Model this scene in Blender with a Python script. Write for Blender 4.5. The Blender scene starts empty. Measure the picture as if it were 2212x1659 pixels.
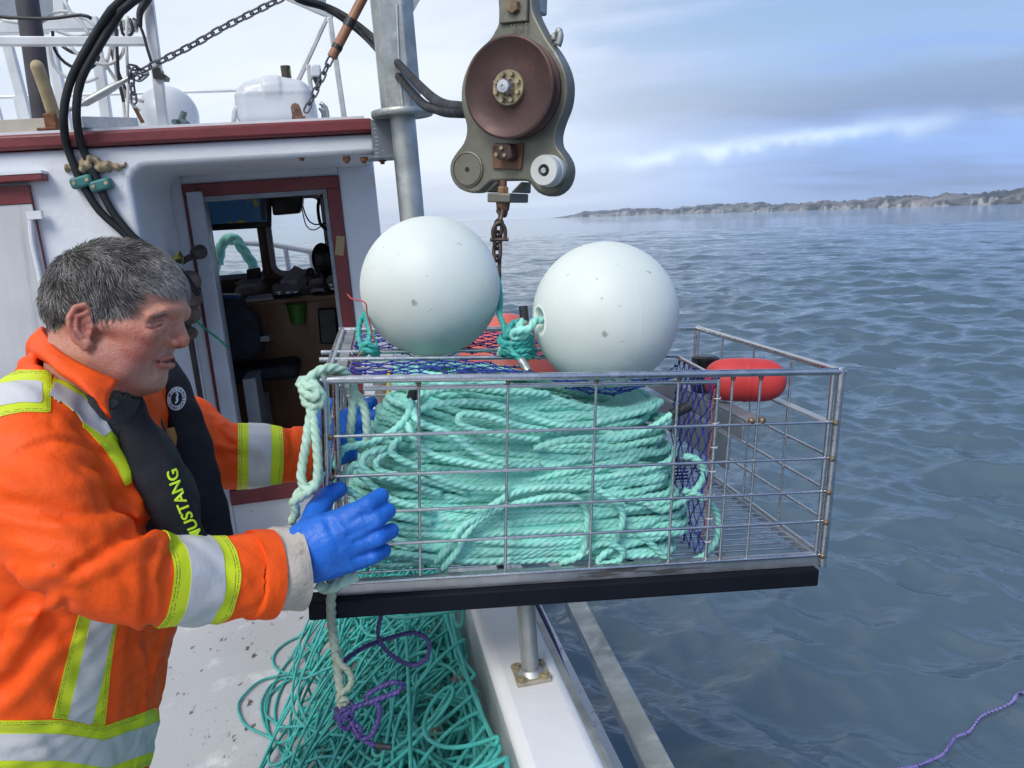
import bpy, math, random
import numpy as np
from mathutils import Vector, Matrix
from mathutils.bvhtree import BVHTree
random.seed(7); rng = np.random.default_rng(7)
sc = bpy.context.scene
COL = sc.collection
rad = math.radians

# ------------------------------------------------------------------ camera (eye at the world origin, sea below it)
FOC, SCL = 1923.0, 2560 / 2212.0
PITCH, ROLL = 12.1, -1.9
def Rx(a): c, s = math.cos(a), math.sin(a); return np.array([[1, 0, 0], [0, c, -s], [0, s, c]])
def Ry(a): c, s = math.cos(a), math.sin(a); return np.array([[c, 0, s], [0, 1, 0], [-s, 0, c]])
def Rz(a): c, s = math.cos(a), math.sin(a); return np.array([[c, -s, 0], [s, c, 0], [0, 0, 1]])
RC = Rx(math.pi / 2 - rad(PITCH)) @ Rz(rad(ROLL))
cam = bpy.data.cameras.new('camera'); cam.sensor_width = 36.0; cam.lens = FOC / 2560 * 36
cam.clip_start = 0.05; cam.clip_end = 30000
camo = bpy.data.objects.new('camera', cam); COL.objects.link(camo)
camo.matrix_world = Matrix(RC.tolist()).to_4x4(); sc.camera = camo
SEA_Z = -2.45

# ------------------------------------------------------------------ sky, sun, exposure
SUN_EL, SUN_AZ = 46.0, 207.0            # azimuth clockwise from +Y
world = bpy.data.worlds.new('World'); sc.world = world; world.use_nodes = True
def build_world():
    nt = world.node_tree; nt.nodes.clear(); N = nt.nodes.new; L = nt.links.new
    out = N('ShaderNodeOutputWorld'); bg = N('ShaderNodeBackground'); L(bg.outputs[0], out.inputs[0])
    sky = N('ShaderNodeTexSky'); sky.sky_type = 'NISHITA'; sky.sun_disc = False
    sky.sun_elevation = rad(SUN_EL); sky.sun_rotation = rad(SUN_AZ); sky.air_density = 1.0; sky.dust_density = 1.5; sky.ozone_density = 2.0
    tc = N('ShaderNodeTexCoord'); sep = N('ShaderNodeSeparateXYZ'); L(tc.outputs['Generated'], sep.inputs[0])
    def M(op, a, b=None, c=None, clamp=False):
        n = N('ShaderNodeMath'); n.operation = op; n.use_clamp = clamp
        for i, v in enumerate((a, b, c)):
            if v is None: continue
            if isinstance(v, (int, float)): n.inputs[i].default_value = v
            else: L(v, n.inputs[i])
        return n.outputs[0]
    x, y, z = sep.outputs
    # cloud sheet: direction projected on a layer overhead, long across the wind
    den = M('ADD', M('MAXIMUM', z, 0.0), 0.20)
    px, py = M('DIVIDE', x, den), M('DIVIDE', y, den)
    cmb = N('ShaderNodeCombineXYZ'); L(M('MULTIPLY', px, .55), cmb.inputs[0]); L(M('MULTIPLY', M('ADD', py, M('MULTIPLY', px, .25)), 1.15), cmb.inputs[1])
    cmb.inputs[2].default_value = 2.3
    no = N('ShaderNodeTexNoise'); L(cmb.outputs[0], no.inputs['Vector']); no.inputs['Scale'].default_value = 1.0
    no.inputs['Detail'].default_value = 7; no.inputs['Roughness'].default_value = .55
    n2 = N('ShaderNodeTexNoise'); L(cmb.outputs[0], n2.inputs['Vector']); n2.inputs['Scale'].default_value = .8; n2.inputs['Detail'].default_value = 6
    # fog bank lies to the left (-x), thinner cloud to the right
    right = N('ShaderNodeMapRange'); L(x, right.inputs[0]); right.inputs[1].default_value = -.12; right.inputs[2].default_value = .46; right.interpolation_type = 'SMOOTHSTEP'
    r = right.outputs[0]
    cov = M('SUBTRACT', M('ADD', no.outputs[0], M('MULTIPLY', n2.outputs[0], .45)), M('MULTIPLY', r, .10))
    mr = N('ShaderNodeMapRange'); L(cov, mr.inputs[0]); mr.inputs[1].default_value = .50; mr.inputs[2].default_value = .70; mr.interpolation_type = 'SMOOTHSTEP'
    low = N('ShaderNodeMapRange'); L(z, low.inputs[0]); low.inputs[1].default_value = .10; low.inputs[2].default_value = .26; low.inputs[3].default_value = 1; low.inputs[4].default_value = 0
    cover = M('MAXIMUM', M('MAXIMUM', mr.outputs[0], low.outputs[0]), M('SUBTRACT', 1.0, M('MULTIPLY', r, 1.25)), clamp=True)
    # cloud brightness: bright veil to the left, blue-grey layers to the right
    lite = N('ShaderNodeMapRange'); L(M('ADD', M('MULTIPLY', n2.outputs[0], .6), M('MULTIPLY', no.outputs[0], .4)), lite.inputs[0]); lite.inputs[1].default_value = .44; lite.inputs[2].default_value = .56
    def mixc(f, A, B):
        n = N('ShaderNodeMix'); n.data_type = 'RGBA'; L(f, n.inputs[0])
        for i, v in ((6, A), (7, B)):
            if isinstance(v, tuple): n.inputs[i].default_value = (*v, 1)
            else: L(v, n.inputs[i])
        return n.outputs[2]
    cm = mixc(r, mixc(lite.outputs[0], (.52, .58, .67), (.62, .675, .745)), mixc(lite.outputs[0], (.185, .25, .415), (.24, .37, .67)))
    ss = N('ShaderNodeVectorMath'); ss.operation = 'SCALE'; L(sky.outputs[0], ss.inputs[0]); ss.inputs['Scale'].default_value = 1.0
    # background strength 0.1 : cloud radiance is given in tenfold units
    cb = N('ShaderNodeVectorMath'); cb.operation = 'SCALE'; L(cm, cb.inputs[0]); cb.inputs['Scale'].default_value = 10.0
    mx = N('ShaderNodeMix'); mx.data_type = 'RGBA'; L(cover, mx.inputs[0]); L(ss.outputs[0], mx.inputs[6]); L(cb.outputs[0], mx.inputs[7])
    # one bright rift in the cloud, low on the right
    nr = N('ShaderNodeTexNoise'); L(tc.outputs['Generated'], nr.inputs['Vector']); nr.inputs['Scale'].default_value = 13; nr.inputs['Detail'].default_value = 6
    nrm_ = N('ShaderNodeMapRange'); L(nr.outputs[0], nrm_.inputs[0]); nrm_.inputs[1].default_value = .38; nrm_.inputs[2].default_value = .58; nrm_.inputs[3].default_value = .1
    zz = M('ADD', z, M('MULTIPLY', M('SUBTRACT', nr.outputs[0], .5), .05))
    zc = M('ADD', M('MULTIPLY', x, .075), .056)
    band = M('POWER', 2.718, M('MULTIPLY', M('POWER', M('DIVIDE', M('SUBTRACT', zz, zc), .0095), 2.0), -1.0))
    bx = N('ShaderNodeMapRange'); L(x, bx.inputs[0]); bx.inputs[1].default_value = .02; bx.inputs[2].default_value = .2; bx.interpolation_type = 'SMOOTHSTEP'
    bx2 = N('ShaderNodeMapRange'); L(x, bx2.inputs[0]); bx2.inputs[1].default_value = .36; bx2.inputs[2].default_value = .52; bx2.inputs[3].default_value = 1; bx2.inputs[4].default_value = .15
    up = M('GREATER_THAN', y, 0.0)
    bf = M('MULTIPLY', M('MULTIPLY', M('MULTIPLY', band, bx.outputs[0]), M('MULTIPLY', bx2.outputs[0], up)), nrm_.outputs[0], clamp=True)
    m3 = N('ShaderNodeMix'); m3.data_type = 'RGBA'; L(bf, m3.inputs[0]); L(mx.outputs[2], m3.inputs[6]); m3.inputs[7].default_value = (5.6, 6.8, 8.0, 1)
    L(m3.outputs[2], bg.inputs[0]); bg.inputs[1].default_value = 0.1
build_world()
sl = bpy.data.lights.new('sun', 'SUN'); sl.energy = 1.7; sl.angle = rad(24); sl.color = (1.0, .95, .88)
so = bpy.data.objects.new('sun', sl); COL.objects.link(so)
_d = Vector((math.sin(rad(SUN_AZ)) * math.cos(rad(SUN_EL)), math.cos(rad(SUN_AZ)) * math.cos(rad(SUN_EL)), math.sin(rad(SUN_EL))))
so.rotation_euler = _d.to_track_quat('Z', 'Y').to_euler()
sc.view_settings.view_transform = 'Standard'; sc.view_settings.look = 'None'; sc.view_settings.exposure = 0.55; sc.view_settings.gamma = 1
sc.view_settings.use_curve_mapping = False
sc.cycles.use_denoising = True; sc.cycles.max_bounces = 6; sc.cycles.transparent_max_bounces = 12; sc.cycles.volume_bounces = 1
sc.cycles.caustics_reflective = False; sc.cycles.caustics_refractive = False; sc.cycles.sample_clamp_indirect = 6

# ------------------------------------------------------------------ geometry helpers
def D(x, y, d):
    """point seen at photo position (x, y) on a 2212x1659 sheet, d metres along the view axis"""
    return RC @ np.array([(x - 1106) * SCL / FOC * d, -(y - 829.5) * SCL / FOC * d, -d])
def ray(x, y): return D(x, y, 1.0)
def proj(P):
    c = np.atleast_2d(P) @ RC
    return np.stack([1106 - c[:, 0] / c[:, 2] * FOC / SCL, 829.5 + c[:, 1] / c[:, 2] * FOC / SCL, -c[:, 2]], 1)
def pxm(n, d): return n * SCL / FOC * d          # sheet pixels -> metres at depth d
def zr(x0, y0, s): return lambda x, y: ((x0 + x / s) / SCL, (y0 + y / s) / SCL)
class Frame:
    def __init__(s, O, e, u):
        s.O = np.array(O, float); s.e = np.array(e, float); s.e /= np.linalg.norm(s.e)
        u = np.array(u, float); u -= s.e * (u @ s.e); s.u = u / np.linalg.norm(u); s.n = np.cross(s.e, s.u)
        s.M = np.stack([s.e, s.u, s.n], 1)
    def w(s, a, b=None, c=None):
        if b is None: return np.asarray(a, float) @ s.M.T + s.O
        return s.O + s.e * a + s.u * b + s.n * c
    def l(s, P): return (np.asarray(P) - s.O) @ s.M
    def hit(s, x, y, off=0.0):
        r = ray(x, y); t = ((s.O + s.n * off) @ s.n) / (r @ s.n); p = s.l(r * t); return p[:2]
    def at(s, x, y, off=0.0):
        a, b = s.hit(x, y, off); return s.w(a, b, off)
nrm = lambda v: v / np.linalg.norm(v)

class Geo:
    def __init__(s): s.V = []; s.F = []; s.n = 0; s.A = []
    def add(s, V, F, a=None):
        V = np.asarray(V, float).reshape(-1, 3)
        for f in (F if isinstance(F, list) and len(F) and isinstance(F[0], np.ndarray) and F[0].ndim == 2 else [F]):
            if isinstance(f, np.ndarray): s.F.append(f + s.n)
            else:
                for q in f: s.F.append(np.array([q]) + s.n)
        s.V.append(V); s.A.append(np.full(len(V), 0. if a is None else a) if a is None or np.isscalar(a) else np.asarray(a)); s.n += len(V); return s
    def box(s, fr, a, b, c):
        """box between (min,max) triples along the axes of a frame (or world when fr is None)"""
        V = np.array([[x, y, z] for x in a for y in b for z in c], float)
        if fr is not None: V = fr.w(V)
        return s.add(V, np.array([[0, 1, 3, 2], [4, 6, 7, 5], [0, 4, 5, 1], [2, 3, 7, 6], [0, 2, 6, 4], [1, 5, 7, 3]]))
    def bar(s, p, q, w, h, up=(0, 0, 1)):
        p, q = np.array(p, float), np.array(q, float); L = np.linalg.norm(q - p)
        t = (q - p) / L; upv = np.array(up, float)
        if abs(t @ upv) > .95: upv = np.array([0., 1, 0])
        fr = Frame(p, t, upv); return s.box(fr, (0, L), (-h / 2, h / 2), (-w / 2, w / 2))
    def tube(s, path, r, n=8, closed=False, cap=True):
        V, F = tube(path, r, n, closed, cap); return s.add(V, F)
    def rod(s, p, q, r, n=8, r2=None): return s.tube([p, q], [r, r if r2 is None else r2], n)
    def ball(s, c, r, n=12, m=8, ax=None):
        pr = [(r * math.sin(math.pi * i / m), -r * math.cos(math.pi * i / m)) for i in range(m + 1)]
        return s.lathe(c, (0, 0, 1) if ax is None else ax, pr, n)
    def lathe(s, c, axis, prof, n=24):
        axis = nrm(np.array(axis, float)); t = np.array([1., 0, 0]) if abs(axis[0]) < .9 else np.array([0., 1, 0])
        fr = Frame((0, 0, 0), np.cross(axis, t), t - axis * (t @ axis))
        e, u = fr.e, np.cross(axis, fr.e); V = []
        th = np.arange(n) * 2 * math.pi / n
        for r_, h in prof: V.append(np.array(c) + axis * h + np.outer(np.cos(th) * max(r_, 1e-5), e) + np.outer(np.sin(th) * max(r_, 1e-5), u))
        V = np.concatenate(V); F = grid_faces(len(prof), n, wrap=True)
        return s.add(V, F)
    def prism(s, fr, outline, c0, c1):
        o = np.array(outline, float); n = len(o)
        if np.sum(o[:, 0] * np.roll(o[:, 1], -1) - np.roll(o[:, 0], -1) * o[:, 1]) < 0: o = o[::-1]
        V = np.concatenate([np.c_[o, np.full(n, c0)], np.c_[o, np.full(n, c1)]]); V = fr.w(V)
        i = np.arange(n); j = (i + 1) % n
        s.add(V, [np.stack([i, j, j + n, i + n], 1)]); m = s.n - 2 * n
        s.F.append(np.array([np.arange(n)[::-1]]) + m); s.F.append(np.array([np.arange(n) + n]) + m); return s

def grid_faces(nu, nv, wrap=False):
    i = np.arange(nu - 1)[:, None]; j = np.arange(nv if wrap else nv - 1)[None]
    a = i * nv + j; b = i * nv + (j + 1) % nv; return np.stack([a, b, b + nv, a + nv], -1).reshape(-1, 4)
def frames(P, closed=False):
    T = np.gradient(P, axis=0) if not closed else (np.roll(P, -1, 0) - np.roll(P, 1, 0))
    T /= np.maximum(np.linalg.norm(T, axis=1, keepdims=True), 1e-9)
    a = np.array([0., 0, 1]) if abs(T[0][2]) < .9 else np.array([1., 0, 0])
    Nn = np.zeros_like(P); v = a - T[0] * (a @ T[0]); v /= np.linalg.norm(v)
    for k in range(len(P)):
        v = v - T[k] * (v @ T[k]); v = v / max(math.sqrt(v @ v), 1e-9); Nn[k] = v
    return T, Nn, np.cross(T, Nn)
def tube(path, r, n=8, closed=False, cap=True):
    P = np.asarray(path, float); m = len(P); r = np.broadcast_to(np.asarray(r, float), (m,))
    T, A, B = frames(P, closed); th = np.arange(n) * 2 * math.pi / n
    V = (P[:, None] + r[:, None, None] * (A[:, None] * np.cos(th)[None, :, None] + B[:, None] * np.sin(th)[None, :, None])).reshape(-1, 3)
    F = [grid_faces(m, n, True)]
    if closed:
        j = np.arange(n); k = (m - 1) * n; F.append(np.stack([k + j, k + (j + 1) % n, (j + 1) % n, j], 1))
    elif cap:
        F.append(np.array([np.arange(n)[::-1]])); F.append(np.array([np.arange(n) + (m - 1) * n]))
    return V, F
def rope(path, r, lay=3.2, n=15, closed=False, phase=0.0):
    """three-strand laid rope: a lobed section that turns along the path"""
    P = np.asarray(path, float); m = len(P); T, A, B = frames(P, closed)
    th = np.arange(n) * 2 * math.pi / n; q = (th + math.pi / 3) % (2 * math.pi / 3) - math.pi / 3
    c, s_ = .40, .61; rho = r * (c * np.cos(q) + np.sqrt(s_ ** 2 - (c * np.sin(q)) ** 2))
    L = np.r_[0, np.cumsum(np.linalg.norm(np.diff(P, axis=0), axis=1))]
    ph = phase + L / (lay * 2 * r) * 2 * math.pi
    ang = th[None] - ph[:, None]
    V = (P[:, None] + rho[None, :, None] * (A[:, None] * np.cos(ang)[..., None] + B[:, None] * np.sin(ang)[..., None])).reshape(-1, 3)
    F = [grid_faces(m, n, True), np.array([np.arange(n)[::-1]]), np.array([np.arange(n) + (m - 1) * n])]
    # groove depth, kept as a wear value for the fibre texture
    return V, F, np.tile(q / (math.pi / 3), m)
def spline(pts, step, closed=False):
    P = np.asarray(pts, float); n = len(P)
    if n == 2 and not closed:
        k = max(2, int(np.linalg.norm(P[1] - P[0]) / step)); return P[0] + (P[1] - P[0]) * np.linspace(0, 1, k)[:, None]
    out = []
    idx = range(n if closed else n - 1)
    for i in idx:
        if closed: p0, p1, p2, p3 = P[i - 1], P[i], P[(i + 1) % n], P[(i + 2) % n]
        else: p1, p2 = P[i], P[i + 1]; p0 = P[i - 1] if i else 2 * p1 - p2; p3 = P[i + 2] if i + 2 < n else 2 * p2 - p1
        k = max(2, int(np.linalg.norm(p2 - p1) / step)); t = np.arange(k)[:, None] / k
        out.append(.5 * (2 * p1 + (p2 - p0) * t + (2 * p0 - 5 * p1 + 4 * p2 - p3) * t ** 2 + (3 * p1 - p0 - 3 * p2 + p3) * t ** 3))
    if not closed: out.append(P[-1:])
    return np.concatenate(out)

WL = {}
def mk(name, geo, m, parent=None, smooth=True, sharp=38, bevel=0, seg=2, attr=None, loc=None):
    V = np.concatenate(geo.V)
    base = WL[parent.name] if parent is not None else (np.array(loc, float) if loc is not None else (V.min(0) + V.max(0)) / 2 * np.array([1, 1, 0]) + np.array([0, 0, V[:, 2].min()]))
    me = bpy.data.meshes.new(name); V = V - base
    lt = np.concatenate([np.full(len(f), f.shape[1]) for f in geo.F]).astype(np.int32)
    li = np.concatenate([f.ravel() for f in geo.F]).astype(np.int32)
    me.vertices.add(len(V)); me.vertices.foreach_set('co', V.astype(np.float32).ravel())
    me.loops.add(len(li)); me.loops.foreach_set('vertex_index', li)
    me.polygons.add(len(lt)); ls = np.r_[0, np.cumsum(lt)[:-1]].astype(np.int32)
    me.polygons.foreach_set('loop_start', ls); me.polygons.foreach_set('loop_total', lt)
    me.update(calc_edges=True); me.validate()
    if attr is not None:
        for k, v in attr.items():
            v = np.asarray(v, np.float32)
            if v.ndim == 1: me.attributes.new(k, 'FLOAT', 'POINT').data.foreach_set('value', v)
            else: me.attributes.new(k, 'FLOAT_VECTOR', 'POINT').data.foreach_set('vector', v.ravel())
    me.polygons.foreach_set('use_smooth', np.full(len(lt), smooth))
    if smooth and sharp: me.set_sharp_from_angle(angle=rad(sharp))
    for mm in (m if isinstance(m, (list, tuple)) else [m]): me.materials.append(mm)
    o = bpy.data.objects.new(name, me); COL.objects.link(o)
    if parent is not None: o.parent = parent
    else: o.location = base
    WL[o.name] = base
    if bevel:
        b = o.modifiers.new('bevel', 'BEVEL'); b.width = bevel; b.segments = seg; b.limit_method = 'ANGLE'; b.angle_limit = rad(35)
        b.harden_normals = False
    return o
def tag(o, label=None, cat=None, group=None, kind=None):
    if label: o['label'] = label
    if cat: o['category'] = cat
    if group: o['group'] = group
    if kind: o['kind'] = kind
    return o
def thing(name, loc, label, cat, group=None):
    o = bpy.data.objects.new(name, None); COL.objects.link(o); o.location = loc; o.empty_display_size = .05
    WL[o.name] = np.array(loc, float); return tag(o, label, cat, group)
def bvh(o):
    me = o.data; n = len(me.vertices); V = np.zeros(n * 3, np.float32); me.vertices.foreach_get('co', V)
    V = V.reshape(-1, 3) + WL[o.name]
    return BVHTree.FromPolygons([tuple(v) for v in V], [tuple(p.vertices) for p in me.polygons])
def drape(tree, pts, lift=.001):
    out = []
    for x, y in pts:
        r = ray(x, y); h = tree.ray_cast(Vector((0, 0, 0)), Vector(r))
        if h[0] is None:
            out.append(None); continue
        out.append(np.array(h[0]) - nrm(r) * lift)
    return out

# ------------------------------------------------------------------ implicit surfaces
def surface_net(fn, lo, hi, h, coarse=4, pad=1.9):
    lo = np.array(lo, float); n = np.ceil((np.array(hi) - lo) / h / coarse).astype(int) * coarse + 1
    nc = (n - 1) // coarse + 1
    ax = [lo[i] + np.arange(nc[i]) * h * coarse for i in range(3)]
    G = np.stack(np.meshgrid(*ax, indexing='ij'), -1).reshape(-1, 3)
    dc = fn(G).reshape(nc)
    act = np.abs(dc) < h * coarse * pad
    cell = np.zeros(nc - 1, bool)
    for a in (0, 1):
        for b in (0, 1):
            for c in (0, 1): cell |= act[a:nc[0] - 1 + a, b:nc[1] - 1 + b, c:nc[2] - 1 + c]
    d = np.repeat(np.repeat(np.repeat(dc, coarse, 0), coarse, 1), coarse, 2)[:n[0], :n[1], :n[2]].astype(np.float32)
    fm = np.zeros(n, bool); k = np.repeat(np.repeat(np.repeat(cell, coarse, 0), coarse, 1), coarse, 2)
    for a in (0, 1):
        for b in (0, 1):
            for c in (0, 1): fm[a:n[0] - 1 + a, b:n[1] - 1 + b, c:n[2] - 1 + c] |= k
    I = np.argwhere(fm)
    out = np.empty(len(I), np.float32)
    for s0 in range(0, len(I), 400000): out[s0:s0 + 400000] = fn(lo + I[s0:s0 + 400000] * h)
    d[tuple(I.T)] = out
    s = d < 0
    cnt = sum(s[a:n[0] - 1 + a, b:n[1] - 1 + b, c:n[2] - 1 + c].astype(np.int8) for a in (0, 1) for b in (0, 1) for c in (0, 1))
    cells = np.argwhere((cnt > 0) & (cnt < 8)); m = len(cells)
    acc = np.zeros((m, 3)); num = np.zeros(m)
    cor = [(a, b, c) for a in (0, 1) for b in (0, 1) for c in (0, 1)]
    for i, A in enumerate(cor):
        for B in cor[i + 1:]:
            if sum(abs(A[k] - B[k]) for k in range(3)) != 1: continue
            da = d[tuple((cells + A).T)]; db = d[tuple((cells + B).T)]
            x = (da < 0) != (db < 0); t = np.where(x, da / np.where(x, da - db, 1), 0)
            acc += np.where(x[:, None], np.array(A) + t[:, None] * (np.array(B) - np.array(A)), 0); num += x
    V = lo + (cells + acc / num[:, None]) * h
    idx = -np.ones(n, np.int64); idx[tuple(cells.T)] = np.arange(m)
    F = []
    for k in range(3):
        o = [0, 0, 0]; o[k] = 1; p, q = [(1, 2), (2, 0), (0, 1)][k]
        sl0 = tuple(slice(0, n[i] - o[i]) for i in range(3)); sl1 = tuple(slice(o[i], n[i]) for i in range(3))
        E = np.argwhere(s[sl0] != s[sl1]); E = E[(E[:, p] > 0) & (E[:, q] > 0)]
        u = np.zeros(3, int); u[p] = 1; v = np.zeros(3, int); v[q] = 1
        f = np.stack([idx[tuple((E - u - v).T)], idx[tuple((E - v).T)], idx[tuple(E.T)], idx[tuple((E - u).T)]], 1)
        ins = s[tuple(E.T)]; f = np.where(ins[:, None], f, f[:, ::-1]); F.append(f[(f >= 0).all(1)])
    return V, np.concatenate(F)
def smin(a, b, k):
    h = np.clip(.5 + .5 * (b - a) / k, 0, 1); return b + (a - b) * h - k * h * (1 - h)
def smax(a, b, k): return -smin(-a, -b, k)
def sd_cap(P, a, b, ra, rb=None):
    rb = ra if rb is None else rb; a, b = np.asarray(a), np.asarray(b); ab = b - a
    t = np.clip((P - a) @ ab / max(ab @ ab, 1e-12), 0, 1); return np.linalg.norm(P - a - t[:, None] * ab, axis=1) - (ra + (rb - ra) * t)
def sd_ell(P, c, M, r):
    q = (P - c) @ M if M is not None else P - c; r = np.asarray(r, float)
    k0 = np.linalg.norm(q / r, axis=1); k1 = np.linalg.norm(q / (r * r), axis=1); return k0 * (k0 - 1) / np.maximum(k1, 1e-9)
def poly_dist(P, L):
    L = np.asarray(L); best = np.full(len(P), 9e9)
    for a, b in zip(L[:-1], L[1:]):
        ab = b - a; t = np.clip((P - a) @ ab / max(ab @ ab, 1e-12), 0, 1)
        best = np.minimum(best, np.linalg.norm(P - a - t[:, None] * ab, axis=1))
    return best
def march(fn, x, y, t0=.5, t1=2.5):
    r = ray(x, y); t = np.full(1, t0); l = np.linalg.norm(r)
    for _ in range(90):
        t = t + np.clip(fn(t[:, None] * r), -.03, .08) / l * .7
        if t[0] > t1: return None
    return t[0] * r
def clip_tris(V, F, S, iso, keep_above, extra):
    """cut a triangle mesh where scalar S crosses iso; extra: dict of per-vertex arrays carried along"""
    sgn = 1 if keep_above else -1; s = (S - iso) * sgn; ins = s > 0
    c = ins[F].sum(1); full = F[c == 3]; part = F[(c == 1) | (c == 2)]
    nv = [V]; ex = {k: [v] for k, v in extra.items()}; ex['S'] = [S]; cache = {}; nxt = len(V); tri = []
    def cut(i, j):
        nonlocal nxt
        key = (min(i, j), max(i, j))
        if key in cache: return cache[key]
        t = s[i] / (s[i] - s[j]); nv.append((V[i] + (V[j] - V[i]) * t)[None])
        for k, v in extra.items(): ex[k].append((v[i] + (v[j] - v[i]) * t)[None])
        ex['S'].append(np.array([S[i] + (S[j] - S[i]) * t])); cache[key] = nxt; nxt += 1; return nxt - 1
    for f in part:
        k = [i for i in range(3) if ins[f[i]]]
        if len(k) == 1:
            i = k[0]; a, b, c_ = f[i], f[(i + 1) % 3], f[(i + 2) % 3]; tri.append((a, cut(a, b), cut(a, c_)))
        else:
            i = [q for q in range(3) if not ins[f[q]]][0]; a, b, c_ = f[i], f[(i + 1) % 3], f[(i + 2) % 3]
            p, q = cut(b, a), cut(c_, a); tri.append((p, b, c_)); tri.append((p, c_, q))
    V2 = np.concatenate(nv); F2 = np.concatenate([full, np.array(tri, int).reshape(-1, 3)])
    E2 = {k: np.concatenate(v) for k, v in ex.items()}
    used, inv = np.unique(F2, return_inverse=True)
    return V2[used], inv.reshape(-1, 3), E2.pop('S')[used], {k: v[used] for k, v in E2.items()}
def vnormals(V, F):
    n = np.zeros_like(V); a, b, c = V[F[:, 0]], V[F[:, 1]], V[F[:, 2]]; fn = np.cross(b - a, c - a)
    for k in range(3): np.add.at(n, F[:, k], fn)
    return n / np.maximum(np.linalg.norm(n, axis=1, keepdims=True), 1e-12)
def to_tris(F): return np.concatenate([F[:, [0, 1, 2]], F[:, [0, 2, 3]]])

# ------------------------------------------------------------------ materials
def mat(name, col, rough=.5, metal=0., spec=.5, var=None, spots=None, bump=None, coat=0., sss=0., extra=None):
    """var: (scale, amount, detail) tone variation; spots: list of (colour, scale, lo, hi[, stretch]); bump: list of (scale, height, stretch)"""
    m = bpy.data.materials.new(name); m.use_nodes = True; nt = m.node_tree; N = nt.nodes.new; L = nt.links.new
    b = nt.nodes['Principled BSDF']; b.inputs['Roughness'].default_value = rough; b.inputs['Metallic'].default_value = metal
    b.inputs['Specular IOR Level'].default_value = spec; b.inputs['Coat Weight'].default_value = coat
    if sss: b.inputs['Subsurface Weight'].default_value = sss; b.inputs['Subsurface Radius'].default_value = (.012, .006, .004); b.inputs['Subsurface Scale'].default_value = 1
    tc = N('ShaderNodeTexCoord')
    def noise(scale, detail=3, stretch=(1, 1, 1), rgh=.55):
        mp = N('ShaderNodeMapping'); L(tc.outputs['Object'], mp.inputs[0]); mp.inputs['Scale'].default_value = stretch
        n = N('ShaderNodeTexNoise'); L(mp.outputs[0], n.inputs['Vector']); n.inputs['Scale'].default_value = scale; n.inputs['Detail'].default_value = detail
        n.inputs['Roughness'].default_value = rgh; return n.outputs[0]
    def mrange(v, a, b_, c, d):
        n = N('ShaderNodeMapRange'); L(v, n.inputs[0]); n.interpolation_type = 'SMOOTHSTEP'
        for i, q in enumerate((a, b_, c, d)): n.inputs[i + 1].default_value = q
        return n.outputs[0]
    rgb = N('ShaderNodeRGB'); rgb.outputs[0].default_value = (*col, 1); cur = rgb.outputs[0]
    def mix(f, a, c):
        n = N('ShaderNodeMix'); n.data_type = 'RGBA'; L(f, n.inputs[0])
        L(a, n.inputs[6]) if not isinstance(a, tuple) else setattr(n.inputs[6], 'default_value', (*a, 1))
        L(c, n.inputs[7]) if not isinstance(c, tuple) else setattr(n.inputs[7], 'default_value', (*c, 1)); return n.outputs[2]
    if var:
        v = mrange(noise(var[0], var[2] if len(var) > 2 else 4), .25, .75, 1 - var[1], 1 + var[1])
        n = N('ShaderNodeVectorMath'); n.operation = 'SCALE'; L(cur, n.inputs[0]); L(v, n.inputs['Scale']); cur = n.outputs[0]
        L(mrange(noise(var[0] * 1.7, 4), .3, .7, max(rough - .1, .02), min(rough + .1, 1)), b.inputs['Roughness'])
    for s in spots or []:
        cur = mix(mrange(noise(s[1], 6, s[4] if len(s) > 4 else (1, 1, 1), .62), s[2], s[3], 0, 1), cur, s[0])
    if extra: cur = extra(nt, N, L, b, cur, mix, mrange, noise, tc)
    if cur is not None: L(cur, b.inputs['Base Color'])
    if bump:
        hsum = None
        for sc_, ht, *st in bump:
            h = noise(sc_, 4, st[0] if st else (1, 1, 1)); k = N('ShaderNodeMath'); k.operation = 'MULTIPLY'; L(h, k.inputs[0]); k.inputs[1].default_value = ht
            if hsum is None: hsum = k.outputs[0]
            else:
                a = N('ShaderNodeMath'); L(hsum, a.inputs[0]); L(k.outputs[0], a.inputs[1]); hsum = a.outputs[0]
        bp = N('ShaderNodeBump'); bp.inputs['Distance'].default_value = 1.0; bp.inputs['Strength'].default_value = 1.0; L(hsum, bp.inputs['Height']); L(bp.outputs[0], b.inputs['Normal'])
    return m
def attr_node(nt, name, typ='GEOMETRY'):
    n = nt.nodes.new('ShaderNodeAttribute'); n.attribute_type = typ; n.attribute_name = name; return n
RUST = (.16, .06, .025)
M = {}
M['steel'] = mat('stainless_steel', (.56, .56, .57), .27, 1.0, var=(30, .08), spots=[((.26, .19, .13), 26, .72, .80)], bump=[(180, .0003)])
M['weld'] = mat('weld_stain', (.20, .15, .10), .5, .6, var=(200, .4))
M['galv'] = mat('galvanised_steel', (.40, .42, .41), .5, .75, var=(9, .25, 8), spots=[((.62, .63, .60), 14, .5, .75), (RUST, 11, .68, .8)], bump=[(60, .0006)])
M['alu'] = mat('weathered_aluminium', (.52, .53, .53), .5, .6, var=(14, .16, 6), spots=[((.30, .30, .30), 22, .62, .78)], bump=[(80, .0005)])
M['wpaint'] = mat('white_boat_paint', (.70, .72, .76), .42, var=(2.5, .05), spots=[((.58, .53, .43), 3.2, .62, .76), ((.50, .44, .36), 7, .62, .80, (1.6, 1.6, .10)), ((.36, .34, .33), 34, .67, .73), ((.30, .17, .09), 13, .74, .80, (1, 1, .35))], bump=[(26, .0022), (7, .004)])
M['rpaint'] = mat('dark_red_paint', (.17, .028, .032), .45, var=(5, .18), spots=[((.50, .45, .42), 42, .74, .78)], bump=[(30, .0016)])
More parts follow.
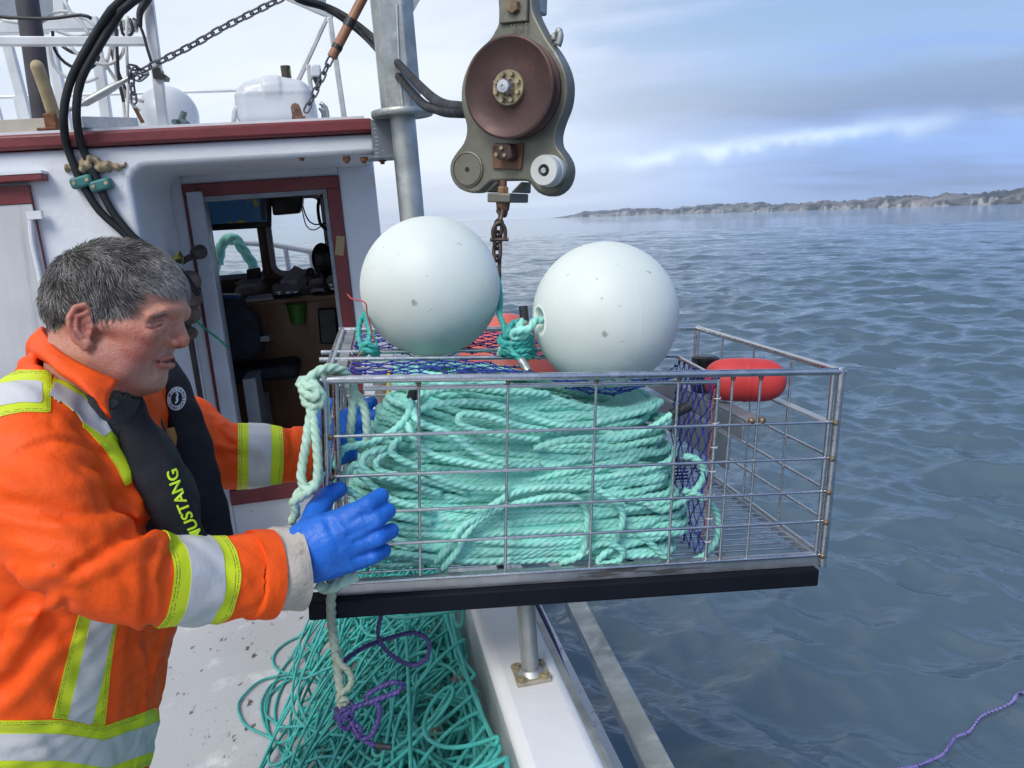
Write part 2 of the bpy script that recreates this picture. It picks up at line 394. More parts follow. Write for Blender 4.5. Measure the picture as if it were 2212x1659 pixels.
M['blackrub'] = mat('black_rubber', (.006, .008, .013), .65, spec=.15, var=(8, .2), spots=[((.04, .045, .05), 40, .68, .8)])
M['gelcoat'] = mat('white_plastic_shell', (.60, .63, .67), .3, var=(6, .03))
M['grey'] = mat('grey_metal_plate', (.24, .27, .31), .5, .3, var=(12, .12))
M['dark'] = mat('dark_plastic', (.012, .013, .016), .4, var=(10, .2))
M['wood'] = mat('varnished_wood', (.19, .085, .038), .42, var=(5, .2), bump=[(40, .0008, (1, 1, .15))])
M['twood'] = mat('tan_wooden_handle', (.42, .33, .19), .6, var=(20, .2), spots=[((.22, .15, .09), 30, .6, .75)])
M['greencl'] = mat('green_plastic', (.03, .16, .16), .45, var=(20, .15))
M['wire_w'] = mat('white_cable', (.62, .62, .60), .5)
M['wire_b'] = mat('black_cable', (.02, .02, .022), .45)
# ------------------------------------------------------------------ sea
def wave_field(X, Y, cell):
    g = np.random.default_rng(11); Z = np.zeros_like(X); DX = np.zeros_like(X); DY = np.zeros_like(X)
    lam = np.exp(np.linspace(math.log(.16), math.log(6.5), 70)) * g.uniform(.9, 1.1, 70)
    for l in lam:
        th = rad(205) + g.normal(0, .62 if l < 2 else .4); k = 2 * math.pi / l
        a = .0108 * l * (1.0 if l < .8 else (.8 / l) ** .72); a *= np.clip((l / (2.6 * cell) - .6), 0, 1)
        p = k * (X * math.sin(th) + Y * math.cos(th)) + g.uniform(0, 6.28)
        Z += a * np.cos(p); DX -= .9 * a * math.sin(th) * np.sin(p); DY -= .9 * a * math.cos(th) * np.sin(p)
    return X + DX, Y + DY, Z
def build_sea():
    th = np.r_[np.linspace(-180, -48, 60), np.linspace(-47.8, 47.8, 860), np.linspace(48, 180, 60)[:-1]]
    th = np.radians(th); r = [0.3]
    while r[-1] < 6000: r.append(r[-1] * (1.0075 if r[-1] < 120 else 1.09) + (.02 if r[-1] < 3 else 0))
    r[-1] = 6000.0; r = np.array(r)
    R_, T_ = np.meshgrid(r, th, indexing='ij'); X, Y = R_ * np.sin(T_), R_ * np.cos(T_)
    cell = np.maximum(np.gradient(r)[:, None] * np.ones_like(X), R_ * np.gradient(th)[None]) * .8
    X, Y, Z = wave_field(X, Y, cell)
    Z *= np.clip((R_ - 1.5) / 1.5, 0, 1)
    g = Geo(); g.add(np.stack([X, Y, Z + SEA_Z], -1).reshape(-1, 3), [grid_faces(len(r), len(th), True)[:, ::-1]])
    m = bpy.data.materials.new('sea_water'); m.use_nodes = True; nt = m.node_tree; N = nt.nodes.new; L = nt.links.new
    b = nt.nodes['Principled BSDF']; b.inputs['Base Color'].default_value = (.074, .116, .156, 1); b.inputs['Roughness'].default_value = .035; b.inputs['IOR'].default_value = 1.333
    tc = N('ShaderNodeTexCoord'); h = None
    for s, st, amt in ((8, (1, 1.5, 1), .005), (2.6, (1, 1.8, 1), .016), (1.1, (1, 2.2, 1), .045), (.32, (1, 2.4, 1), .10), (.06, (1, 2.6, 1), .26), (.02, (1, 2.4, 1), .6)):
        mp = N('ShaderNodeMapping'); L(tc.outputs['Object'], mp.inputs[0]); mp.inputs['Scale'].default_value = st; mp.inputs['Rotation'].default_value = (0, 0, rad(-20))
        n = N('ShaderNodeTexNoise'); L(mp.outputs[0], n.inputs['Vector']); n.inputs['Scale'].default_value = s; n.inputs['Detail'].default_value = 4
        k = N('ShaderNodeMath'); k.operation = 'MULTIPLY'; L(n.outputs[0], k.inputs[0]); k.inputs[1].default_value = amt
        if h is None: h = k.outputs[0]
        else:
            a = N('ShaderNodeMath'); L(h, a.inputs[0]); L(k.outputs[0], a.inputs[1]); h = a.outputs[0]
    bp = N('ShaderNodeBump'); bp.inputs['Strength'].default_value = 1; bp.inputs['Distance'].default_value = 1.0; L(h, bp.inputs['Height']); L(bp.outputs[0], b.inputs['Normal'])
    return tag(mk('sea', g, m, sharp=0, loc=(0, 0, SEA_Z)), kind='structure')
build_sea()

# ------------------------------------------------------------------ far shore: low cliffs receding into the fog
def build_coast():
    az = np.radians(np.linspace(3.2, 75, 520)); t = (az - az[0]) / (az[-1] - az[0])
    base = 1 / (1 / 4300 + (1 / 900 - 1 / 4300) * t ** .9)
    g = np.random.default_rng(5)
    def n1(x, octs, s=1.):
        o = 0
        for k, a in octs: o = o + a * np.sin(x * k * s + g.uniform(0, 6.28)) * np.sin(x * k * .63 * s + g.uniform(0, 6.28))
        return o
    base = base * (1 + n1(t * 60, [(1, .02), (2.7, .015), (7, .008), (17, .004)]))
    nw = 26; W = np.r_[0, .2, 2, 5, 9, 14, 20, 28, 40, np.linspace(60, 900, nw - 9)]
    X = np.sin(az)[:, None] * (base[:, None] + W[None]); Y = np.cos(az)[:, None] * (base[:, None] + W[None])
    top = 25 + 9 * n1(t * 30, [(1, .5), (2.3, .4), (5, .25)]) + 4 * n1(t * 200, [(1, .6), (2.6, .5), (6, .4)])
    cl = 1 - np.exp(-np.maximum(W, 0) / 22)
    Z = top[:, None] * (.55 * cl[None] + .45 * np.clip(W / 350, 0, 1)[None] ** .7)
    for kx, ky, a in ((.05, .04, 3.0), (.11, .13, 2.2), (.3, .26, 1.2)):
        Z += a * np.sin(X * kx + g.uniform(0, 6)) * np.sin(Y * ky + g.uniform(0, 6)) * np.clip(W / 15, 0, 1)[None]
    Z *= np.clip(t * 26, .05, 1)[:, None]; Z = np.maximum(Z, 0); Z[:, 0] = -3; Z[:, -1] = -3
    ge = Geo(); ge.add(np.stack([X, Y, Z + SEA_Z], -1).reshape(-1, 3), [grid_faces(len(az), nw)[:, ::-1]])
    def ex(nt, N, L, b, cur, mix, mrange, noise, tc):
        sp = N('ShaderNodeSeparateXYZ'); L(tc.outputs['Object'], sp.inputs[0])
        geo = N('ShaderNodeNewGeometry'); s2 = N('ShaderNodeSeparateXYZ'); L(geo.outputs['Normal'], s2.inputs[0])
        veg = mrange(noise(.012, 7), .40, .56, 0, 1); c = mix(veg, (.17, .165, .17), (.020, .031, .042))
        c = mix(mrange(noise(.0035, 3), .62, .68, 0, .8), c, (.22, .10, .08))
        k = N('ShaderNodeMath'); k.operation = 'MULTIPLY'; L(mrange(s2.outputs[2], .70, .95, 1, 0), k.inputs[0]); L(mrange(noise(.03, 7), .42, .6, .0, .9), k.inputs[1]); return mix(k.outputs[0], c, (.37, .365, .37))
    return tag(mk('coastline', ge, mat('shore_rock', (.3, .27, .23), .9, extra=ex), sharp=0, loc=(0, 0, SEA_Z)), kind='structure')
build_coast()
HAZE = 1.15e-4
def build_haze():
    g = Geo(); g.box(None, (-6200, 6200), (-6200, 6200), (SEA_Z - 3.2, 62))
    m = bpy.data.materials.new('sea_air'); m.use_nodes = True; nt = m.node_tree; nt.nodes.remove(nt.nodes['Principled BSDF'])
    v = nt.nodes.new('ShaderNodeVolumePrincipled'); v.inputs['Color'].default_value = (.80, .88, 1, 1); v.inputs['Density'].default_value = HAZE; v.inputs['Anisotropy'].default_value = .2
    nt.links.new(v.outputs[0], nt.nodes['Material Output'].inputs['Volume'])
    return tag(mk('haze', g, m, smooth=False), kind='stuff')
if HAZE: build_haze()
# ------------------------------------------------------------------ the boat: frames fixed to the rolled hull
DH = 1.64                                      # eye height above deck
_az, _rl = rad(-11.3), rad(2.2)
FW = np.array([math.sin(_az), math.cos(_az), 0]); _r0 = np.array([math.cos(_az), -math.sin(_az), 0]); _z = np.array([0., 0, 1])
BR = _r0 * math.cos(_rl) + _z * math.sin(_rl); BU = _z * math.cos(_rl) - _r0 * math.sin(_rl)
WALL = Frame(FW * 3.3, BR, BU)                 # aft face of the wheelhouse; third axis points aft, to the camera
DECK = Frame(-BU * DH, BR, FW)               # third axis points up
GH = DH - .88                                      # bulwark height above deck
def pl(fr, pts, off=0.): return [fr.hit(x, y, off) for x, y in pts]
def rrect(a0, a1, b0, b1, r, n=6):
    o = []
    for cx, cy, s in ((a1 - r, b1 - r, 0), (a0 + r, b1 - r, 90), (a0 + r, b0 + r, 180), (a1 - r, b0 + r, 270)):
        o += [(cx + r * math.cos(rad(s + 90 * i / n)), cy + r * math.sin(rad(s + 90 * i / n))) for i in range(n + 1)]
    return o
def ring(g, fr, outer, inner, c0, c1):
    n = len(outer); V = fr.w(np.array([(*p, c) for c, q in ((c0, outer), (c0, inner), (c1, inner), (c1, outer)) for p in q])); g.add(V, [grid_faces(4, n, True)])
    j = np.arange(n); k = (j + 1) % n; g.F.append(np.stack([3 * n + j, 3 * n + k, k, j], 1) + g.n - 4 * n); return g
def G(): return Geo()
A = lambda x, y, c=0.: WALL.hit(x, y, c)
FWD = -0.7                                     # the door wall stands 0.7 m forward of the aft face
boat = thing('fishing_boat', DECK.w(0, 3, 0), 'white fishing boat with dark red trim, seen from its aft deck', 'fishing boat')
# deck
m_deck = mat('grey_painted_deck', (.43, .435, .45), .5, var=(1.6, .06), spots=[((.10, .09, .085), 30, .62, .66, (1, .45, 1)), ((.62, .63, .64), 7, .55, .75), ((.13, .12, .11), 70, .665, .70), ((.36, .34, .33), 5, .68, .8), ((.16, .03, .03), 17, .77, .79)], bump=[(60, .0006)])
g = G(); g.box(DECK, (-3.2, .62), (-2.2, 8.5), (-.06, 0)); mk('deck', g, m_deck, boat)
# bulwark: cap, inner face, hull side, steel rub strip outside
gl, gr = DECK.hit(1120, 1659, GH)[0], DECK.hit(1306, 1655, GH)[0]
gl = (gl + DECK.hit(1024, 1310, GH)[0]) / 2; gr = (gr + DECK.hit(1172, 1345, GH)[0]) / 2
m_gun = mat('white_gunwale_paint', (.72, .73, .75), .4, var=(3, .05), spots=[((.46, .36, .26), 9, .66, .80), ((.14, .10, .09), 48, .71, .75), ((.40, .33, .27), 22, .70, .78, (1, .35, 1))], bump=[(30, .0014)])
g = G(); g.box(DECK, (gl, gr), (-2.2, 9), (GH - .05, GH)); mk('bulwark_cap', g, m_gun, boat, bevel=.022, seg=3)
g = G(); g.box(DECK, (gl + .02, gr - .012), (-2.2, 9), (-.9, GH - .05)); mk('bulwark', g, m_gun, boat)
g = G(); g.box(DECK, (gr - .004, gr + .014), (-2.2, 9), (GH - .12, GH - .012)); mk('rub_strip', g, M['galv'], boat, bevel=.005)
g = G(); g.prism(Frame(DECK.w(0, -2.2, 0), BR, BU), [(-3.2, -.06), (gr - .02, -.06), (gr - .05, -.9), (-3.2, -.9)], -11.2, 0); mk('hull', g, m_gun, boat)

# ---- wheelhouse
aE, bT, bB = A(806, 275, .03)[0], A(400, 273, .03)[1], A(400, 305, .03)[1]
wh = G(); eL = A(300, 500)[0]; r_ = .07; bS = A(600, 342)[1]; aR = A(813, 320)[0]
out = [(-3.0, -DH), (eL + .02, -DH), (eL, bS - r_)] + [(eL + r_ - r_ * math.cos(rad(t)), bS - r_ + r_ * math.sin(rad(t))) for t in (20, 45, 70, 90)] + [(aR, bS), (aR, bB - .002), (-3.0, bB - .002)]
wh.prism(WALL, out, FWD, 0)
mk('wheelhouse', wh, M['wpaint'], boat, bevel=.018, seg=3); house = boat
for x, y in ((670, 1358), (1060, 1380), (1210, 1382), (1368, 1388)):
    _z2 = zr(560, 0, 3.456); g = G(); c = WALL.w(*A(*_z2(x, y), -.04), -.04); g.lathe(c, -BU, [(.016, -.012), (.016, .004), (.009, .006), (.009, .014), (0, .015)], 8); mk('eave_bolt', g, mat('rusty_bolt', (.22, .09, .035), .8, var=(60, .4)), boat, sharp=30)
g = G(); g.box(WALL, (-3.0, aE), (bB, bT), (-4.2, .03)); roof = mk('roof', g, M['rpaint'], house, bevel=.012)
g = G(); g.box(WALL, (-2.95, aE - .03), (bT - .002, bT + .012), (-4.15, .0)); mk('roof_deck', g, M['wpaint'], roof)
# door wall with opening
dL, dR = A(393, 402, FWD)[0], A(733, 402, FWD)[0]; dT = A(560, 389, FWD)[1]; iR = A(708, 430, FWD)[0]; iT = A(560, 417, FWD)[1]; sB = A(600, 1044, FWD)[1]
cR = A(816, 440, FWD)[0]
g = G(); g.box(WALL, (eL - .02, dL), (-DH, bS + .02), (FWD - .06, FWD + .0)); g.box(WALL, (dR, cR), (-DH, bS + .02), (FWD - .06, FWD + .001)); g.box(WALL, (dL, dR), (dT, bS + .02), (FWD - .06, FWD + .002)); g.box(WALL, (dL, dR), (-DH, sB - .08), (FWD - .06, FWD + .003))
mk('door_wall', g, M['wpaint'], house, bevel=.006)
fl_in = -DH + .05
ceil_b = iT + .06
FRONT = -2.35
m_in = mat('cream_cabin_lining', (.42, .40, .36), .5, var=(3, .1))
g = G(); g.box(WALL, (cR - .05, cR), (-DH, bB), (-3.6, FWD - .061)); mk('side_wall', g, M['wpaint'], house, bevel=.01)
g = G(); g.box(WALL, (dL - .9, dL - .86), (-DH, bB), (-3.6, FWD - .061)); mk('side_wall', g, M['wood'], house)
g = G(); g.box(WALL, (dL - .86, cR - .05), (fl_in - .04, fl_in), (FRONT, FWD - .061)); mk('cabin_floor', g, M['wood'], house)
# red door frame, grey jamb, sill
g = G(); g.box(WALL, (dL, dR), (iT, dT - .001), (FWD - .05, FWD + .02)); g.box(WALL, (iR, dR - .001), (sB, iT), (FWD - .05, FWD + .018)); g.box(WALL, (dL + .001, dL + .035), (sB, iT), (FWD - .05, FWD + .018))
g.box(WALL, (dL, dR), (sB - .08, sB), (FWD - .05, FWD + .03)); mk('door_frame', g, M['rpaint'], house, bevel=.004)
g = G(); g.box(WALL, (iR - .02, iR - .001), (sB, iT - .001), (FWD - .1, FWD + .004)); g.box(WALL, (dL + .036, iR - .021), (iT - .022, iT - .001), (FWD - .1, FWD + .004)); mk('door_jamb', g, M['grey'], house)
# the door leaf folded inward against the left jamb, two panels seen on edge
m_door = mat('pale_blue_grey_door_paint', (.44, .47, .53), .45, var=(6, .1), spots=[((.20, .18, .16), 24, .66, .76, (1, 1, .3)), ((.5, .42, .34), 40, .74, .78)], bump=[(30, .001)])
def slab(g, x0, x1, yt, yb, c0, c1, t=.03):
    a0, a1 = A(x0, yt, c0), A(x1, yt, c1); g.bar(WALL.w(a0[0], 0, c0), WALL.w(a1[0], 0, c1), .001, .001)
door_g = G(); p0 = A(403, 430, FWD + .05)[0]; p1 = A(437, 430, FWD + .05)[0]; bt = A(420, 414, FWD + .05)[1]
F2 = Frame(WALL.w(0, 0, 0), BR, BU)
tx = A(455, 470, -1.05)[0]
door_g.prism(Frame(WALL.w(0, 0, 0), BR, -WALL.n), [(p0, -FWD - .05), (p1, -FWD - .05), (p1 + .002, -FWD - .02), (p0 + .002, -FWD - .02)], sB + .3, bt)
door_g.prism(Frame(WALL.w(0, 0, 0), BR, -WALL.n), [(p1, -FWD - .045), (tx, 1.05), (tx - .03, 1.06), (p1 - .03, -FWD - .02)], sB + .02, bt - .004)
door = mk('door', door_g, m_door, house, bevel=.004)
g = G(); h0 = WALL.w(*A(392, 566, -.5), -.5); h1 = WALL.w(*A(432, 544, -.5), -.5); g.bar(h0, h1, .02, .028); g.ball(WALL.w(*A(425, 546, -.48), -.48), .03); g.ball(h1, .034); mk('door_handle', g, mat('brown_knob', (.045, .03, .028), .35), door)
# left: side hatch with red frame, grey leaf, sill board and bolt rod
g = G(); hx1, hx0 = A(106, 600)[0], -2.9; hb = A(60, 400)[1]; ix = A(80, 470)[0]; ib = A(40, 441)[1]
g.box(WALL, (hx0, hx1), (ib, hb), (-.01, .022)); g.box(WALL, (ix, hx1 - .001), (-1.7, ib), (-.01, .0215)); hf = mk('hatch_frame', g, M['rpaint'], house, bevel=.004)
m_hatch = mat('worn_grey_plywood', (.52, .53, .55), .6, var=(3, .08), spots=[((.26, .25, .25), 9, .58, .75, (3, 1, .10)), ((.33, .30, .28), 45, .70, .76)], bump=[(25, .0015, (2, 1, .1))])
g = G(); g.box(WALL, (hx0, ix - .002), (-1.7, ib - .002), (-.01, .018)); hatch = mk('hatch_leaf', g, m_hatch, house)
g = G(); q = [A(66, 462, .03), A(70, 520, .03), A(84, 585, .03), A(100, 660, .03)]; g.tube(spline([WALL.w(*p, .035) for p in q], .03), .009); g.box(WALL, (A(66, 460)[0], A(98, 460)[0]), (A(80, 474)[1], A(80, 456)[1]), (.02, .045)); mk('bolt_rod', g, M['wpaint'], hatch)
g = G(); g.box(WALL, (hx0, A(104, 380)[0]), (A(50, 394)[1], A(50, 379)[1]), (0, .06)); ledge = mk('drip_ledge', g, M['rpaint'], house, bevel=.004)
g = G(); g.box(WALL, (hx0, A(104, 380)[0]), (A(50, 379)[1], A(50, 375)[1] + .004), (0, .062)); mk('ledge_top', g, M['wpaint'], ledge)
# broken fibreglass stub on the wall
def stub_fn(P):
    c = WALL.w(*A(205, 362), .0); q = (P - c) @ WALL.M
    d = sd_ell(P, c, WALL.M, (.11, .022, .035)); d = smin(d, sd_ell(P, WALL.w(*A(196, 352), .01), WALL.M, (.035, .03, .03)), .02)
    return d + .006 * np.sin(q[:, 0] * 90 + q[:, 1] * 40) * np.sin(q[:, 1] * 130) + .004 * np.sin(q[:, 0] * 210)
c = WALL.w(*A(205, 362), 0); g = G(); V, F = surface_net(stub_fn, c - .17, c + .17, .005); g.add(V, [F]); mk('torn_fibreglass_stub', g, mat('torn_fibreglass', (.36, .28, .17), .75, var=(40, .3), spots=[((.14, .09, .05), 35, .55, .7)]), house)
# front wall with two windows (openings), frames and panes
w1 = [A(440, 440, FRONT)[0], A(556, 500, FRONT)[0], A(510, 592, FRONT)[1], A(510, 428, FRONT)[1]]
w2 = [A(586, 500, FRONT)[0], A(699, 500, FRONT)[0], A(640, 583, FRONT)[1], A(640, 430, FRONT)[1]]
fb = w1[2]; tB = bB - .005
g = G(); FB = (FRONT - .05, FRONT)
g.box(WALL, (dL - .86, cR - .05), (-DH, min(w1[2], w2[2])), FB); g.box(WALL, (dL - .86, cR - .05), (max(w1[3], w2[3]), tB), FB)
g.box(WALL, (dL - .86, w1[0] - .35), (min(w1[2], w2[2]), max(w1[3], w2[3])), FB); g.box(WALL, (w1[1], w2[0]), (min(w1[2], w2[2]), max(w1[3], w2[3])), FB); g.box(WALL, (w2[1], cR - .05), (min(w1[2], w2[2]), max(w1[3], w2[3])), FB)
mk('front_wall', g, M['wood'], house)
m_glass = bpy.data.materials.new('window_glass'); m_glass.use_nodes = True
def _gl(nt):
    nt.nodes.clear(); N = nt.nodes.new; o = N('ShaderNodeOutputMaterial'); t = N('ShaderNodeBsdfTransparent'); t.inputs[0].default_value = (.93, .95, .96, 1); gs = N('ShaderNodeBsdfGlossy'); gs.inputs['Roughness'].default_value = .03
    f = N('ShaderNodeFresnel'); f.inputs[0].default_value = 1.35; mx = N('ShaderNodeMixShader'); nt.links.new(f.outputs[0], mx.inputs[0]); nt.links.new(t.outputs[0], mx.inputs[1]); nt.links.new(gs.outputs[0], mx.inputs[2]); nt.links.new(mx.outputs[0], o.inputs[0])
_gl(m_glass.node_tree)
for (a0, a1, b0, b1), r_ in (((w1[0] - .35, *w1[1:]), .02), (w2, .06)):
    g = ring(G(), WALL, rrect(a0 - .035, a1 + .035, b0 - .035, b1 + .035, r_ + .03), rrect(a0, a1, b0, b1, r_), FRONT - .01, FRONT + .012)
    wf = mk('window', g, M['wpaint'], house, sharp=50); g = G(); g.prism(WALL, rrect(a0 - .01, a1 + .01, b0 - .01, b1 + .01, r_ + .01), FRONT - .022, FRONT - .018); mk('pane', g, m_glass, wf)
# wooden trim post between the windows, console and panel work
g = G(); g.box(WALL, (A(561, 520, FRONT)[0], A(575, 520, FRONT)[0]), (fb - .15, bB - .01), (FRONT, FRONT + .04)); mk('window_post', g, M['wood'], house, bevel=.006)
CON = -1.75; ct = A(620, 644, CON)[1]
g = G(); g.box(WALL, (dL - .86, cR - .05), (fl_in, ct - .03), (FRONT, CON)); g.box(WALL, (dL - .86, cR - .05), (ct - .03, ct), (FRONT, CON + .03))
g.box(WALL, (A(560, 660, CON)[0], A(572, 660, CON)[0]), (fl_in, ct - .031), (CON, CON + .012)); con = mk('console', g, M['wood'], house, bevel=.004)
db = A(600, 612, FRONT + .25)[1]
g = G(); g.prism(Frame(WALL.w(0, 0, 0), -WALL.n, BU), [(-CON + .06, ct), (-FRONT, ct), (-FRONT, db + .02), (-CON + .32, db)], A(492, 620, CON)[0], cR - .06); dash = mk('dashboard', g, M['dark'], house, bevel=.006)
m_gauge = mat('chrome_gauge', (.45, .46, .47), .25, .6)
for zx, zy in ((1015, 1110), (1018, 1160), (1095, 1108), (1097, 1155), (1165, 1108), (1480, 1040), (1495, 1080)):
    px_, py_ = zr(400, 400, 3.456)(zx, zy); c = WALL.w(*A(px_, py_, CON - .12), CON - .12)
    g = G(); g.lathe(c, nrm(WALL.n + .5 * BU), [(.034, -.02), (.034, .006), (.029, .008), (.028, .003), (0, .003)], 16); mk('gauge', g, m_gauge, dash)
for zx, zy, tx_, ty in ((1270, 1090, 1300, 965), (1440, 1140, 1375, 945)):
    z5 = zr(400, 400, 3.456); p = WALL.w(*A(*z5(zx, zy), CON - .1), CON - .1); q = WALL.w(*A(*z5(tx_, ty), CON - .05), CON - .05); g = G(); g.rod(p, q, .006); lv = mk('control_lever', g, M['steel'], boat); g = G(); g.ball(q, .026); mk('lever_knob', g, M['dark'], lv)
g = G(); z5 = zr(400, 400, 3.456); a0, b0 = A(*z5(1310, 1185), CON - .1); a1, b1 = A(*z5(1415, 1105), CON - .1); ring(g, WALL, rrect(a0, a1, b0, b1, .008), rrect(a0 + .008, a1 - .008, b0 + .008, b1 - .02, .006), CON - .12, CON - .09); g.box(WALL, (a0 + .004, a1 - .004), (b0 + .004, b1 - .004), (CON - .125, CON - .115)); mk('instrument_panel', g, M['grey'], dash)
# things standing or hanging inside
mo = thing('chart_screen', WALL.w(*A(520, 490, -2.0), -2.0), 'screen with a blue and yellow sea chart hanging over the windows', 'screen')
z = -1.95; o_ = pl(WALL, [z5(395, 300), z5(958, 290), z5(960, 583), z5(450, 612)], z); g = G(); g.prism(WALL, o_, z - .05, z); mk('casing', g, M['dark'], mo, bevel=.006)
o_ = pl(WALL, [z5(405, 305), z5(908, 295), z5(925, 528), z5(455, 556)], z + .003); g = G(); g.prism(WALL, o_, z + .0, z + .003)
def chart(nt, N, L, b, cur, mix, mrange, noise, tc):
    c = mix(mrange(noise(3.6, 3), .55, .575, 0, 1), (.03, .10, .24), (.20, .18, .04)); c = mix(mrange(noise(9, 5), .62, .66, 0, .6), c, (.03, .22, .45))
    L(c, b.inputs['Emission Color']); b.inputs['Emission Strength'].default_value = .09; return c
mk('chart_display', g, mat('chart_display', (.02, .1, .3), .25, extra=chart), mo)
o_ = pl(WALL, [z5(862, 330), z5(905, 330), z5(918, 520), z5(872, 524)], z + .005); g = G(); g.prism(WALL, o_, z + .003, z + .005); mk('side_panel', g, mat('screen_list', (.10, .13, .16), .3), mo)
g = G(); g.prism(WALL, pl(WALL, [z5(950, 300), z5(1235, 300), z5(1225, 400), z5(1195, 458), z5(975, 478)], -2.0), -2.2, -2.0); tag(mk('radio_unit', g, M['dark'], bevel=.01), 'black radio unit hanging from the wheelhouse ceiling beside the chart screen', 'radio')
g = G(); c = WALL.w(*A(*z5(1405, 860), -2.1), -2.1); V, F = [], None
g.lathe(c + WALL.n * -.03, WALL.n, [(0, -.05), (.06, -.04), (.072, -.01), (.072, .02), (.05, .045), (0, .05)], 24); V = g.V[0]; q = (V - c) @ WALL.M; q[:, 1] *= 1.55; g.V[0] = WALL.M.dot(q.T).T + c
g.rod(c - BU * .1, c - BU * .22, .02); tag(mk('black_speaker_horn', g, M['dark']), 'black oval speaker standing at the right wheelhouse window', 'speaker')
g = G(); p = [z5(1230, 390), z5(1270, 500), z5(1330, 555), z5(1450, 545)]; g.tube(spline([WALL.w(*A(*k, -2.1), -2.1) for k in p], .02), .005, 6); p = [z5(1225, 420), z5(1265, 570), z5(1330, 605), z5(1395, 570)]; g.tube(spline([WALL.w(*A(*k, -2.1), -2.1) for k in p], .02), .004, 6); p = [z5(1375, 330), z5(1365, 430), z5(1390, 560), z5(1450, 605)]; g.tube(spline([WALL.w(*A(*k, -2.05), -2.05) for k in p], .02), .011, 6)
tag(mk('cable_loops', g, M['wire_b'], sharp=0), 'black cables looping down in the right wheelhouse window', 'cable')
def paper(pts, c, lab, n='paper_sheet', h=.012, col=(.62, .64, .68)):
    g = G(); P = [WALL.w(*A(*z5(*q), c), c + dz) for q, dz in pts]; k = len(P); V = np.array(P + [p + BU * h for p in P]); i = np.arange(k); j = (i + 1) % k
    g.add(V, [np.stack([i, j, j + k, i + k], 1)]); g.F.append(np.array([np.arange(k)[::-1]])); g.F.append(np.array([np.arange(k) + k]))
    return tag(mk(n, g, mat(n, col, .6, var=(20, .06))), lab, 'paper')
paper([((640, 1078), -.03), ((830, 1082), .02), ((895, 1028), -.12), ((730, 1045), -.14)], CON - .2, 'white sheet of paper lying on the dashboard under the middle window post')
paper([((1045, 1085), .0), ((1190, 1075), .02), ((1255, 1000), -.1), ((1155, 960), -.14)], CON - .2, 'crumpled white papers propped on the dashboard beside the levers', 'crumpled_papers', .03)
paper([((735, 1222), .02), ((985, 1205), .02), ((960, 1172), -.03), ((760, 1195), -.03)], CON - .02, 'white note pad lying along the front edge of the console', 'note_pad')
g = G(); g.prism(WALL, pl(WALL, [z5(745, 945), z5(860, 930), z5(870, 1020), z5(750, 1035)], CON - .28), CON - .34, CON - .28); tag(mk('loudspeaker_box', g, M['dark'], bevel=.008), 'small black box speaker on the dashboard in front of the window post', 'speaker')
g = G(); c = WALL.w(*A(*z5(1185, 1315), CON + .05), CON + .05); g.lathe(c - BU * .07, BU, [(0, 0), (.045, 0), (.062, .12), (.068, .125), (.058, .125), (.042, .01), (0, .01)], 20); tag(mk('green_pot', g, mat('lime_plastic', (.05, .19, .015), .45)), 'lime green plastic cup fixed to the wooden console front', 'cup')
g = G(); g.prism(WALL, pl(WALL, [z5(1360, 1285), z5(1520, 1280), z5(1545, 1590), z5(1385, 1590)], CON + .04), CON + .001, CON + .05); tag(mk('black_case', g, M['dark'], bevel=.01), 'black case hanging on the right end of the wooden console', 'case')
ch = thing('helm_chair', WALL.w(A(520, 700, -1.3)[0], fl_in, -1.3), 'dark navy high-backed helm chair behind the half-open door', 'chair')
m_navy = mat('navy_upholstery', (.012, .016, .032), .7, var=(14, .2), bump=[(90, .0008)])
CH = -1.35; g = G(); g.prism(WALL, pl(WALL, [z5(525, 1170), z5(690, 1172), z5(740, 1250), z5(850, 1370), z5(900, 1640), z5(780, 1750), z5(525, 1750)], CH), CH - .1, CH); mk('backrest', g, m_navy, ch, bevel=.03, seg=3)
g = G(); g.prism(WALL, pl(WALL, [z5(530, 1165), z5(680, 1168), z5(692, 1200), z5(535, 1195)], CH + .005), CH - .105, CH + .004); mk('piping', g, mat('blue_piping', (.012, .03, .14), .5), ch)
g = G(); c = WALL.w(*A(560, 800, CH - .1), CH - .1); g.box(WALL, (A(480, 800, CH)[0], A(640, 800, CH)[0]), (A(560, 800, CH)[1] - .09, A(560, 800, CH)[1]), (CH - .55, CH - .08)); mk('seat', g, m_navy, ch, bevel=.03, seg=3)
g = G(); s0 = A(560, 830, CH - .3); g.rod(WALL.w(s0[0], s0[1] - .05, CH - .3), WALL.w(s0[0], fl_in, CH - .3), .05); g.lathe(WALL.w(s0[0], fl_in, CH - .3), BU, [(0, .03), (.2, .03), (.22, 0), (0, 0)], 24); mk('pedestal', g, M['grey'], ch)
g = G(); g.bar(WALL.w(*A(*z5(905, 1545), CH + .02), CH + .02), WALL.w(*A(*z5(970, 1510), CH - .2), CH - .2), .05, .03, BU); mk('armrest', g, M['grey'], ch)
# sticker tile on the right frame
g = G(); g.prism(WALL, pl(WALL, [z5(1525, 652), z5(1600, 660), z5(1585, 828), z5(1512, 820)], FWD + .02), FWD + .0185, FWD + .0235); mk('wood_tag', g, mat('pale_wood_tag', (.36, .26, .13), .6), house)
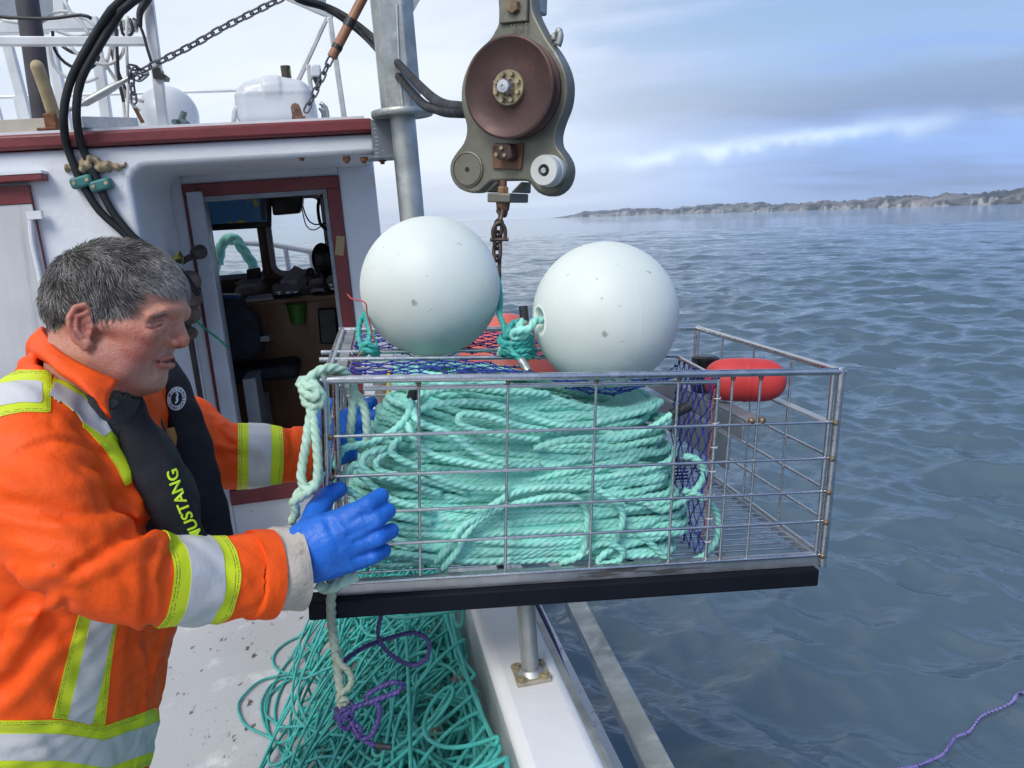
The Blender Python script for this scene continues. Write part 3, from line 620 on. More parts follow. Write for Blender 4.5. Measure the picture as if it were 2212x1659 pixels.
# bow rail with a rope over it, seen through the windows
BW = -4.6; br = thing('bow_rail', WALL.w(*A(520, 600, BW), BW), 'white tubular bow rail ahead of the wheelhouse windows', 'railing')
g = G(); pts = [z5(480, 1010), z5(565, 712), z5(640, 715)]; g.tube(spline([WALL.w(*A(*k, BW), BW) for k in pts], .1), .026); g.tube([WALL.w(*A(*z5(560, 712), BW), BW), WALL.w(*A(*z5(800, 722), BW), BW), WALL.w(*A(*z5(1010, 738), BW), BW), WALL.w(*A(*z5(1340, 800), BW), BW), WALL.w(*A(*z5(1700, 860), BW), BW)], .026); mk('top_rail', g, M['gelcoat'], br)
for k in ((1300, 800), (1080, 748)):
    g = G(); q = A(*z5(*k), BW); g.rod(WALL.w(q[0], q[1], BW), WALL.w(q[0] + .03, q[1] - .8, BW), .024); mk('stanchion', g, M['gelcoat'], br)
g = G(); g.box(WALL, (A(380, 600, -5)[0], A(760, 600, -5)[0]), (A(500, 612, -4.4)[1] - .3, A(500, 590, -4.4)[1] - .16), (-5.6, -2.6)); mk('foredeck', g, M['wpaint'], boat)
M['teal'] = mat('teal_poly_rope', (.046, .36, .33), .5, var=(26, .18)); M['mint'] = mat('mint_poly_rope', (.22, .58, .48), .5, var=(14, .14))
g = G(); V, F, a = rope(spline([WALL.w(*A(*z5(*k), BW + .06), BW + .06) for k in ((505, 900), (530, 740), (590, 680), (650, 680), (720, 780), (800, 900), (830, 1000))], .03), .052, n=12); g.add(V, F); tag(mk('rope_over_rail', g, M['mint'], sharp=0), 'thick pale green rope thrown over the white bow rail', 'rope')
# ------------------------------------------------------------------ on and above the wheelhouse roof
z1 = zr(0, 0, 3.456); z2 = zr(560, 0, 3.456)
def W_(zf, x, y, c): return WALL.w(*A(*zf(x, y), c), c)
def wr(n, c): return pxm(n / 3.456 / SCL, 3.3 - c)          # zoom pixels -> metres at roof plane c
roof_b = bT + .012
def foot(p, c):                                              # drop a point to the roof
    q = WALL.l(p); return WALL.w(q[0], roof_b, c)
# crane mast on the starboard quarter: pipe, flange, box head with gusset
ma, MC = A(874, 300, .1)[0], .1
mast = thing('crane_mast', WALL.w(ma, -DH, MC), 'grey galvanised crane mast standing at the right corner of the wheelhouse', 'mast')
fb_ = A(860, 246, MC)[1]; rP = pxm(26, 3.2)
g = G(); g.rod(WALL.w(ma, -DH, MC), WALL.w(ma, fb_, MC), rP, 28); mk('pipe', g, M['galv'], mast)
g = G(); g.lathe(WALL.w(ma, fb_, MC), BU, [(0, -.012), (.118, -.012), (.121, -.008), (.121, .008), (.118, .012), (0, .012)], 40); mk('flange', g, M['galv'], mast)
hw = pxm(40, 3.2); tp = fb_ + .95
g = G(); g.prism(Frame(WALL.w(ma, fb_ + .012, MC), BR, -WALL.n), [(-hw, -.02), (-hw * .72, -.075), (hw * .45, -.075), (hw, -.03), (hw, .06), (-hw, .06)], 0, tp - fb_); mk('box_head', g, M['galv'], mast, bevel=.006)
g = G(); g.prism(WALL, pl(WALL, [z2(1600, 280), z2(1612, 190), z2(1640, 90), z2(1690, 0), z2(1790, -150), z2(1560, -150), z2(1560, 420), z2(1600, 330)], MC + .02), MC + .0, MC + .02); mk('gusset', g, M['galv'], mast)
g = G(); g.tube(spline([W_(z2, x, y, MC + .076) for x, y in ((1490, 40), (1505, 400), (1520, 700), (1545, 930))], .02), .006, 6); mk('weld_seam', g, M['galv'], mast)
g = G(); g.box(WALL, (A(803, 300)[0], ma - rP * .6), (A(806, 342)[1], A(806, 262)[1]), (-.05, .055)); g.box(WALL, (A(803, 300)[0] - .02, ma), (A(806, 346)[1], A(806, 341)[1]), (-.08, .10))
def chk(nt, N, L, b, cur, mix, mrange, noise, tc):
    mp = N('ShaderNodeMapping'); L(tc.outputs['Object'], mp.inputs[0]); mp.inputs['Rotation'].default_value = (0, rad(45), 0); mp.inputs['Scale'].default_value = (1, 1, 3.5)
    v = N('ShaderNodeTexVoronoi'); L(mp.outputs[0], v.inputs['Vector']); v.inputs['Scale'].default_value = 26; v.inputs['Randomness'].default_value = .15
    return mix(mrange(v.outputs['Distance'], .18, .26, 1, 0), cur, (.42, .45, .48))
mk('checker_plate_bracket', g, mat('checker_plate', (.19, .21, .23), .45, .5, extra=chk), mast)
def simple(name, g, m, lab, cat, group=None, **k): return tag(mk(name, g, m, **k), lab, cat, group)
# black pole
g = G(); p = W_(z1, 225, -60, -.5); q = W_(z1, 372, 1060, -.5); g.rod(p, foot(q, -.5), wr(78, -.5), 20); simple('antenna_pole', g, mat('dark_grey_pole', (.05, .045, .055), .6, var=(8, .3), bump=[(25, .002)]), 'thick dark grey pole rising from the left of the wheelhouse roof', 'pole')
# aluminium gantry
gt = thing('gantry', foot(W_(z1, 1440, 1075, -.25), -.25), 'white and silver aluminium gantry of square bars over the wheelhouse roof', 'gantry')
def bars(lst, par, m):
    for (x0, y0), (x1, y1), wd, c, nm, zf, ft in lst:
        g = G(); p, q = W_(zf, x0, y0, c), W_(zf, x1, y1, c)
        if ft: q = foot(q, c)
        g.bar(p, q, wr(wd, c), wr(wd, c), WALL.n); mk(nm, g, m, par, bevel=.004)
M['whbar'] = mat('white_painted_bar', (.60, .62, .64), .4, .1, var=(9, .1), spots=[((.34, .33, .32), 25, .68, .78)])
bars([((-300, 358), (1295, 358), 62, -.25, 'cross_bar', z1, 0), ((1270, -80), (1412, 1075), 72, -.25, 'post', z1, 1), ((340, 215), (860, 205), 90, -.9, 'cross_bar', z1, 0), ((800, 190), (915, 1015), 72, -.9, 'post', z1, 1), ((440, 400), (575, 1010), 70, -.9, 'post', z1, 1), ((70, 400), (265, 1045), 66, -.9, 'post', z1, 1), ((150, 830), (195, 1045), 50, -1.3, 'post', z1, 1), ((-60, 840), (30, 1060), 46, -1.3, 'post', z1, 1), ((515, -60), (525, 160), 75, -.9, 'post', z1, 0), ((-300, 250), (400, 240), 80, -.95, 'cross_bar', z1, 0)], gt, M['whbar'])
g = G(); g.prism(WALL, pl(WALL, [z1(-300, -60), z1(560, -60), z1(560, 130), z1(-300, 170)], -1.0), -1.04, -1.0); mk('radar_platform', g, M['grey'], gt)
g = G(); g.prism(WALL, pl(WALL, [z1(1045, 160), z1(1170, 175), z1(1165, 255), z1(1050, 250)], -.4), -.46, -.4); mk('junction_box', g, M['galv'], gt, bevel=.004)
g = G(); g.prism(WALL, pl(WALL, [z1(1308, 580), z1(1378, 582), z1(1392, 630), z1(1438, 650), z1(1428, 684), z1(1325, 676)], -.215), -.285, -.213); mk('black_tape', g, M['wire_b'], gt)
g = G(); g.tube(spline([W_(z1, *k, -.2) for k in ((1275, -20), (1250, 30), (1215, 90), (1205, 150), (1210, 230))], .01), [wr(34, -.2) * s for s in np.linspace(1.1, .5, len(spline([W_(z1, *k, -.2) for k in ((1275, -20), (1250, 30), (1215, 90), (1205, 150), (1210, 230))], .01)))]); g.tube(spline([W_(z1, *k, -.2) for k in ((1210, 225), (1240, 300), (1275, 430), (1310, 540))], .01), .006, 6); mk('wrapped_cable', g, M['wire_b'], gt, sharp=0)
g = G(); g.rod(W_(z1, -400, 850, -1.5), W_(z2, 480, 770, -1.5), wr(13, -1.5)); simple('roof_handrail', g, M['whbar'], 'thin straight white handrail running across behind the roof gear', 'railing')
# cables
rr = np.random.default_rng(3)
def cable(pts, c, r, m, n, lab, grp):
    g = G(); g.tube(spline([W_(z1, x, y, c + (0 if len(k) == 0 else k[0])) for x, y, *k in pts], .02), r, 6); simple(n, g, m, lab, 'cable', grp, sharp=0)
cw = 'white cable drooping among the roof gantry bars'
for pts in ([(0, 170), (150, 195), (360, 190), (470, 110), (590, 100), (680, 150), (770, 300)], [(560, 0), (600, 110), (700, 190), (780, 310)], [(600, 120), (760, 170), (850, 260)], [(430, 400), (460, 560), (560, 660), (720, 710), (840, 670)], [(1030, 190), (970, 300), (940, 460), (900, 600)], [(1100, 140), (1090, 420), (1110, 700), (1100, 1060)], [(980, 400), (1010, 640), (1060, 860), (1090, 1050)], [(860, 440), (960, 620), (1100, 820), (1240, 880)], [(1020, 250), (1000, 600), (1060, 800), (1200, 960)], [(600, 380), (680, 480), (900, 560), (1040, 500), (1080, 380)], [(500, 270), (640, 310), (800, 290), (960, 300)]):
    cable([(x + rr.normal(0, 4), y) for x, y in pts], rr.uniform(-.6, -.3), .007, M['wire_w'], 'white_cable', cw, 'white cables in the roof gantry')
cb_ = 'black cable drooping among the roof gantry bars'
for pts in ([(455, 270), (470, 420), (560, 540), (700, 600), (820, 560), (880, 400)], [(540, 400), (620, 450), (720, 470)], [(1040, 180), (1060, 290), (1110, 310), (1150, 260), (1120, 160)], [(1150, 160), (1190, 200), (1170, 250)], [(1000, 200), (1010, 420), (1030, 700), (1070, 880)], [(940, 380), (1010, 590), (1120, 850), (1230, 1060)], [(0, 145), (150, 155), (420, 160), (700, 130), (790, 160)]):
    cable(pts, rr.uniform(-.6, -.3), .007, M['wire_b'], 'black_cable', cb_, 'black cables in the roof gantry')
# radome
g = G(); c = W_(z1, 1455, 1010, -.75); R_ = wr(225, -.75); cb0 = WALL.l(c)[1] - roof_b
g.lathe(c, BU, [(0, -cb0), (R_ * .8, -cb0), (R_ * .96, -.05), (R_, 0)] + [(R_ * math.cos(t), R_ * math.sin(t)) for t in np.linspace(.15, math.pi / 2, 9)], 36); simple('satellite_dome', g, M['gelcoat'], 'white satellite dome on the wheelhouse roof behind the gantry post', 'dome', sharp=50)
# wooden handle in rusty bracket
wo = thing('wooden_lever', foot(W_(z1, 470, 1075, -.08), -.08), 'tan wooden lever leaning in a rusty bracket on the roof edge', 'lever')
g = G(); g.tube(spline([W_(z1, 470, 1010, -.08), W_(z1, 400, 790, -.04), W_(z1, 322, 575, 0)], .02), wr(46, -.05), 16); g.ball(W_(z1, 322, 575, 0), wr(46, 0), 16, 10); mk('shaft', g, M['twood'], wo, sharp=50)
g = G(); g.box(WALL, (A(*z1(395, 1050), -.06)[0], A(*z1(500, 1050), -.06)[0]), (roof_b, A(*z1(430, 985), -.06)[1]), (-.11, -.04)); g.box(WALL, (A(*z1(350, 1050), -.06)[0], A(*z1(520, 1050), -.06)[0]), (roof_b, roof_b + .012), (-.14, 0)); mk('bracket', g, mat('rusty_steel', RUST, .8, var=(40, .4), spots=[((.34, .28, .22), 30, .6, .75)]), wo, bevel=.004)
g = G(); g.box(WALL, (-3, A(*z1(520, 1070), -.2)[0]), (roof_b, A(*z1(300, 1048), -.2)[1]), (-.3, -.12)); simple('roof_plank', g, mat('weathered_plank', (.42, .38, .32), .7, var=(8, .15), spots=[((.2, .12, .07), 18, .66, .76)]), 'weathered cream plank lying along the left roof edge', 'plank', bevel=.004)
g = G(); fr = Frame(WALL.w(*A(*z1(700, 1050), .0), .0), nrm(W_(z1, 1040, 1055, -.25) - W_(z1, 700, 1050, 0)), BU); fr.O = foot(W_(z1, 700, 1050, 0), .0)
h_ = wr(92, 0); g.prism(Frame(fr.O, np.cross(BU, fr.e), BU), [(-h_ / 2, 0), (h_ / 2, 0), (h_ / 2, h_), (-h_ / 2, h_)], -.03, .42) if False else g.box(fr, (-.02, .36), (.001, h_ * .95), (-h_ / 2, h_ / 2)); simple('aluminium_box_tube', g, M['alu'], 'open ended aluminium box tube lying on the roof behind the hoses', 'tube', bevel=.003)
g = G(); p = W_(z1, 1580, 1050, -.15); g.rod(W_(z1, 1500, 1053, -.12), W_(z1, 1600, 1050, -.2), wr(20, -.1), 14); g.rod(W_(z1, 1565, 1050, -.15), W_(z1, 1592, 965, -.15), wr(24, -.1), 14); g.rod(W_(z1, 1565, 1040, -.15), W_(z1, 1620, 1070, -.1), wr(20, -.1), 14); simple('pipe_elbow', g, mat('grey_green_pipe', (.10, .15, .15), .5), 'grey green branched pipe fitting on the roof edge before the white dome', 'pipe fitting')
# life raft canister in its cradle
lr = thing('life_raft', foot(W_(z2, 480, 1060, -.5), -.5), 'white life raft canister on the wheelhouse roof', 'life raft')
LC = -.5
def raft_fn(P):
    q = (P - lrc) @ WALL.M; q[:, 2] *= .8
    a, b = lra - .06, lrb - .05
    e = np.abs(q) - np.array([a, b, .2]); d = np.linalg.norm(np.maximum(e, 0), axis=1) + np.minimum(e.max(1), 0) - .055
    d = d + np.clip((q[:, 1] - .0) / lrb, 0, 1) ** 2 * .05 * (np.abs(q[:, 0]) / lra) ** 2
    d -= .004 * np.exp(-((q[:, 1] - .035) / .008) ** 2); d += .006 * np.exp(-((np.abs(q[:, 0] + .13) - .0) / .012) ** 2) * (q[:, 1] > .04)
    return d - .006 * (np.cos(q[:, 0] * 26) > .6) * np.clip(q[:, 1] * 20, 0, 1)
lrx0, lrx1 = A(*z2(150, 950), LC)[0], A(*z2(810, 950), LC)[0]; lry1 = A(*z2(480, 762), LC)[1]; lra = (lrx1 - lrx0) / 2; lrb = (lry1 - roof_b) / 2; lrc = WALL.w((lrx0 + lrx1) / 2, (lry1 + roof_b) / 2, LC)
g = G(); V, F = surface_net(raft_fn, lrc - .42, lrc + .42, .008); g.add(V, [F]); mk('canister', g, M['gelcoat'], lr, sharp=0)
g = G(); g.tube(spline([W_(z2, *k, -.22) for k in ((85, 1068), (95, 960), (150, 905), (300, 896), (440, 902), (520, 950), (548, 1060))], .02), wr(20, -.2), 10); mk('cradle_tube', g, M['whbar'], lr, sharp=0)
g = G(); g.tube(spline([W_(z2, *k, -.5) for k in ((830, 890), (880, 930), (895, 1000), (900, 1060))], .02), wr(16, -.5), 8); g.tube(spline([W_(z2, *k, -.45) for k in ((830, 930), (860, 980), (860, 1060))], .02), .01, 8); mk('lashing', g, M['galv'], lr, sharp=0)
g = G(); g.lathe(W_(z2, 552, 755, -.9), BU, [(0, 0), (wr(38, -.9), 0), (wr(38, -.9), .1), (0, .1)], 20); simple('flare_canister', g, mat('black_yellow_canister', (.05, .04, .03), .5, spots=[((.5, .36, .08), 14, .5, .52)]), 'small black and yellow canister behind the white life raft', 'canister', sharp=30)
# A-frame with camera light
af = thing('a_frame_mast', foot(W_(z2, 1045, 1035, -.9), -.9), 'silver A-shaped antenna frame on the roof behind the life raft', 'frame')
bars([((890, 150), (600, 790), 34, -1.0, 'strut', z2, 0), ((912, 150), (1048, 1040), 42, -.9, 'strut', z2, 1), ((540, -20), (940, 155), 36, -1.0, 'head_bar', z2, 0), ((725, 560), (770, 900), 34, -.95, 'lamp_post', z2, 1)], af, M['alu'])
g = G(); g.prism(WALL, pl(WALL, [z2(745, 552), z2(832, 556), z2(840, 665), z2(750, 660)], -.85), -.97, -.85); lamp = mk('work_lamp', g, M['gelcoat'], af, bevel=.008)
g = G(); g.prism(WALL, pl(WALL, [z2(762, 661), z2(838, 666), z2(815, 735), z2(790, 725)], -.86), -.95, -.86); mk('lamp_socket', g, M['dark'], lamp)
g = G(); g.prism(WALL, pl(WALL, [z2(700, -60), z2(880, -60), z2(875, 35), z2(720, 20)], -1.1), -1.16, -1.1); mk('antenna_panel', g, M['grey'], af)
# rusty lug
g = G(); lo = pl(WALL, [z2(600, 1062), z2(575, 925), z2(585, 900), z2(615, 888), z2(645, 900), z2(660, 930), z2(705, 1062)], -.05); g.prism(WALL, lo, -.066, -.05); g.box(WALL, (A(*z2(595, 1050), -.05)[0], A(*z2(710, 1050), -.05)[0]), (roof_b, roof_b + .01), (-.12, 0)); g.lathe(W_(z2, 620, 935, -.05), WALL.n, [(0, -.001), (wr(14, 0), -.001), (wr(14, 0), .0015), (0, .0015)], 12); simple('chain_lug', g, mat('rusty_lug', (.20, .12, .09), .7, .3, var=(30, .4), spots=[((.42, .42, .42), 40, .6, .7)]), 'rusty lug with a hole at the roof edge, holding the lower chain', 'lug')

# chains: each link a part
def link_geo(L_, w_, r_):
    s = L_ / 2 - w_ / 2; pts = [(s + w_ / 2 * math.cos(t), w_ / 2 * math.sin(t)) for t in np.linspace(-math.pi / 2, math.pi / 2, 8)] + [(-s + w_ / 2 * math.cos(t), w_ / 2 * math.sin(t)) for t in np.linspace(math.pi / 2, 1.5 * math.pi, 8)]
    g = G(); g.tube([(x, y, 0) for x, y in pts], r_, 8, closed=True); return g
def chain(path, pitch, wd, r_, m, root, roll=0.4):
    P = spline(path, .01); L_ = np.r_[0, np.cumsum(np.linalg.norm(np.diff(P, axis=0), axis=1))]; n = max(2, int(L_[-1] / pitch)); first = None
    for k in range(n):
        s = (k + .5) * pitch; c = np.array([np.interp(s, L_, P[:, i]) for i in range(3)]); c2 = np.array([np.interp(s + .01, L_, P[:, i]) for i in range(3)])
        fr = Frame(c, c2 - c, BU if abs(nrm(c2 - c) @ BU) < .9 else BR); a = roll + (k % 2) * math.pi / 2
        e, u = fr.e, fr.u * math.cos(a) + fr.n * math.sin(a); nn = np.cross(e, u)
        if first is None:
            gg = link_geo(pitch + 2.6 * r_, wd, r_); first = mk('link', gg, m, loc=(0, 0, 0)); o = first
        else: o = first.copy(); COL.objects.link(o)
        o.parent = root; mw = Matrix(np.stack([e, u, nn], 1).tolist()).to_4x4(); mw.translation = Vector(c - WL[root.name]); o.matrix_local = mw
M['chain'] = mat('dull_chain_steel', (.13, .13, .15), .5, .7, var=(30, .3), spots=[(RUST, 20, .66, .76)])
pt = [W_(z2, 640, -90, -.15), W_(z2, 470, 0, -.15), W_(z2, 0, 235, -.15), W_(z1, 1700, 370, -.15), W_(z1, 1300, 575, -.15), W_(z1, 1190, 640, -.15)]
ch1 = thing('stay_chain', pt[-1], 'long grey chain slanting from the upper frame edge to the gantry post', 'chain'); chain(pt, wr(67, -.15), wr(46, -.15), wr(8, -.15), M['chain'], ch1)
ch2 = thing('hanging_chain', W_(z1, 1165, 940, -.2), 'short knotted chain hanging beside the gantry post', 'chain'); chain([W_(z1, 1190, 600, -.16), W_(z1, 1130, 580, -.14), W_(z1, 1120, 640, -.13), W_(z1, 1210, 680, -.12), W_(z1, 1260, 640, -.13), W_(z1, 1170, 610, -.12), W_(z1, 1135, 690, -.13), W_(z1, 1150, 790, -.14), W_(z1, 1165, 950, -.15)], wr(64, -.15), wr(42, -.15), wr(8, -.15), M['chain'], ch2)
g = G(); g.tube(spline([W_(z1, *k, -.2) for k in ((1170, 935), (1200, 990), (1240, 1060))], .02), .006, 6); mk('rusty_tail', g, mat('rust_wire', RUST, .8), ch2)
g = G(); P = spline([W_(z1, 1200, 625, -.15), W_(z1, 1000, 740, -.15), W_(z1, 700, 905, -.12), W_(z1, 560, 965, -.1)], .02); g.tube(P, np.interp(np.linspace(0, 1, len(P)), [0, .3, .35, .75, .8, 1], [.009, .009, .016, .016, .008, .008]), 10); simple('turnbuckle_rod', g, M['galv'], 'grey turnbuckle rod slanting down from the chain knot to the roof', 'rod', sharp=0)
ch3 = thing('sleeved_chain', W_(z2, 690, 1000, -.06), 'chain with an orange brown pipe sleeve running down to the rusty lug', 'chain')
chain([W_(z2, 925, 500, -.06), W_(z2, 790, 790, -.06), W_(z2, 690, 1000, -.06)], wr(66, -.06), wr(44, -.06), wr(8, -.06), M['chain'], ch3)
g = G(); g.rod(W_(z2, 1290, -190, -.06), W_(z2, 932, 495, -.06), wr(39, -.06), 18); m_sl = mat('orange_brown_pipe', (.33, .15, .085), .55, var=(14, .2), spots=[((.10, .05, .035), 30, .64, .74, (1, 1, .3))]); slv = mk('pipe_sleeve', g, m_sl, ch3, sharp=40)
for t0, t1 in ((.485, .58), (.86, .90)):
    p, q = W_(z2, 1190, 0, -.06), W_(z2, 932, 495, -.06); t0, t1 = (.33, .47) if t0 < .5 else (.79, .86)
    g = G(); g.rod(p + (q - p) * t0, p + (q - p) * t1, wr(43, -.06), 18); mk('tape_band', g, M['wire_b'], slv)

# two hydraulic hoses: up the wall, over the roof, to the hauler
dW = lambda x, y, c: proj(WALL.w(*A(x, y, c), c))[0][2]
z4 = zr(0, 400, 3.456)
def hose(wallpts, airpts, lab):
    P = [WALL.w(*A(*p, c), c) for p, c in wallpts] + [D(x, y, d) for x, y, d in airpts]; g = G(); g.tube(spline(P, .03), .0145, 12)
    return simple('hydraulic_hose', g, M['hose'], lab, 'hose', 'hydraulic hoses', sharp=0)
M['hose'] = mat('black_hydraulic_hose', (.014, .016, .02), .6, spec=.3, var=(12, .25), spots=[((.4, .4, .4), 30, .74, .78)])
WA = [(z4(1640, 1100), -.3), (z4(1500, 960), -.12), (z4(1280, 800), .02), (z4(1130, 690), .025), (z4(1050, 612), .025), (z4(860, 440), .025), (z4(735, 250), .025), (z4(690, 170), .025), (z1(640, 1430), .025), (z1(575, 1250), .03), (z1(552, 1080), .09), (z1(558, 900), .10), (z1(625, 660), .10), (z1(745, 430), .10), (z1(880, 210), .10), (z1(1055, 0), .1)]
hose(WA, [(400, -95, 3.1), (500, -105, 3.15), (590, -50, 3.3)] + [(*z2(x, y), d) for x, y, d in ((620, -20, 3.4), (850, 45, 3.5), (1040, 135, 3.5), (1290, 325, 3.4), (1640, 690, 2.6), (1850, 880, 2.05), (2040, 930, 1.78), (2120, 945, 1.74))], 'black hydraulic hose on the wheelhouse wall held by the left green clamp')
WB = [(z4(1700, 1150), -.3), (z4(1570, 975), -.12), (z4(1400, 840), .02), (z4(1200, 705), .03), (z4(1100, 610), .03), (z4(960, 430), .025), (z4(880, 270), .025), (z4(850, 190), .025), (z1(780, 1420), .025), (z1(705, 1260), .03), (z1(668, 1080), .09), (z1(662, 900), .10), (z1(700, 690), .10), (z1(815, 470), .10), (z1(960, 235), .10), (z1(1140, 20), .1)]
hose(WB, [(430, -70, 3.05), (520, -85, 3.1), (600, -40, 3.3)] + [(*z2(x, y), d) for x, y, d in ((640, -5, 3.4), (880, 70, 3.5), (1100, 215, 3.5), (1300, 400, 3.4), (1660, 840, 2.6), (1850, 945, 2.05), (2040, 965, 1.78), (2120, 960, 1.74))], 'black hydraulic hose on the wheelhouse wall held by the right green clamp')
for (cx, cy), lab in (((702, 188), 'left'), ((868, 216), 'right')):
    c = WALL.w(*A(*z4(cx, cy), .04), .0); fr = Frame(c, W_(z4, cx + 80, cy - 22, 0) - W_(z4, cx - 80, cy + 22, 0), BU); a_ = wr(80, 0); b_ = wr(42, 0)
    cl = thing('hose_clamp', c, f'green plastic clamp, the {lab} of the two holding hoses on the white wall', 'clamp', 'green hose clamps')
    g = G(); g.prism(fr, rrect(-a_, a_, -b_, b_, b_ * .6), .0, .05); mk('body', g, M['greencl'], cl, bevel=.008)
    for s in (-.6, .6):
        g = G(); g.lathe(fr.w(s * a_, 0, .05), fr.n, [(0, .004), (.006, .004), (.008, 0), (0, 0)], 10); mk('bolt', g, M['twood'], cl)
# work gloves and a lanyard hanging in the door corner
g = G()
for x, y, r0 in ((405, 600, .05), (412, 640, .055), (408, 680, .045), (415, 720, .03)): g.ball(WALL.w(*A(x, y, -.45), -.45) + rr.normal(0, .008, 3), r0, 14, 10)
simple('hanging_rag_bundle', g, mat('dirty_brown_cloth', (.13, .09, .075), .9, var=(20, .5), bump=[(30, .02)]), 'grimy brown cloth bundle hanging in the corner left of the door', 'cloth', sharp=0)
g = G(); g.prism(WALL, pl(WALL, [z4(1490, 850), z4(1545, 788), z4(1575, 835), z4(1570, 900), z4(1500, 880)], -.4), -.43, -.4); simple('yellow_black_tag', g, mat('yellow_black_vinyl', (.55, .45, .02), .5, spots=[((.02, .02, .02), 12, .45, .5)]), 'yellow and black vinyl strip in the corner beside the door handle', 'strip')
g = G(); V, F, _a = rope(spline([WALL.w(*A(*z4(x, y), -.42), -.42) for x, y in ((1620, 1290), (1740, 1430), (1880, 1540), (1960, 1610))], .01), .007, n=9); g.add(V, F); simple('green_lanyard', g, mat('green_cord', (.02, .26, .17), .6), 'thin green cord strung across the open wheelhouse door', 'cord', sharp=0)
# dark timber and fittings standing in the recess
m_dk = mat('dark_stained_timber', (.055, .035, .032), .6, var=(8, .3, 6), spots=[((.2, .16, .15), 14, .62, .75, (1, 1, .2))])
g = G(); a0 = A(395, 900, -.55)[0]; a1 = A(440, 900, -.55)[0]; g.box(WALL, (a0, a1), (-DH, A(410, 620, -.55)[1]), (-.62, -.5)); simple('dark_timber_post', g, m_dk, 'dark stained timber standing in the recess left of the door', 'timber', bevel=.006)
# grey bin behind the door, coil of line on deck
g = G(); a0, a1 = A(525, 840, -.62)[0], A(560, 840, -.62)[0]
g.box(WALL, (A(527, 850, -1.0)[0], A(556, 850, -1.0)[0]), (sB, A(540, 818, -1.0)[1]), (-1.25, -1.0)); simple('grey_locker', g, M['grey'], 'narrow grey locker just inside the wheelhouse door', 'locker', bevel=.005)
def coil(name, c, fr, R0, turns, r_, m, lab, h=.012, seed=1, squash=1.):
    q = np.random.default_rng(seed); t = np.linspace(0, turns * 2 * math.pi, int(turns * 70)); ph = q.uniform(0, 6.28, 6)
    Rr = R0 * (1 + .12 * np.sin(t * .37 + ph[0]) + .06 * np.sin(t * 1.3 + ph[1])); P = fr.w(np.stack([c[0] + Rr * np.cos(t), c[1] + squash * Rr * np.sin(t), r_ + c[2] + h * t / 6.28 + .01 * np.sin(t * 1.7 + ph[2])], 1))
    g = G(); V, F, _ = rope(P, r_, n=9); g.add(V, F); return simple(name, g, m, lab, 'rope', sharp=0)
cc = DECK.hit(615, 1140); coil('rope_coil', (*cc, 0), DECK, .23, 6, .012, M['teal'], 'dark green coil of rope lying on the deck below the door sill', seed=4)
cc = DECK.hit(540, 1110); coil('black_hose_coil', (cc[0], cc[1], 0), DECK, .17, 3, .016, M['blackrub'], 'black hose coil on the deck behind the man', seed=9)
# grey post with an old rope and a yellow line hung on the white wall right of the door
g = G(); pz = lambda x, y: ((740 + x / 4.424) / SCL, (940 + y / 4.424) / SCL)
dd = 2.6
g.tube([D(*pz(940, -60), dd), D(*pz(970, 400), dd), D(*pz(990, 900), dd)], .024, 12); V, F, _ = rope(spline([D(*pz(935, -60), dd), D(*pz(965, 300), dd), D(*pz(975, 500), dd)], .01), .03, n=12); g = G(); g.add(V, F); simple('weathered_grey_rope', g, mat('grey_old_rope', (.16, .14, .13), .8, var=(20, .3)), 'weathered grey rope hanging seen through the left side of the cage', 'rope', sharp=0)
g = G(); V, F, _ = rope(spline([D(*pz(1035, -60), dd - .05), D(*pz(1015, 300), dd - .05), D(*pz(985, 600), dd - .05), D(*pz(965, 800), dd - .05)], .008), .008, n=9); g.add(V, F); simple('yellow_line', g, mat('yellow_line', (.52, .38, .03), .5), 'thin yellow line hanging beside the weathered grey rope', 'rope', sharp=0)
# ------------------------------------------------------------------ pot hauler block hanging over the cage
zh = zr(1080, 0, 2.9625); HD = 1.66
yaw = rad(27); _e = np.array([math.cos(yaw), -math.sin(yaw), 0]); _e = RC @ np.array([math.cos(yaw), 0, math.sin(yaw)]); _e[2] = 0; _e = nrm(_e)
tl = rad(-3.4); _n = np.cross(_e, np.array([0, 0, 1.])); _e2 = _e * math.cos(tl) + np.array([0, 0, 1.]) * math.sin(tl); _u2 = np.cross(_n, _e2)
H = Frame(D(*zh(590, 690), HD), _e2, _u2)      # third axis out of the face; face of the casting at 0
HH = lambda pts, c=0.: [H.hit(*zh(*p), c) for p in pts]
hauler = thing('pot_hauler', D(*zh(520, 1500), HD), 'big rusty rope hauler block with a dark round sheave hanging over the cage', 'hauler')
m_cast = mat('weathered_bronze_casting', (.19, .185, .15), .5, .55, var=(7, .25, 6), spots=[((.28, .30, .31), 9, .55, .72), ((.17, .085, .045), 8, .60, .70)], bump=[(50, .0009)])
face = [(505, -60), (492, 60), (490, 170), (462, 230), (425, 290), (300, 420), (225, 600), (215, 760), (232, 850), (252, 920), (252, 990), (230, 1060), (185, 1120), (140, 1190), (130, 1260), (146, 1330), (195, 1395), (290, 1430), (360, 1412), (425, 1352), (470, 1340), (690, 1340), (735, 1372), (780, 1425), (860, 1455), (930, 1430), (985, 1370), (1010, 1280), (1000, 1200), (960, 1130), (925, 1080), (918, 1000), (945, 900), (990, 780), (1005, 640), (985, 520), (930, 400), (860, 300), (800, 190), (750, 80), (715, -60)]
def smooth_outline(pts, n=3): P = np.array([(*p, 0) for p in pts]); return [tuple(p[:2]) for p in spline(P, np.linalg.norm(P[1] - P[0]) / n, True)]
TH = .045
g = G(); g.prism(H, smooth_outline(HH(face)), -TH, 0); casting = mk('casting', g, m_cast, hauler, bevel=.008, seg=3)
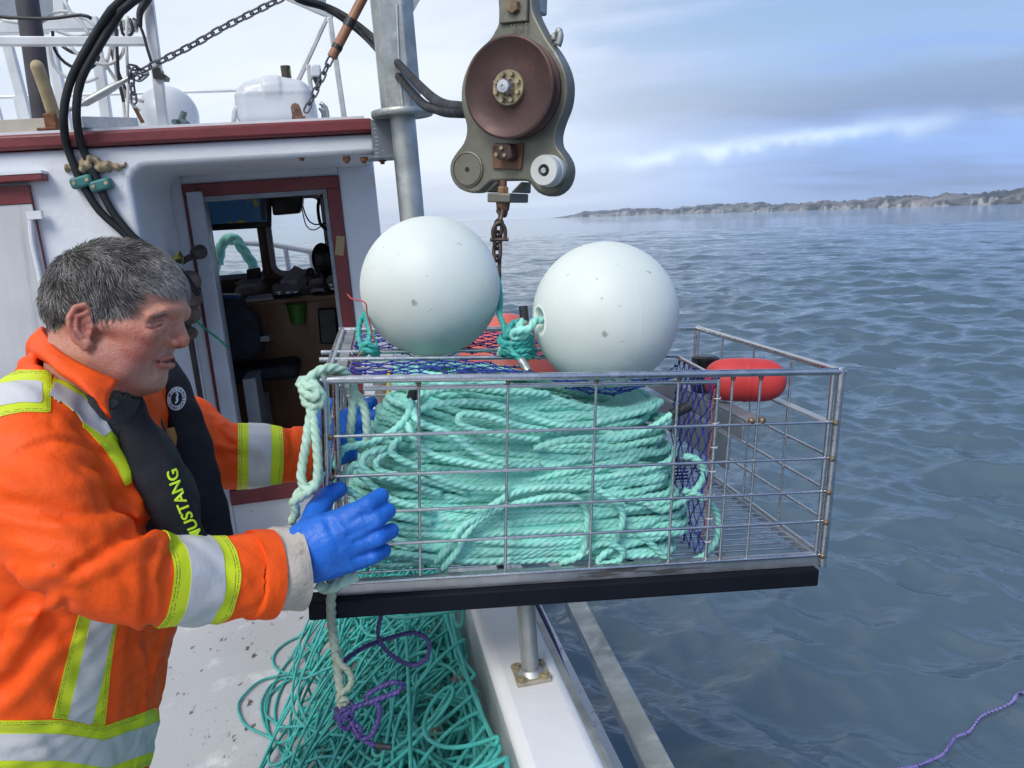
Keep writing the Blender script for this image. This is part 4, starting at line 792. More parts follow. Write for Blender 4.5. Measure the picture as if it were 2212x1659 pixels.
# sheave in front, with dark groove
sc_ = H.hit(*zh(562, 648), .052); Rr = np.linalg.norm(np.array(H.hit(*zh(562, 252), .052)) - sc_)
m_shv = mat('rust_brown_sheave', (.075, .042, .040), .55, .45, var=(6, .25, 6), spots=[((.13, .06, .045), 9, .55, .7), ((.40, .34, .30), 40, .72, .78)], bump=[(70, .0005)])
g = G(); g.lathe(H.w(*sc_, 0), H.n, [(Rr * .9, .001), (Rr * .97, .006), (Rr * .97, .012), (Rr * .72, .022), (Rr * .72, .028), (Rr * .98, .040), (Rr, .046), (Rr * .995, .052), (Rr * .95, .054), (Rr * .88, .050), (Rr * .7, .043), (Rr * .4, .043), (Rr * .3, .046), (0, .046)], 72); shv = mk('sheave', g, m_shv, hauler, sharp=45)
hb_ = mat('yellowed_hub', (.34, .29, .18), .45, .4, var=(25, .3), spots=[((.2, .12, .06), 30, .6, .72)])
g = G(); rh = Rr * .345; g.lathe(H.w(*sc_, 0), H.n, [(rh, .044), (rh, .051), (rh * .97, .053), (0, .053)], 40); hub = mk('hub_plate', g, hb_, shv)
g = G(); g.lathe(H.w(*sc_, 0), H.n, [(rh * .5, .052), (rh * .46, .072), (rh * .36, .077), (rh * .1, .078), (rh * .08, .074), (0, .074)], 30); mk('hub_cap', g, M['steel'], shv, sharp=40)
def hexbolt(c, n, r, h, par, m, name='bolt', k=6):
    g = G(); g.lathe(c, n, [(r, 0), (r, h * .8), (r * .85, h), (0, h)], k); mk(name, g, m, par, sharp=30)
for k in range(8):
    a = rad(22 + 45 * k); hexbolt(H.w(sc_[0] + rh * .76 * math.cos(a), sc_[1] + rh * .76 * math.sin(a), .053), H.n, rh * .155, .009, shv, hb_)
# round boss lower left (flat, with ring and hole), roller lower right
def disc(c, r, prof, m, name, par, n=40, sharp=40): g = G(); g.lathe(c, H.n, [(r * a, b) for a, b in prof], n); return mk(name, g, m, par, sharp=sharp)
bl = H.hit(*zh(268, 1255)); rb = np.linalg.norm(np.array(H.hit(*zh(268, 1125))) - bl)
boss = disc(H.w(*bl, 0), rb, [(1.02, -.001), (1.02, .004), (.95, .005), (.93, .002), (.9, .0045), (0, .0045)], m_cast, 'boss', hauler); disc(H.w(*bl, 0), .0055, [(1, .004), (1, .0056), (0, .0056)], M['dark'], 'bolt_hole', boss, 14)
rlc = H.hit(*zh(835, 1262), .045); rr_ = np.linalg.norm(np.array(H.hit(*zh(835, 1145), .045)) - rlc)
disc(H.w(*H.hit(*zh(880, 1300)), 0), rr_ * 1.25, [(1, -.001), (1, .004), (.95, .007), (.8, .003), (0, .003)], m_cast, 'roller_seat', hauler)
m_rol = mat('white_plastic_roller', (.56, .57, .55), .45, .15, var=(16, .12), spots=[((.25, .24, .22), 30, .62, .75)])
rol = disc(H.w(*rlc, 0), rr_, [(1.0, .004), (1.04, .012), (1.04, .024), (.97, .026), (.97, .029), (1.0, .031), (1.0, .047), (.94, .051), (.4, .051), (.36, .044), (0, .044)], m_rol, 'roller', hauler)
disc(H.w(*rlc, 0), rr_ * .355, [(1, .0435), (1, .0455), (0, .0455)], M['dark'], 'bore', rol, 24); hexbolt(H.w(*rlc, .0455), H.n, rr_ * .22, .008, rol, M['steel'])
# top bolt and arm, hose fittings, stripper plate and knife block
tb = H.hit(*zh(622, 60)); hexbolt(H.w(*tb, 0), H.n, .0155, .02, hauler, mat('rusty_nut', (.24, .17, .10), .6, .5, var=(40, .3)))
g = G(); g.box(H, (H.hit(*zh(500, 0))[0] + .004, H.hit(*zh(735, 0))[0] - .004), (H.hit(*zh(600, 175))[1], H.hit(*zh(600, 175))[1] + .34), (.001, .009)); mk('hanger_plate', g, m_cast, hauler, bevel=.003)
g = G(); g.box(H, (H.hit(*zh(520, 0))[0], H.hit(*zh(720, 0))[0]), (H.hit(*zh(600, 60))[1], H.hit(*zh(600, 60))[1] + .9), (-TH - .05, -TH - .002)); mk('hanger_arm', g, M['galv'], hauler, bevel=.004)
g = G(); q = [H.w(*H.hit(*zh(x, y), -.03), -.03) for x, y in ((930, 340), (945, 300), (950, 255), (940, 235))]; g.tube(spline(q, .005), .0075, 10); g.ball(q[-1], .0085, 10, 8); q = [H.w(*H.hit(*zh(x, y), -.035), -.035) for x, y in ((895, 300), (905, 275), (893, 262))]; g.tube(spline(q, .005), .007, 10); mk('hose_fitting', g, M['galv'], hauler, sharp=0)
m_rb = mat('rust_stained_plate', (.17, .085, .055), .65, .3, var=(10, .25), spots=[((.09, .05, .045), 20, .55, .7)])
g = G(); o_ = HH([(455, 1080), (685, 1060), (668, 1258), (458, 1250)]); g.prism(H, o_, .0015, .007); kn = mk('stripper_plate', g, m_rb, hauler, bevel=.002)
g = G(); o_ = HH([(468, 1062), (590, 1062), (600, 1120), (610, 1170), (570, 1195), (510, 1185), (470, 1150), (490, 1110)], .03); g.prism(H, o_, .007, .04); mk('knife_block', g, m_shv, kn, bevel=.004)
for x, y in ((517, 1097), (480, 1146), (540, 1150)): hexbolt(H.w(*H.hit(*zh(x, y), .04), .04), H.n, .0048, .005, kn, hb_)
# yoke under the block: bracket, threaded bolt and eye
g = G(); y0, y1 = H.hit(*zh(500, 1345))[1], H.hit(*zh(500, 1500), .04)[1]; x0, x1 = H.hit(*zh(415, 1460), .045)[0], H.hit(*zh(585, 1460), .045)[0]
g.box(H, (x0, x1), (y1, y1 + .02), (-TH, .05)); g.prism(Frame(H.w(x0, 0, 0), -H.n, H.u), [(-.05, y1 + .021), (TH, y1 + .021), (TH, y0), (0, y0)], -.006, 0); g.prism(Frame(H.w(x1, 0, 0), -H.n, H.u), [(-.05, y1 + .021), (TH, y1 + .021), (TH, y0), (0, y0)], 0, .006)
yk = mk('yoke', g, m_cast, hauler, bevel=.003)
bx_ = H.hit(*zh(528, 1400), .03)[0]; g = G(); L_ = np.linspace(0, 1, 40); g.tube([H.w(bx_, y1 - .012 + (y0 - y1 + .014) * t, .03) for t in L_], [.0072 + .0011 * (i % 2) for i in range(40)], 12); mk('threaded_bolt', g, M['rust'] if 'rust' in M else m_rb, yk, sharp=0)
hexbolt(H.w(bx_, y1 + .02, .03), H.u, .013, .014, yk, mat('rusty_hex_nut', (.27, .17, .09), .7, .4, var=(60, .3)), 'nut')
g = G(); g.lathe(H.w(bx_, y1, .03), -H.u, [(.016, 0), (.014, .016), (.011, .018), (0, .018)], 14); mk('swivel', g, m_rb, yk)
# chain from the yoke and a shackle, down behind the left float
hk = H.w(bx_, y1 - .022, .03); hc = thing('lifting_chain', D(1072, 585, 1.66), 'short rusty lifting chain hanging from the hauler to the cage sling', 'chain')
m_lk = mat('dark_rusty_chain', (.075, .055, .045), .55, .55, var=(40, .4), spots=[(RUST, 30, .58, .7)])
chain([hk + np.array([0, 0, .008]), D(1081, 470, 1.66), D(1076, 500, 1.66), D(1073, 560, 1.66), D(1071, 610, 1.66)], .026, .019, .0042, m_lk, hc, .9)
g = G(); p0 = D(1078, 497, 1.645); g.tube(spline([p0 + np.array(q) for q in ((-.012, 0, -.022), (-.013, -.0, .0), (-.004, 0, .014), (.006, 0, .014), (.013, 0, 0), (.012, 0, -.022))], .003), .0042, 8); g.rod(p0 + np.array([-.02, 0, -.02]), p0 + np.array([.02, 0, -.02]), .004); mk('shackle', g, m_lk, hc, sharp=40)
# cast letters on the block
def text_pts(s, font=None, bold=0., res=2):
    cu = bpy.data.curves.new('t', 'FONT'); cu.body = s; cu.size = 1; cu.resolution_u = res; cu.offset = bold; cu.align_x = 'LEFT'
    o = bpy.data.objects.new('t', cu); COL.objects.link(o); bpy.context.view_layer.update()
    me = o.to_mesh(); V = np.array([v.co[:] for v in me.vertices]); F = [tuple(p.vertices) for p in me.polygons]; o.to_mesh_clear(); bpy.data.objects.remove(o); bpy.data.curves.remove(cu); return V, F
def flat_text(s, fr, a0, b0, size, c, m, name, par, wide=1., bold=.01, thick=.001):
    V, F = text_pts(s, bold=bold); w_ = V[:, 0].max(); P = np.c_[a0 + V[:, 0] * size * wide, b0 + V[:, 1] * size, np.full(len(V), c)]
    n = len(P); P2 = P.copy(); P2[:, 2] -= thick; g = G(); g.V = [fr.w(np.concatenate([P, P2]))]; g.n = 2 * n
    from collections import Counter
    ed = Counter(); 
    for f in F:
        for i in range(len(f)): ed[(f[i], f[(i + 1) % len(f)])] += 1
    g.F = [np.array([f]) for f in F] + [np.array([f[::-1]]) + n for f in F] + [np.array([(b, a, a + n, b + n)]) for (a, b) in ed if (b, a) not in ed]
    return mk(name, g, m, par, smooth=False)
ta = H.hit(*zh(580, 232), .0105); tbx = H.hit(*zh(712, 232), .0105)
flat_text('H H S', H, ta[0], ta[1], .0205, .0102, m_cast, 'cast_lettering', casting, wide=(tbx[0] - ta[0]) / .0205 / 2.6)
# ------------------------------------------------------------------ bulwark fittings, rail outboard, lines
z6 = zr(1120, 1440, 3.456)
sp_ = thing('stanchion', DECK.w(*DECK.hit(*z6(720, 860), GH), GH), 'grey galvanised pipe stanchion bolted to the white bulwark cap under the cage', 'stanchion')
q = [DECK.hit(*z6(*k), GH + .002) for k in ((545, 800), (850, 750), (895, 905), (570, 960))]
ctr = np.mean(q, 0); hs_ = .5 * np.mean([np.linalg.norm(np.array(q[i]) - q[(i + 1) % 4]) for i in range(4)]) * .98
g = G(); g.box(DECK, (ctr[0] - hs_, ctr[0] + hs_), (ctr[1] - hs_, ctr[1] + hs_), (GH + .001, GH + .009)); bp_ = mk('base_plate', g, mat('stained_plate', (.40, .36, .28), .5, .4, var=(30, .25), spots=[((.2, .13, .07), 25, .6, .75)]), sp_, bevel=.001)
g = G(); g.rod(DECK.w(*ctr, GH + .009), DECK.w(*ctr, GH + .19), .0175, 24); g.lathe(DECK.w(*ctr, GH + .009), BU, [(.026, 0), (.022, .005), (.0178, .009)], 24); mk('pipe', g, M['galv'], sp_)
for sx in (-1, 1):
    for sy in (-1, 1):
        g = G(); g.lathe(DECK.w(ctr[0] + sx * hs_ * .68, ctr[1] + sy * hs_ * .68, GH + .009), BU, [(.0125, 0), (.0125, .002), (.0075, .0022), (.007, .006), (.004, .006), (.0035, .003), (0, .003)], 14); mk('bolt', g, hb_, bp_)
near, far = D(1418, 1659, 1.5), D(1231, 1283, 2.23); dr = far - near
g = G(); tw = pxm(64 / SCL * 1.08, 1.5); g.bar(near - dr * .9, far + dr * .28, tw, tw * .9, nrm(BU * 1.0 - BR * .12)); simple('launching_rail', g, M['galv'], 'thick square galvanised rail slanting outboard beside the bulwark', 'rail', bevel=.004)
M['purple'] = mat('purple_poly_rope', (.055, .038, .17), .55, var=(40, .25), spots=[((.35, .12, .08), 60, .72, .78)])
def rp(name, pts, r, m, lab, par=None, step=None, lay=2.9, n=12, cat='rope', grp=None):
    g = G(); V, F, a = rope(spline(pts, step or r * .55), r, n=n, lay=lay); g.add(V, F)
    o = mk(name, g, m, par, sharp=0)
    return tag(o, lab, cat, grp) if par is None else o
rp('purple_line', [DECK.w(*DECK.hit(*z6(x, y), GH - .03), GH - .03) for x, y in ((700, 60), (745, 190), (850, 420), (930, 610), (1000, 800), (1130, 1100), (1260, 1380), (1400, 1665), (1500, 1900))], .0055, M['purple'], 'purple line running along the outer edge of the bulwark')
z8 = zr(1900, 1200, 2.3045)
def on_sea(x, y, h=.0): r = ray(x, y); return r * ((SEA_Z + h) / r[2])
sp = spline([on_sea(*z8(x, y)) for x, y in ((1900, 1130), (1521, 1225), (1450, 1280), (1300, 1310), (1200, 1395), (1120, 1440), (1070, 1540), (990, 1590), (900, 1659), (700, 1760))], .02)
Xw, Yw, Zw = wave_field(sp[:, 0].copy(), sp[:, 1].copy(), np.full(len(sp), .06)); sp[:, 2] = SEA_Z + .035 + .9 * Zw
g = G(); V, F, _ = rope(sp, .0105, n=9); g.add(V, F); tag(mk('floating_line', g, mat('lilac_poly_line', (.23, .20, .50), .5), sharp=0), 'lilac line floating on the sea surface away from the boat', 'rope')

# ------------------------------------------------------------------ rope pile on deck
def deck_pile():
    q = np.random.default_rng(21); Rr = .0050
    aR = gl + .006; vN, vF = .85, DECK.hit(1000, 1330)[1]
    t = np.linspace(0, 1, 52000); T = t * 300 * 2 * math.pi
    def sm(n, lo, hi): x = np.linspace(0, 1, n); return np.interp(t, x, q.uniform(lo, hi, n))
    k = np.ones(180) / 180
    f = lambda n, lo, hi: np.convolve(np.pad(sm(int(n * 1.4), lo, hi), 90, 'edge'), k, 'same')[90:-90]
    rad_ = f(190, .05, .30); s = np.clip((f(200, 0, 1) - .22) / .56, 0, 1); v0 = vN + .14 + s * (vF - vN - .26)
    half = .40 - .10 * s; a0 = aR - .01 - (np.clip((f(150, 0, 1) - .22) / .56, 0, 1) ** 1.5) * (half + .12)
    tw_ = f(120, -2.2, 2.2); el = f(130, .35, 1.1)
    X = rad_ * np.cos(T); Y = rad_ * el * np.sin(T)
    a = a0 + X * np.cos(tw_) - Y * np.sin(tw_); v = v0 + X * np.sin(tw_) + Y * np.cos(tw_)
    a = np.where(a > aR - .02, aR - .02 - .12 * (a - aR + .02), a)
    dome = .74 * (1 - np.clip(np.abs(a - aR - .02) / (.80 - .2 * s), 0, 1) ** 1.25)
    ly = np.clip((f(300, 0, 1) - .2) / .6, 0, 1) * .6 + .4 * t
    z = .008 + dome * ly + .010 * np.sin(T * .5 + 3 * s) * np.clip(dome / .1, 0, 1) + .012 * np.clip(dome / .1, 0, 1)
    return DECK.w(np.stack([a, v, z], 1)), Rr
P, Rr = deck_pile(); L_ = np.r_[0, np.cumsum(np.linalg.norm(np.diff(P, axis=0), axis=1))]; s = np.arange(0, L_[-1], .0052); P = np.stack([np.interp(s, L_, P[:, i]) for i in range(3)], 1); g = G(); V, F, _ = rope(P, Rr, n=9); g.add(V, F)
pile = tag(mk('deck_rope_pile', g, M['teal'], sharp=0), 'big tangled heap of teal rope on the grey deck against the bulwark', 'rope')
z5b = zr(560, 1440, 3.456)
dk = lambda x, y, h=.008: DECK.w(*DECK.hit(*z5b(x, y), h), h)
for pts in ([(1600, 560), (1400, 680), (1060, 712), (800, 780), (600, 835), (330, 900), (180, 1020), (122, 1130), (190, 1290), (420, 1410), (500, 1530), (560, 1680), (600, 1900)],
            [(1250, 950), (940, 830), (700, 845), (560, 900), (400, 1020), (355, 1130), (380, 1220), (520, 1300), (740, 1330), (920, 1400), (1100, 1380), (1300, 1400)],
            [(1160, 1110), (1000, 1000), (760, 905), (560, 875), (420, 930), (330, 1070), (330, 1210), (400, 1380), (560, 1560), (640, 1800)],
            [(1700, 900), (1300, 1220), (1000, 1350), (800, 1480), (600, 1610), (480, 1800)], [(1450, 600), (1290, 800), (1170, 1000), (1180, 1120), (1260, 1200), (1600, 1320), (1780, 1300)],
            [(1330, 470), (1290, 640), (1230, 820), (1210, 980), (1240, 1120), (1300, 1210)], [(1480, 340), (1560, 400), (1700, 440), (1790, 520), (1900, 545), (2060, 600), (2000, 700)],
            [(1240, 1500), (1130, 1470), (1000, 1520), (900, 1640), (860, 1800)], [(1560, 640), (1450, 780), (1440, 880), (1560, 930), (1800, 800)], [(900, 1640), (1060, 1590), (1200, 1640), (1240, 1760)], [(940, 1440), (900, 1560), (780, 1640), (700, 1760)]):
    o = rp('rope_strand', [dk(x, y, .010 + .02 * (x > 1250)) for x, y in pts], Rr, M['teal'], None, pile, step=.006, n=9)
rr2 = np.random.default_rng(5); tP = bvh(pile)
for x, y in ((1880, 420), (2010, 860), (1930, 985), (1800, 1340), (1850, 480)):
    g = G(); c = drape(tP, [z5b(x, y)], .012)[0]
    if c is None: continue
    for _ in range(7): p = c + rr2.normal(0, .006, 3); g.tube(spline([p, p + rr2.normal(0, .008, 3), p + rr2.normal(0, .010, 3)], .006), .0008, 5)
    mk('orange_fibre_tuft', g, mat('orange_fibres', (.35, .10, .05), .7), pile)
# ------------------------------------------------------------------ stainless cage swung out over the rail
CM = Rz(rad(9.436)) @ Rx(rad(-.534)) @ Ry(rad(2.867)); CO = np.array([-.30047, 1.20986, -.2426]); CWd, CDp, CHt = .909, .644, .376
CF = Frame(CO, CM[:, 0], CM[:, 2]); CT = Frame(CO, CM[:, 0], CM[:, 1]); cg = lambda x, y, z: CF.w(x, z, -y)
CRt = Frame(cg(CWd, 0, 0), CM[:, 1], CM[:, 2])
cage = thing('wire_cage', cg(CWd / 2, CDp / 2, -CHt), 'stainless steel wire cage full of rope, hanging over the boat side', 'cage')
RT = .0068
zsB = [CF.hit(705, 944)[1], CF.hit(705, 1031)[1], CF.hit(1000, 1098)[1], CF.hit(839, 1176)[1], CF.hit(742, 1262)[1]]
vx = [CF.hit(x, y)[0] for x, y in ((905, 840), (1099, 830), (1291, 825), (1470, 815), (1587, 820), (1648, 815))]
def rods(name, segs, r, par=cage, n=10):
    for p, q in segs: g = G(); g.rod(p, q, r, n); mk(name, g, M['steel'], par)
rods('top_rail', [(cg(-RT, 0, 0), cg(CWd + RT, 0, 0)), (cg(-RT, CDp, 0), cg(CWd + RT, CDp, 0)), (cg(0, 0, 0), cg(0, CDp, 0)), (cg(CWd, 0, 0), cg(CWd, CDp, 0))], RT, n=14)
rods('corner_post', [(cg(x, y, RT), cg(x, y, -CHt)) for x in (0, CWd) for y in (0, CDp)], .0072, n=14)
rods('inner_post', [(cg(CWd - .013, .004, 0), cg(CWd - .013, .004, -CHt + .02)), (cg(.016, .03, -.01), cg(.016, .03, -CHt + .02))], .0045)
rods('front_bar', [(cg(0, .002, z), cg(CWd, .002, z)) for z in zsB], .0029)
rods('front_upright', [(cg(x, .0075, 0), cg(x, .0075, -CHt + .012)) for x in vx], .0026)
ry = [CRt.hit(x, y)[0] for x, y in ((1565, 732), (1633, 754), (1715, 779))]
rods('side_upright', [(cg(CWd - .004, y, 0), cg(CWd - .004, y, -CHt + .01)) for y in ry] + [(cg(.006, y, 0), cg(.006, y, -CHt + .01)) for y in (.13, .27, .42)], .0026)
rods('side_bar', [(cg(CWd, 0, z), cg(CWd, CDp, z)) for z in zsB[1:]] + [(cg(0, 0, z), cg(0, CDp, z)) for z in zsB], .0029)
rods('back_bar', [(cg(0, CDp, z), cg(CWd * .5, CDp, z)) for z in zsB], .0029)
g = G(); g.box(CF, (CWd - .022, CWd - .001), (zsB[0] - .003, zsB[0] + .001), (-CDp, -.004)); mk('flat_support', g, M['alu'], cage)
# weld beads where bars meet posts
wd = G(); W_OUT = []
for z in zsB:
    for x in (0, CWd):
        g = G(); g.ball(cg(x + (.007 if x == 0 else -.004), -.004, z), .0056, 10, 8); mk('weld_bead', g, M['weld'], cage, sharp=0)
for x in vx:
    g = G(); g.lathe(cg(x, .006, -.004), -CM[:, 2], [(.006, -.001), (.0045, .005), (.0027, .011)], 10); mk('weld_bead', g, M['weld'], cage, sharp=0)
    for z in zsB: g = G(); g.ball(cg(x, .005, z), .0038, 8, 6); mk('weld_mark', g, M['weld'], cage, sharp=0)
# bottom: angle iron rim, rod floor, cross flats, black runners
m_rim = mat('brushed_steel_rim', (.44, .45, .46), .38, .85, var=(20, .15), spots=[((.22, .20, .18), 9, .62, .66, (.6, 1, 6)), (RUST, 30, .72, .78)])
zb = -CHt
g = G(); g.box(CF, (.008, CWd - .008), (zb, zb + .026), (-.012, -.004)); g.box(CF, (.008, CWd - .008), (zb + .002, zb + .006), (-.03, -.0121)); mk('front_rim', g, m_rim, cage)
g = G(); g.box(CF, (.008, CWd - .008), (zb, zb + .026), (-CDp + .002, -CDp + .010)); mk('back_rim', g, m_rim, cage)
for x in (.004, CWd - .012): g = G(); g.box(CF, (x, x + .008), (zb + .006, zb + .020), (-CDp, -.008)); mk('side_rim', g, m_rim, cage)
rods('floor_rod', [(cg(.01, .03 + k * .0265, zb + .016), cg(CWd - .01, .03 + k * .0265, zb + .016)) for k in range(23)], .0026, n=8)
for x in (.30, .545, CF.hit(1590, 1195)[0]): g = G(); g.bar(cg(x, .02, zb + .008), cg(x, CDp - .02, zb + .008), .012, .008, CM[:, 2]); mk('floor_flat', g, M['grey'], cage)
x0 = CF.hit(668, 1325)[0]; x1 = CF.hit(1763, 1235)[0]
for y in (-.012, CDp - .03):
    g = G(); g.box(CF, (x0, x1), (zb - .035, zb - .001), (-y - .042, -y)); mk('black_runner', g, M['blackrub'], cage, bevel=.004)
# net chamber frame: inner rails, crossbars
yb = [CT.hit(747, 761)[1], CT.hit(764, 776)[1]]; nx = CT.hit(1587, 818)[0]; ny = CT.hit(1463, 766)[1]; nxb = CT.hit(1463, 766)[0]
rods('inner_rail', [(cg(.06, .012, -.0175), cg(nx, .012, -.0175)), (cg(nx, .012, -.012), cg(nxb, ny, -.004)), (cg(.035, .01, -.012), cg(.035, CDp - .02, -.006))], .0042)
rods('crossbar', [(cg(-.025, yb[0], .0), cg(nxb, yb[0] + .012, .0)), (cg(-.022, yb[1], .0), cg(nxb, yb[1] - .002, .0))], .0045)
rods('net_post', [(cg(nx, .010, -.012), cg(nx - .002, .010, zb + .02))], .0034)
g = G(); g.box(CF, (.012, .030), (-.004, 0), (-CDp + .01, -.02)); mk('flat_edge', g, m_rim, cage)
# netting: knotted diamond twine
M['net'] = mat('blue_net_twine', (.018, .032, .28), .6, var=(50, .3))
def net(name, f, nu, nv, r=.0012, kr=.0032):
    g = G(); q = np.random.default_rng(17)
    nd = {}
    for j in range(nv + 1):
        for i in range(nu + 1):
            s = (i + .5 * (j % 2)) / (nu + .5); t = j / nv; nd[i, j] = f(s, t) + q.normal(0, .0018, 3) * (0 < j < nv)
    for (i, j), p in nd.items():
        if j < nv:
            for i2 in ((i, i - 1) if j % 2 == 0 else (i, i + 1)):
                if (i2, j + 1) in nd:
                    b = nd[i2, j + 1]; m_ = (p + b) / 2 + q.normal(0, .0012, 3); g.tube([p, m_, b], r, 5)
        g.ball(p, kr, 6, 5)
    return tag(mk(name, g, M['net'], cage, sharp=0))
fl2 = D(1307, 681, 1.475); fr2 = pxm(157, 1.475) * 1.0; b2 = np.array([*(fl2 - CO) @ CM])
fl1 = D(930, 620, 1.56); fr1 = pxm(150, 1.56) * 1.0; b1 = np.array([*(fl1 - CO) @ CM])
def sag(x, y):
    z = -.004 - .062 * math.exp(-((x - b2[0]) ** 2 / (2 * .10 ** 2) + (y - b2[1]) ** 2 / (2 * .085 ** 2))) * min(1, y / .05)
    for b, r in ((b2, fr2), (b1, fr1)):
        d2 = r * r - (x - b[0]) ** 2 - (y - b[1]) ** 2
        if d2 > 0: z = min(z, b[2] - math.sqrt(d2) - .005)
    return z
E_ = lambda v: v
def panel(xa, xb, ya, yb_):
    def f(s, t): x, y = xa + (xb - xa) * s, ya + (yb_ - ya) * t; return cg(x, y, sag(x, y))
    return f
net('net_panel', panel(.04, nx - .005, .013, min(yb) - .004), 13, 9)
net('net_panel', panel(.04, nxb - .01, max(yb) + .004, CDp - .03), 13, 12)
def wallnet(s, t):
    y = .012 + (ny - .012) * s; x = nx + (nxb - nx) * s; z = -.012 + (zb + .03) * t
    return cg(x - .012 * math.sin(s * 3.1) * math.sin(t * 3.1), y, z)
net('net_wall', wallnet, 7, 16, .0011, .0028)
def backnet(s, t): return cg(.04 + (nxb - .04) * s, CDp - .05, -.01 + (zb + .05) * t)
for k in range(7):
    z = -.05 - .045 * k; g = G(); g.tube([cg(nx + .0055 * math.cos(a), .010 + .0055 * math.sin(a), z + .0008 * a) for a in np.linspace(0, 6.2, 12)], .0009, 5); mk('net_ring', g, M['gelcoat'], cage, sharp=0)
g = G(); g.tube(spline([cg(nx - .006, .014, -.03 - .04 * k) + np.array([.002 * (-1) ** k, 0, 0]) for k in range(8)], .01), .0010, 6); mk('orange_lacing', g, mat('orange_lacing', (.45, .10, .04), .6), cage, sharp=0)
for k in range(5): g = G(); c = cg(.04, .03 + .1 * k, -.01); g.tube(spline([c, c + rr2.normal(0, .012, 3), c + rr2.normal(0, .012, 3), c + rr2.normal(0, .014, 3)], .005), .0016, 5); mk('lashing_knot', g, M['net'] if k % 2 else bpy.data.materials['orange_lacing'], cage, sharp=0)
# supports in the open compartment, with the instrument plate
zD = zr(1600, 780, 3.607); sx0, sx1 = CF.hit(*zD(978, 968))[0], CF.hit(*zD(1140, 968))[0]
g = G(); g.box(CF, (sx0, sx1), (zsB[0] + .002, zsB[0] + .008), (-CDp + .04, -.006)); g.box(CF, (sx0, sx0 + .005), (zsB[0] - .035, zsB[0] + .0015), (-CDp + .04, -.02)); sup = mk('support_beam', g, M['grey'], cage, bevel=.0015)
g = G(); g.box(CF, (sx0 - .012, sx0 - .004), (zsB[0] - .10, zsB[0] - .034), (-.42, -.05)); mk('side_plate', g, M['grey'], cage, bevel=.002)
for x in (sx0 + .008, sx1 - .006): g = G(); g.ball(cg(x, .004, zsB[0] + .006), .007, 10, 8); mk('weld_bead', g, M['weld'], cage, sharp=0)

# ------------------------------------------------------------------ things in and on the cage
def superlathe(c, ax, L_, R_, n1=3.2, n2=2.4, seam=.0):
    t = np.linspace(-1, 1, 41); pr = [(R_ * max(1 - abs(k) ** n1, 0) ** (1 / n2) + seam * math.exp(-(k / .03) ** 2), L_ * k) for k in t]; g = G(); g.lathe(c, ax, pr, 44); return g
rf = D(*zD(945, 612), 1.515); g = superlathe(rf, nrm(CM[:, 0] * .97 - CM[:, 1] * .2), pxm(87, 1.52), pxm(47, 1.52), 3.6, 2.2, .0012)
simple('red_float', g, mat('red_float_plastic', (.56, .045, .045), .5, var=(10, .1), spots=[((.4, .05, .05), 30, .66, .76)]), 'red barrel shaped net float resting on the supports inside the cage', 'float', sharp=0)
bc = D(*zD(582, 560), 1.62); g = G(); rb_ = pxm(29, 1.62); g.lathe(bc, CM[:, 2], [(0, -.052), (rb_ * .7, -.052), (rb_ * .7, -.036), (rb_ * .95, -.034), (rb_ * .95, .02), (rb_, .022), (rb_ * 1.02, .036), (rb_ * .8, .040), (0, .038)], 36)
simple('black_canister', g, M['dark'], 'black round instrument canister standing behind the red float in the cage', 'canister', sharp=40)
# plastic floats
def float_geo(c, ax, R_, hole=.015, one=False):
    ax = nrm(np.array(ax)); th0 = math.asin((hole + .010) / R_); pr = []
    for k in range(8): a = k / 7 * math.pi / 2; pr.append((hole + .017 * (1 - math.sin(a)) if k else hole + .017, 0))
    top = []
    for k in range(7):
        a = k / 6; r = hole + .010 * (1 - a) ** 2; h = R_ * math.cos(th0) - .03 * (a ** .6); top.append((r, h))
    sm_ = lambda t: R_ + .0003 * math.exp(-((t - 1.5708) / .010) ** 2)
    ts = sorted(list(np.linspace(th0, math.pi - th0, 56)) + list(1.5708 + np.linspace(-.03, .03, 9))); arc = [(sm_(t) * math.sin(t), sm_(t) * math.cos(t)) for t in ts]
    prof = [(hole, 0)] + top[::-1] + arc + [(r, -h) for r, h in top] + [(hole, 0)]
    if one: prof = [(0.001, -.02), (hole, 0)] + top[::-1] + [(R_ * math.sin(t), R_ * math.cos(t)) for t in np.linspace(th0, math.pi - .001, 60)]
    g = G(); g.lathe(c, ax, prof[::-1], 88); return g
def flt_ex(nt, N, L, b, cur, mix, mrange, noise, tc):
    v = N('ShaderNodeTexVoronoi'); L(tc.outputs['Object'], v.inputs['Vector']); v.inputs['Scale'].default_value = 46; v.inputs['Randomness'].default_value = 1
    dr_ = mrange(v.outputs['Distance'], .07, .10, 1, 0); nz = mrange(noise(9, 2), .5, .62, 0, 1); k = N('ShaderNodeMath'); k.operation = 'MULTIPLY'; L(dr_, k.inputs[0]); L(nz, k.inputs[1])
    bm = N('ShaderNodeBump'); bm.inputs['Distance'].default_value = .004; bm.inputs['Strength'].default_value = 1; L(k.outputs[0], bm.inputs['Height']); L(bm.outputs[0], b.inputs['Normal'])
    return cur
m_flt = mat('white_float_plastic', (.66, .72, .69), .5, var=(5, .04), spots=[((.26, .28, .28), 7, .62, .80, (1, 1, .5)), ((.34, .36, .35), 30, .655, .73), ((.46, .50, .48), 3, .55, .8)], extra=flt_ex)
m_flt.node_tree.nodes['Principled BSDF'].inputs['Subsurface Weight'].default_value = .25
m_flt.node_tree.nodes['Principled BSDF'].inputs['Subsurface Radius'].default_value = (.02, .024, .024); m_flt.node_tree.nodes['Principled BSDF'].inputs['Subsurface Scale'].default_value = 1
cx_ = RC[:, 0]; cy_ = RC[:, 1]; cz_ = RC[:, 2]
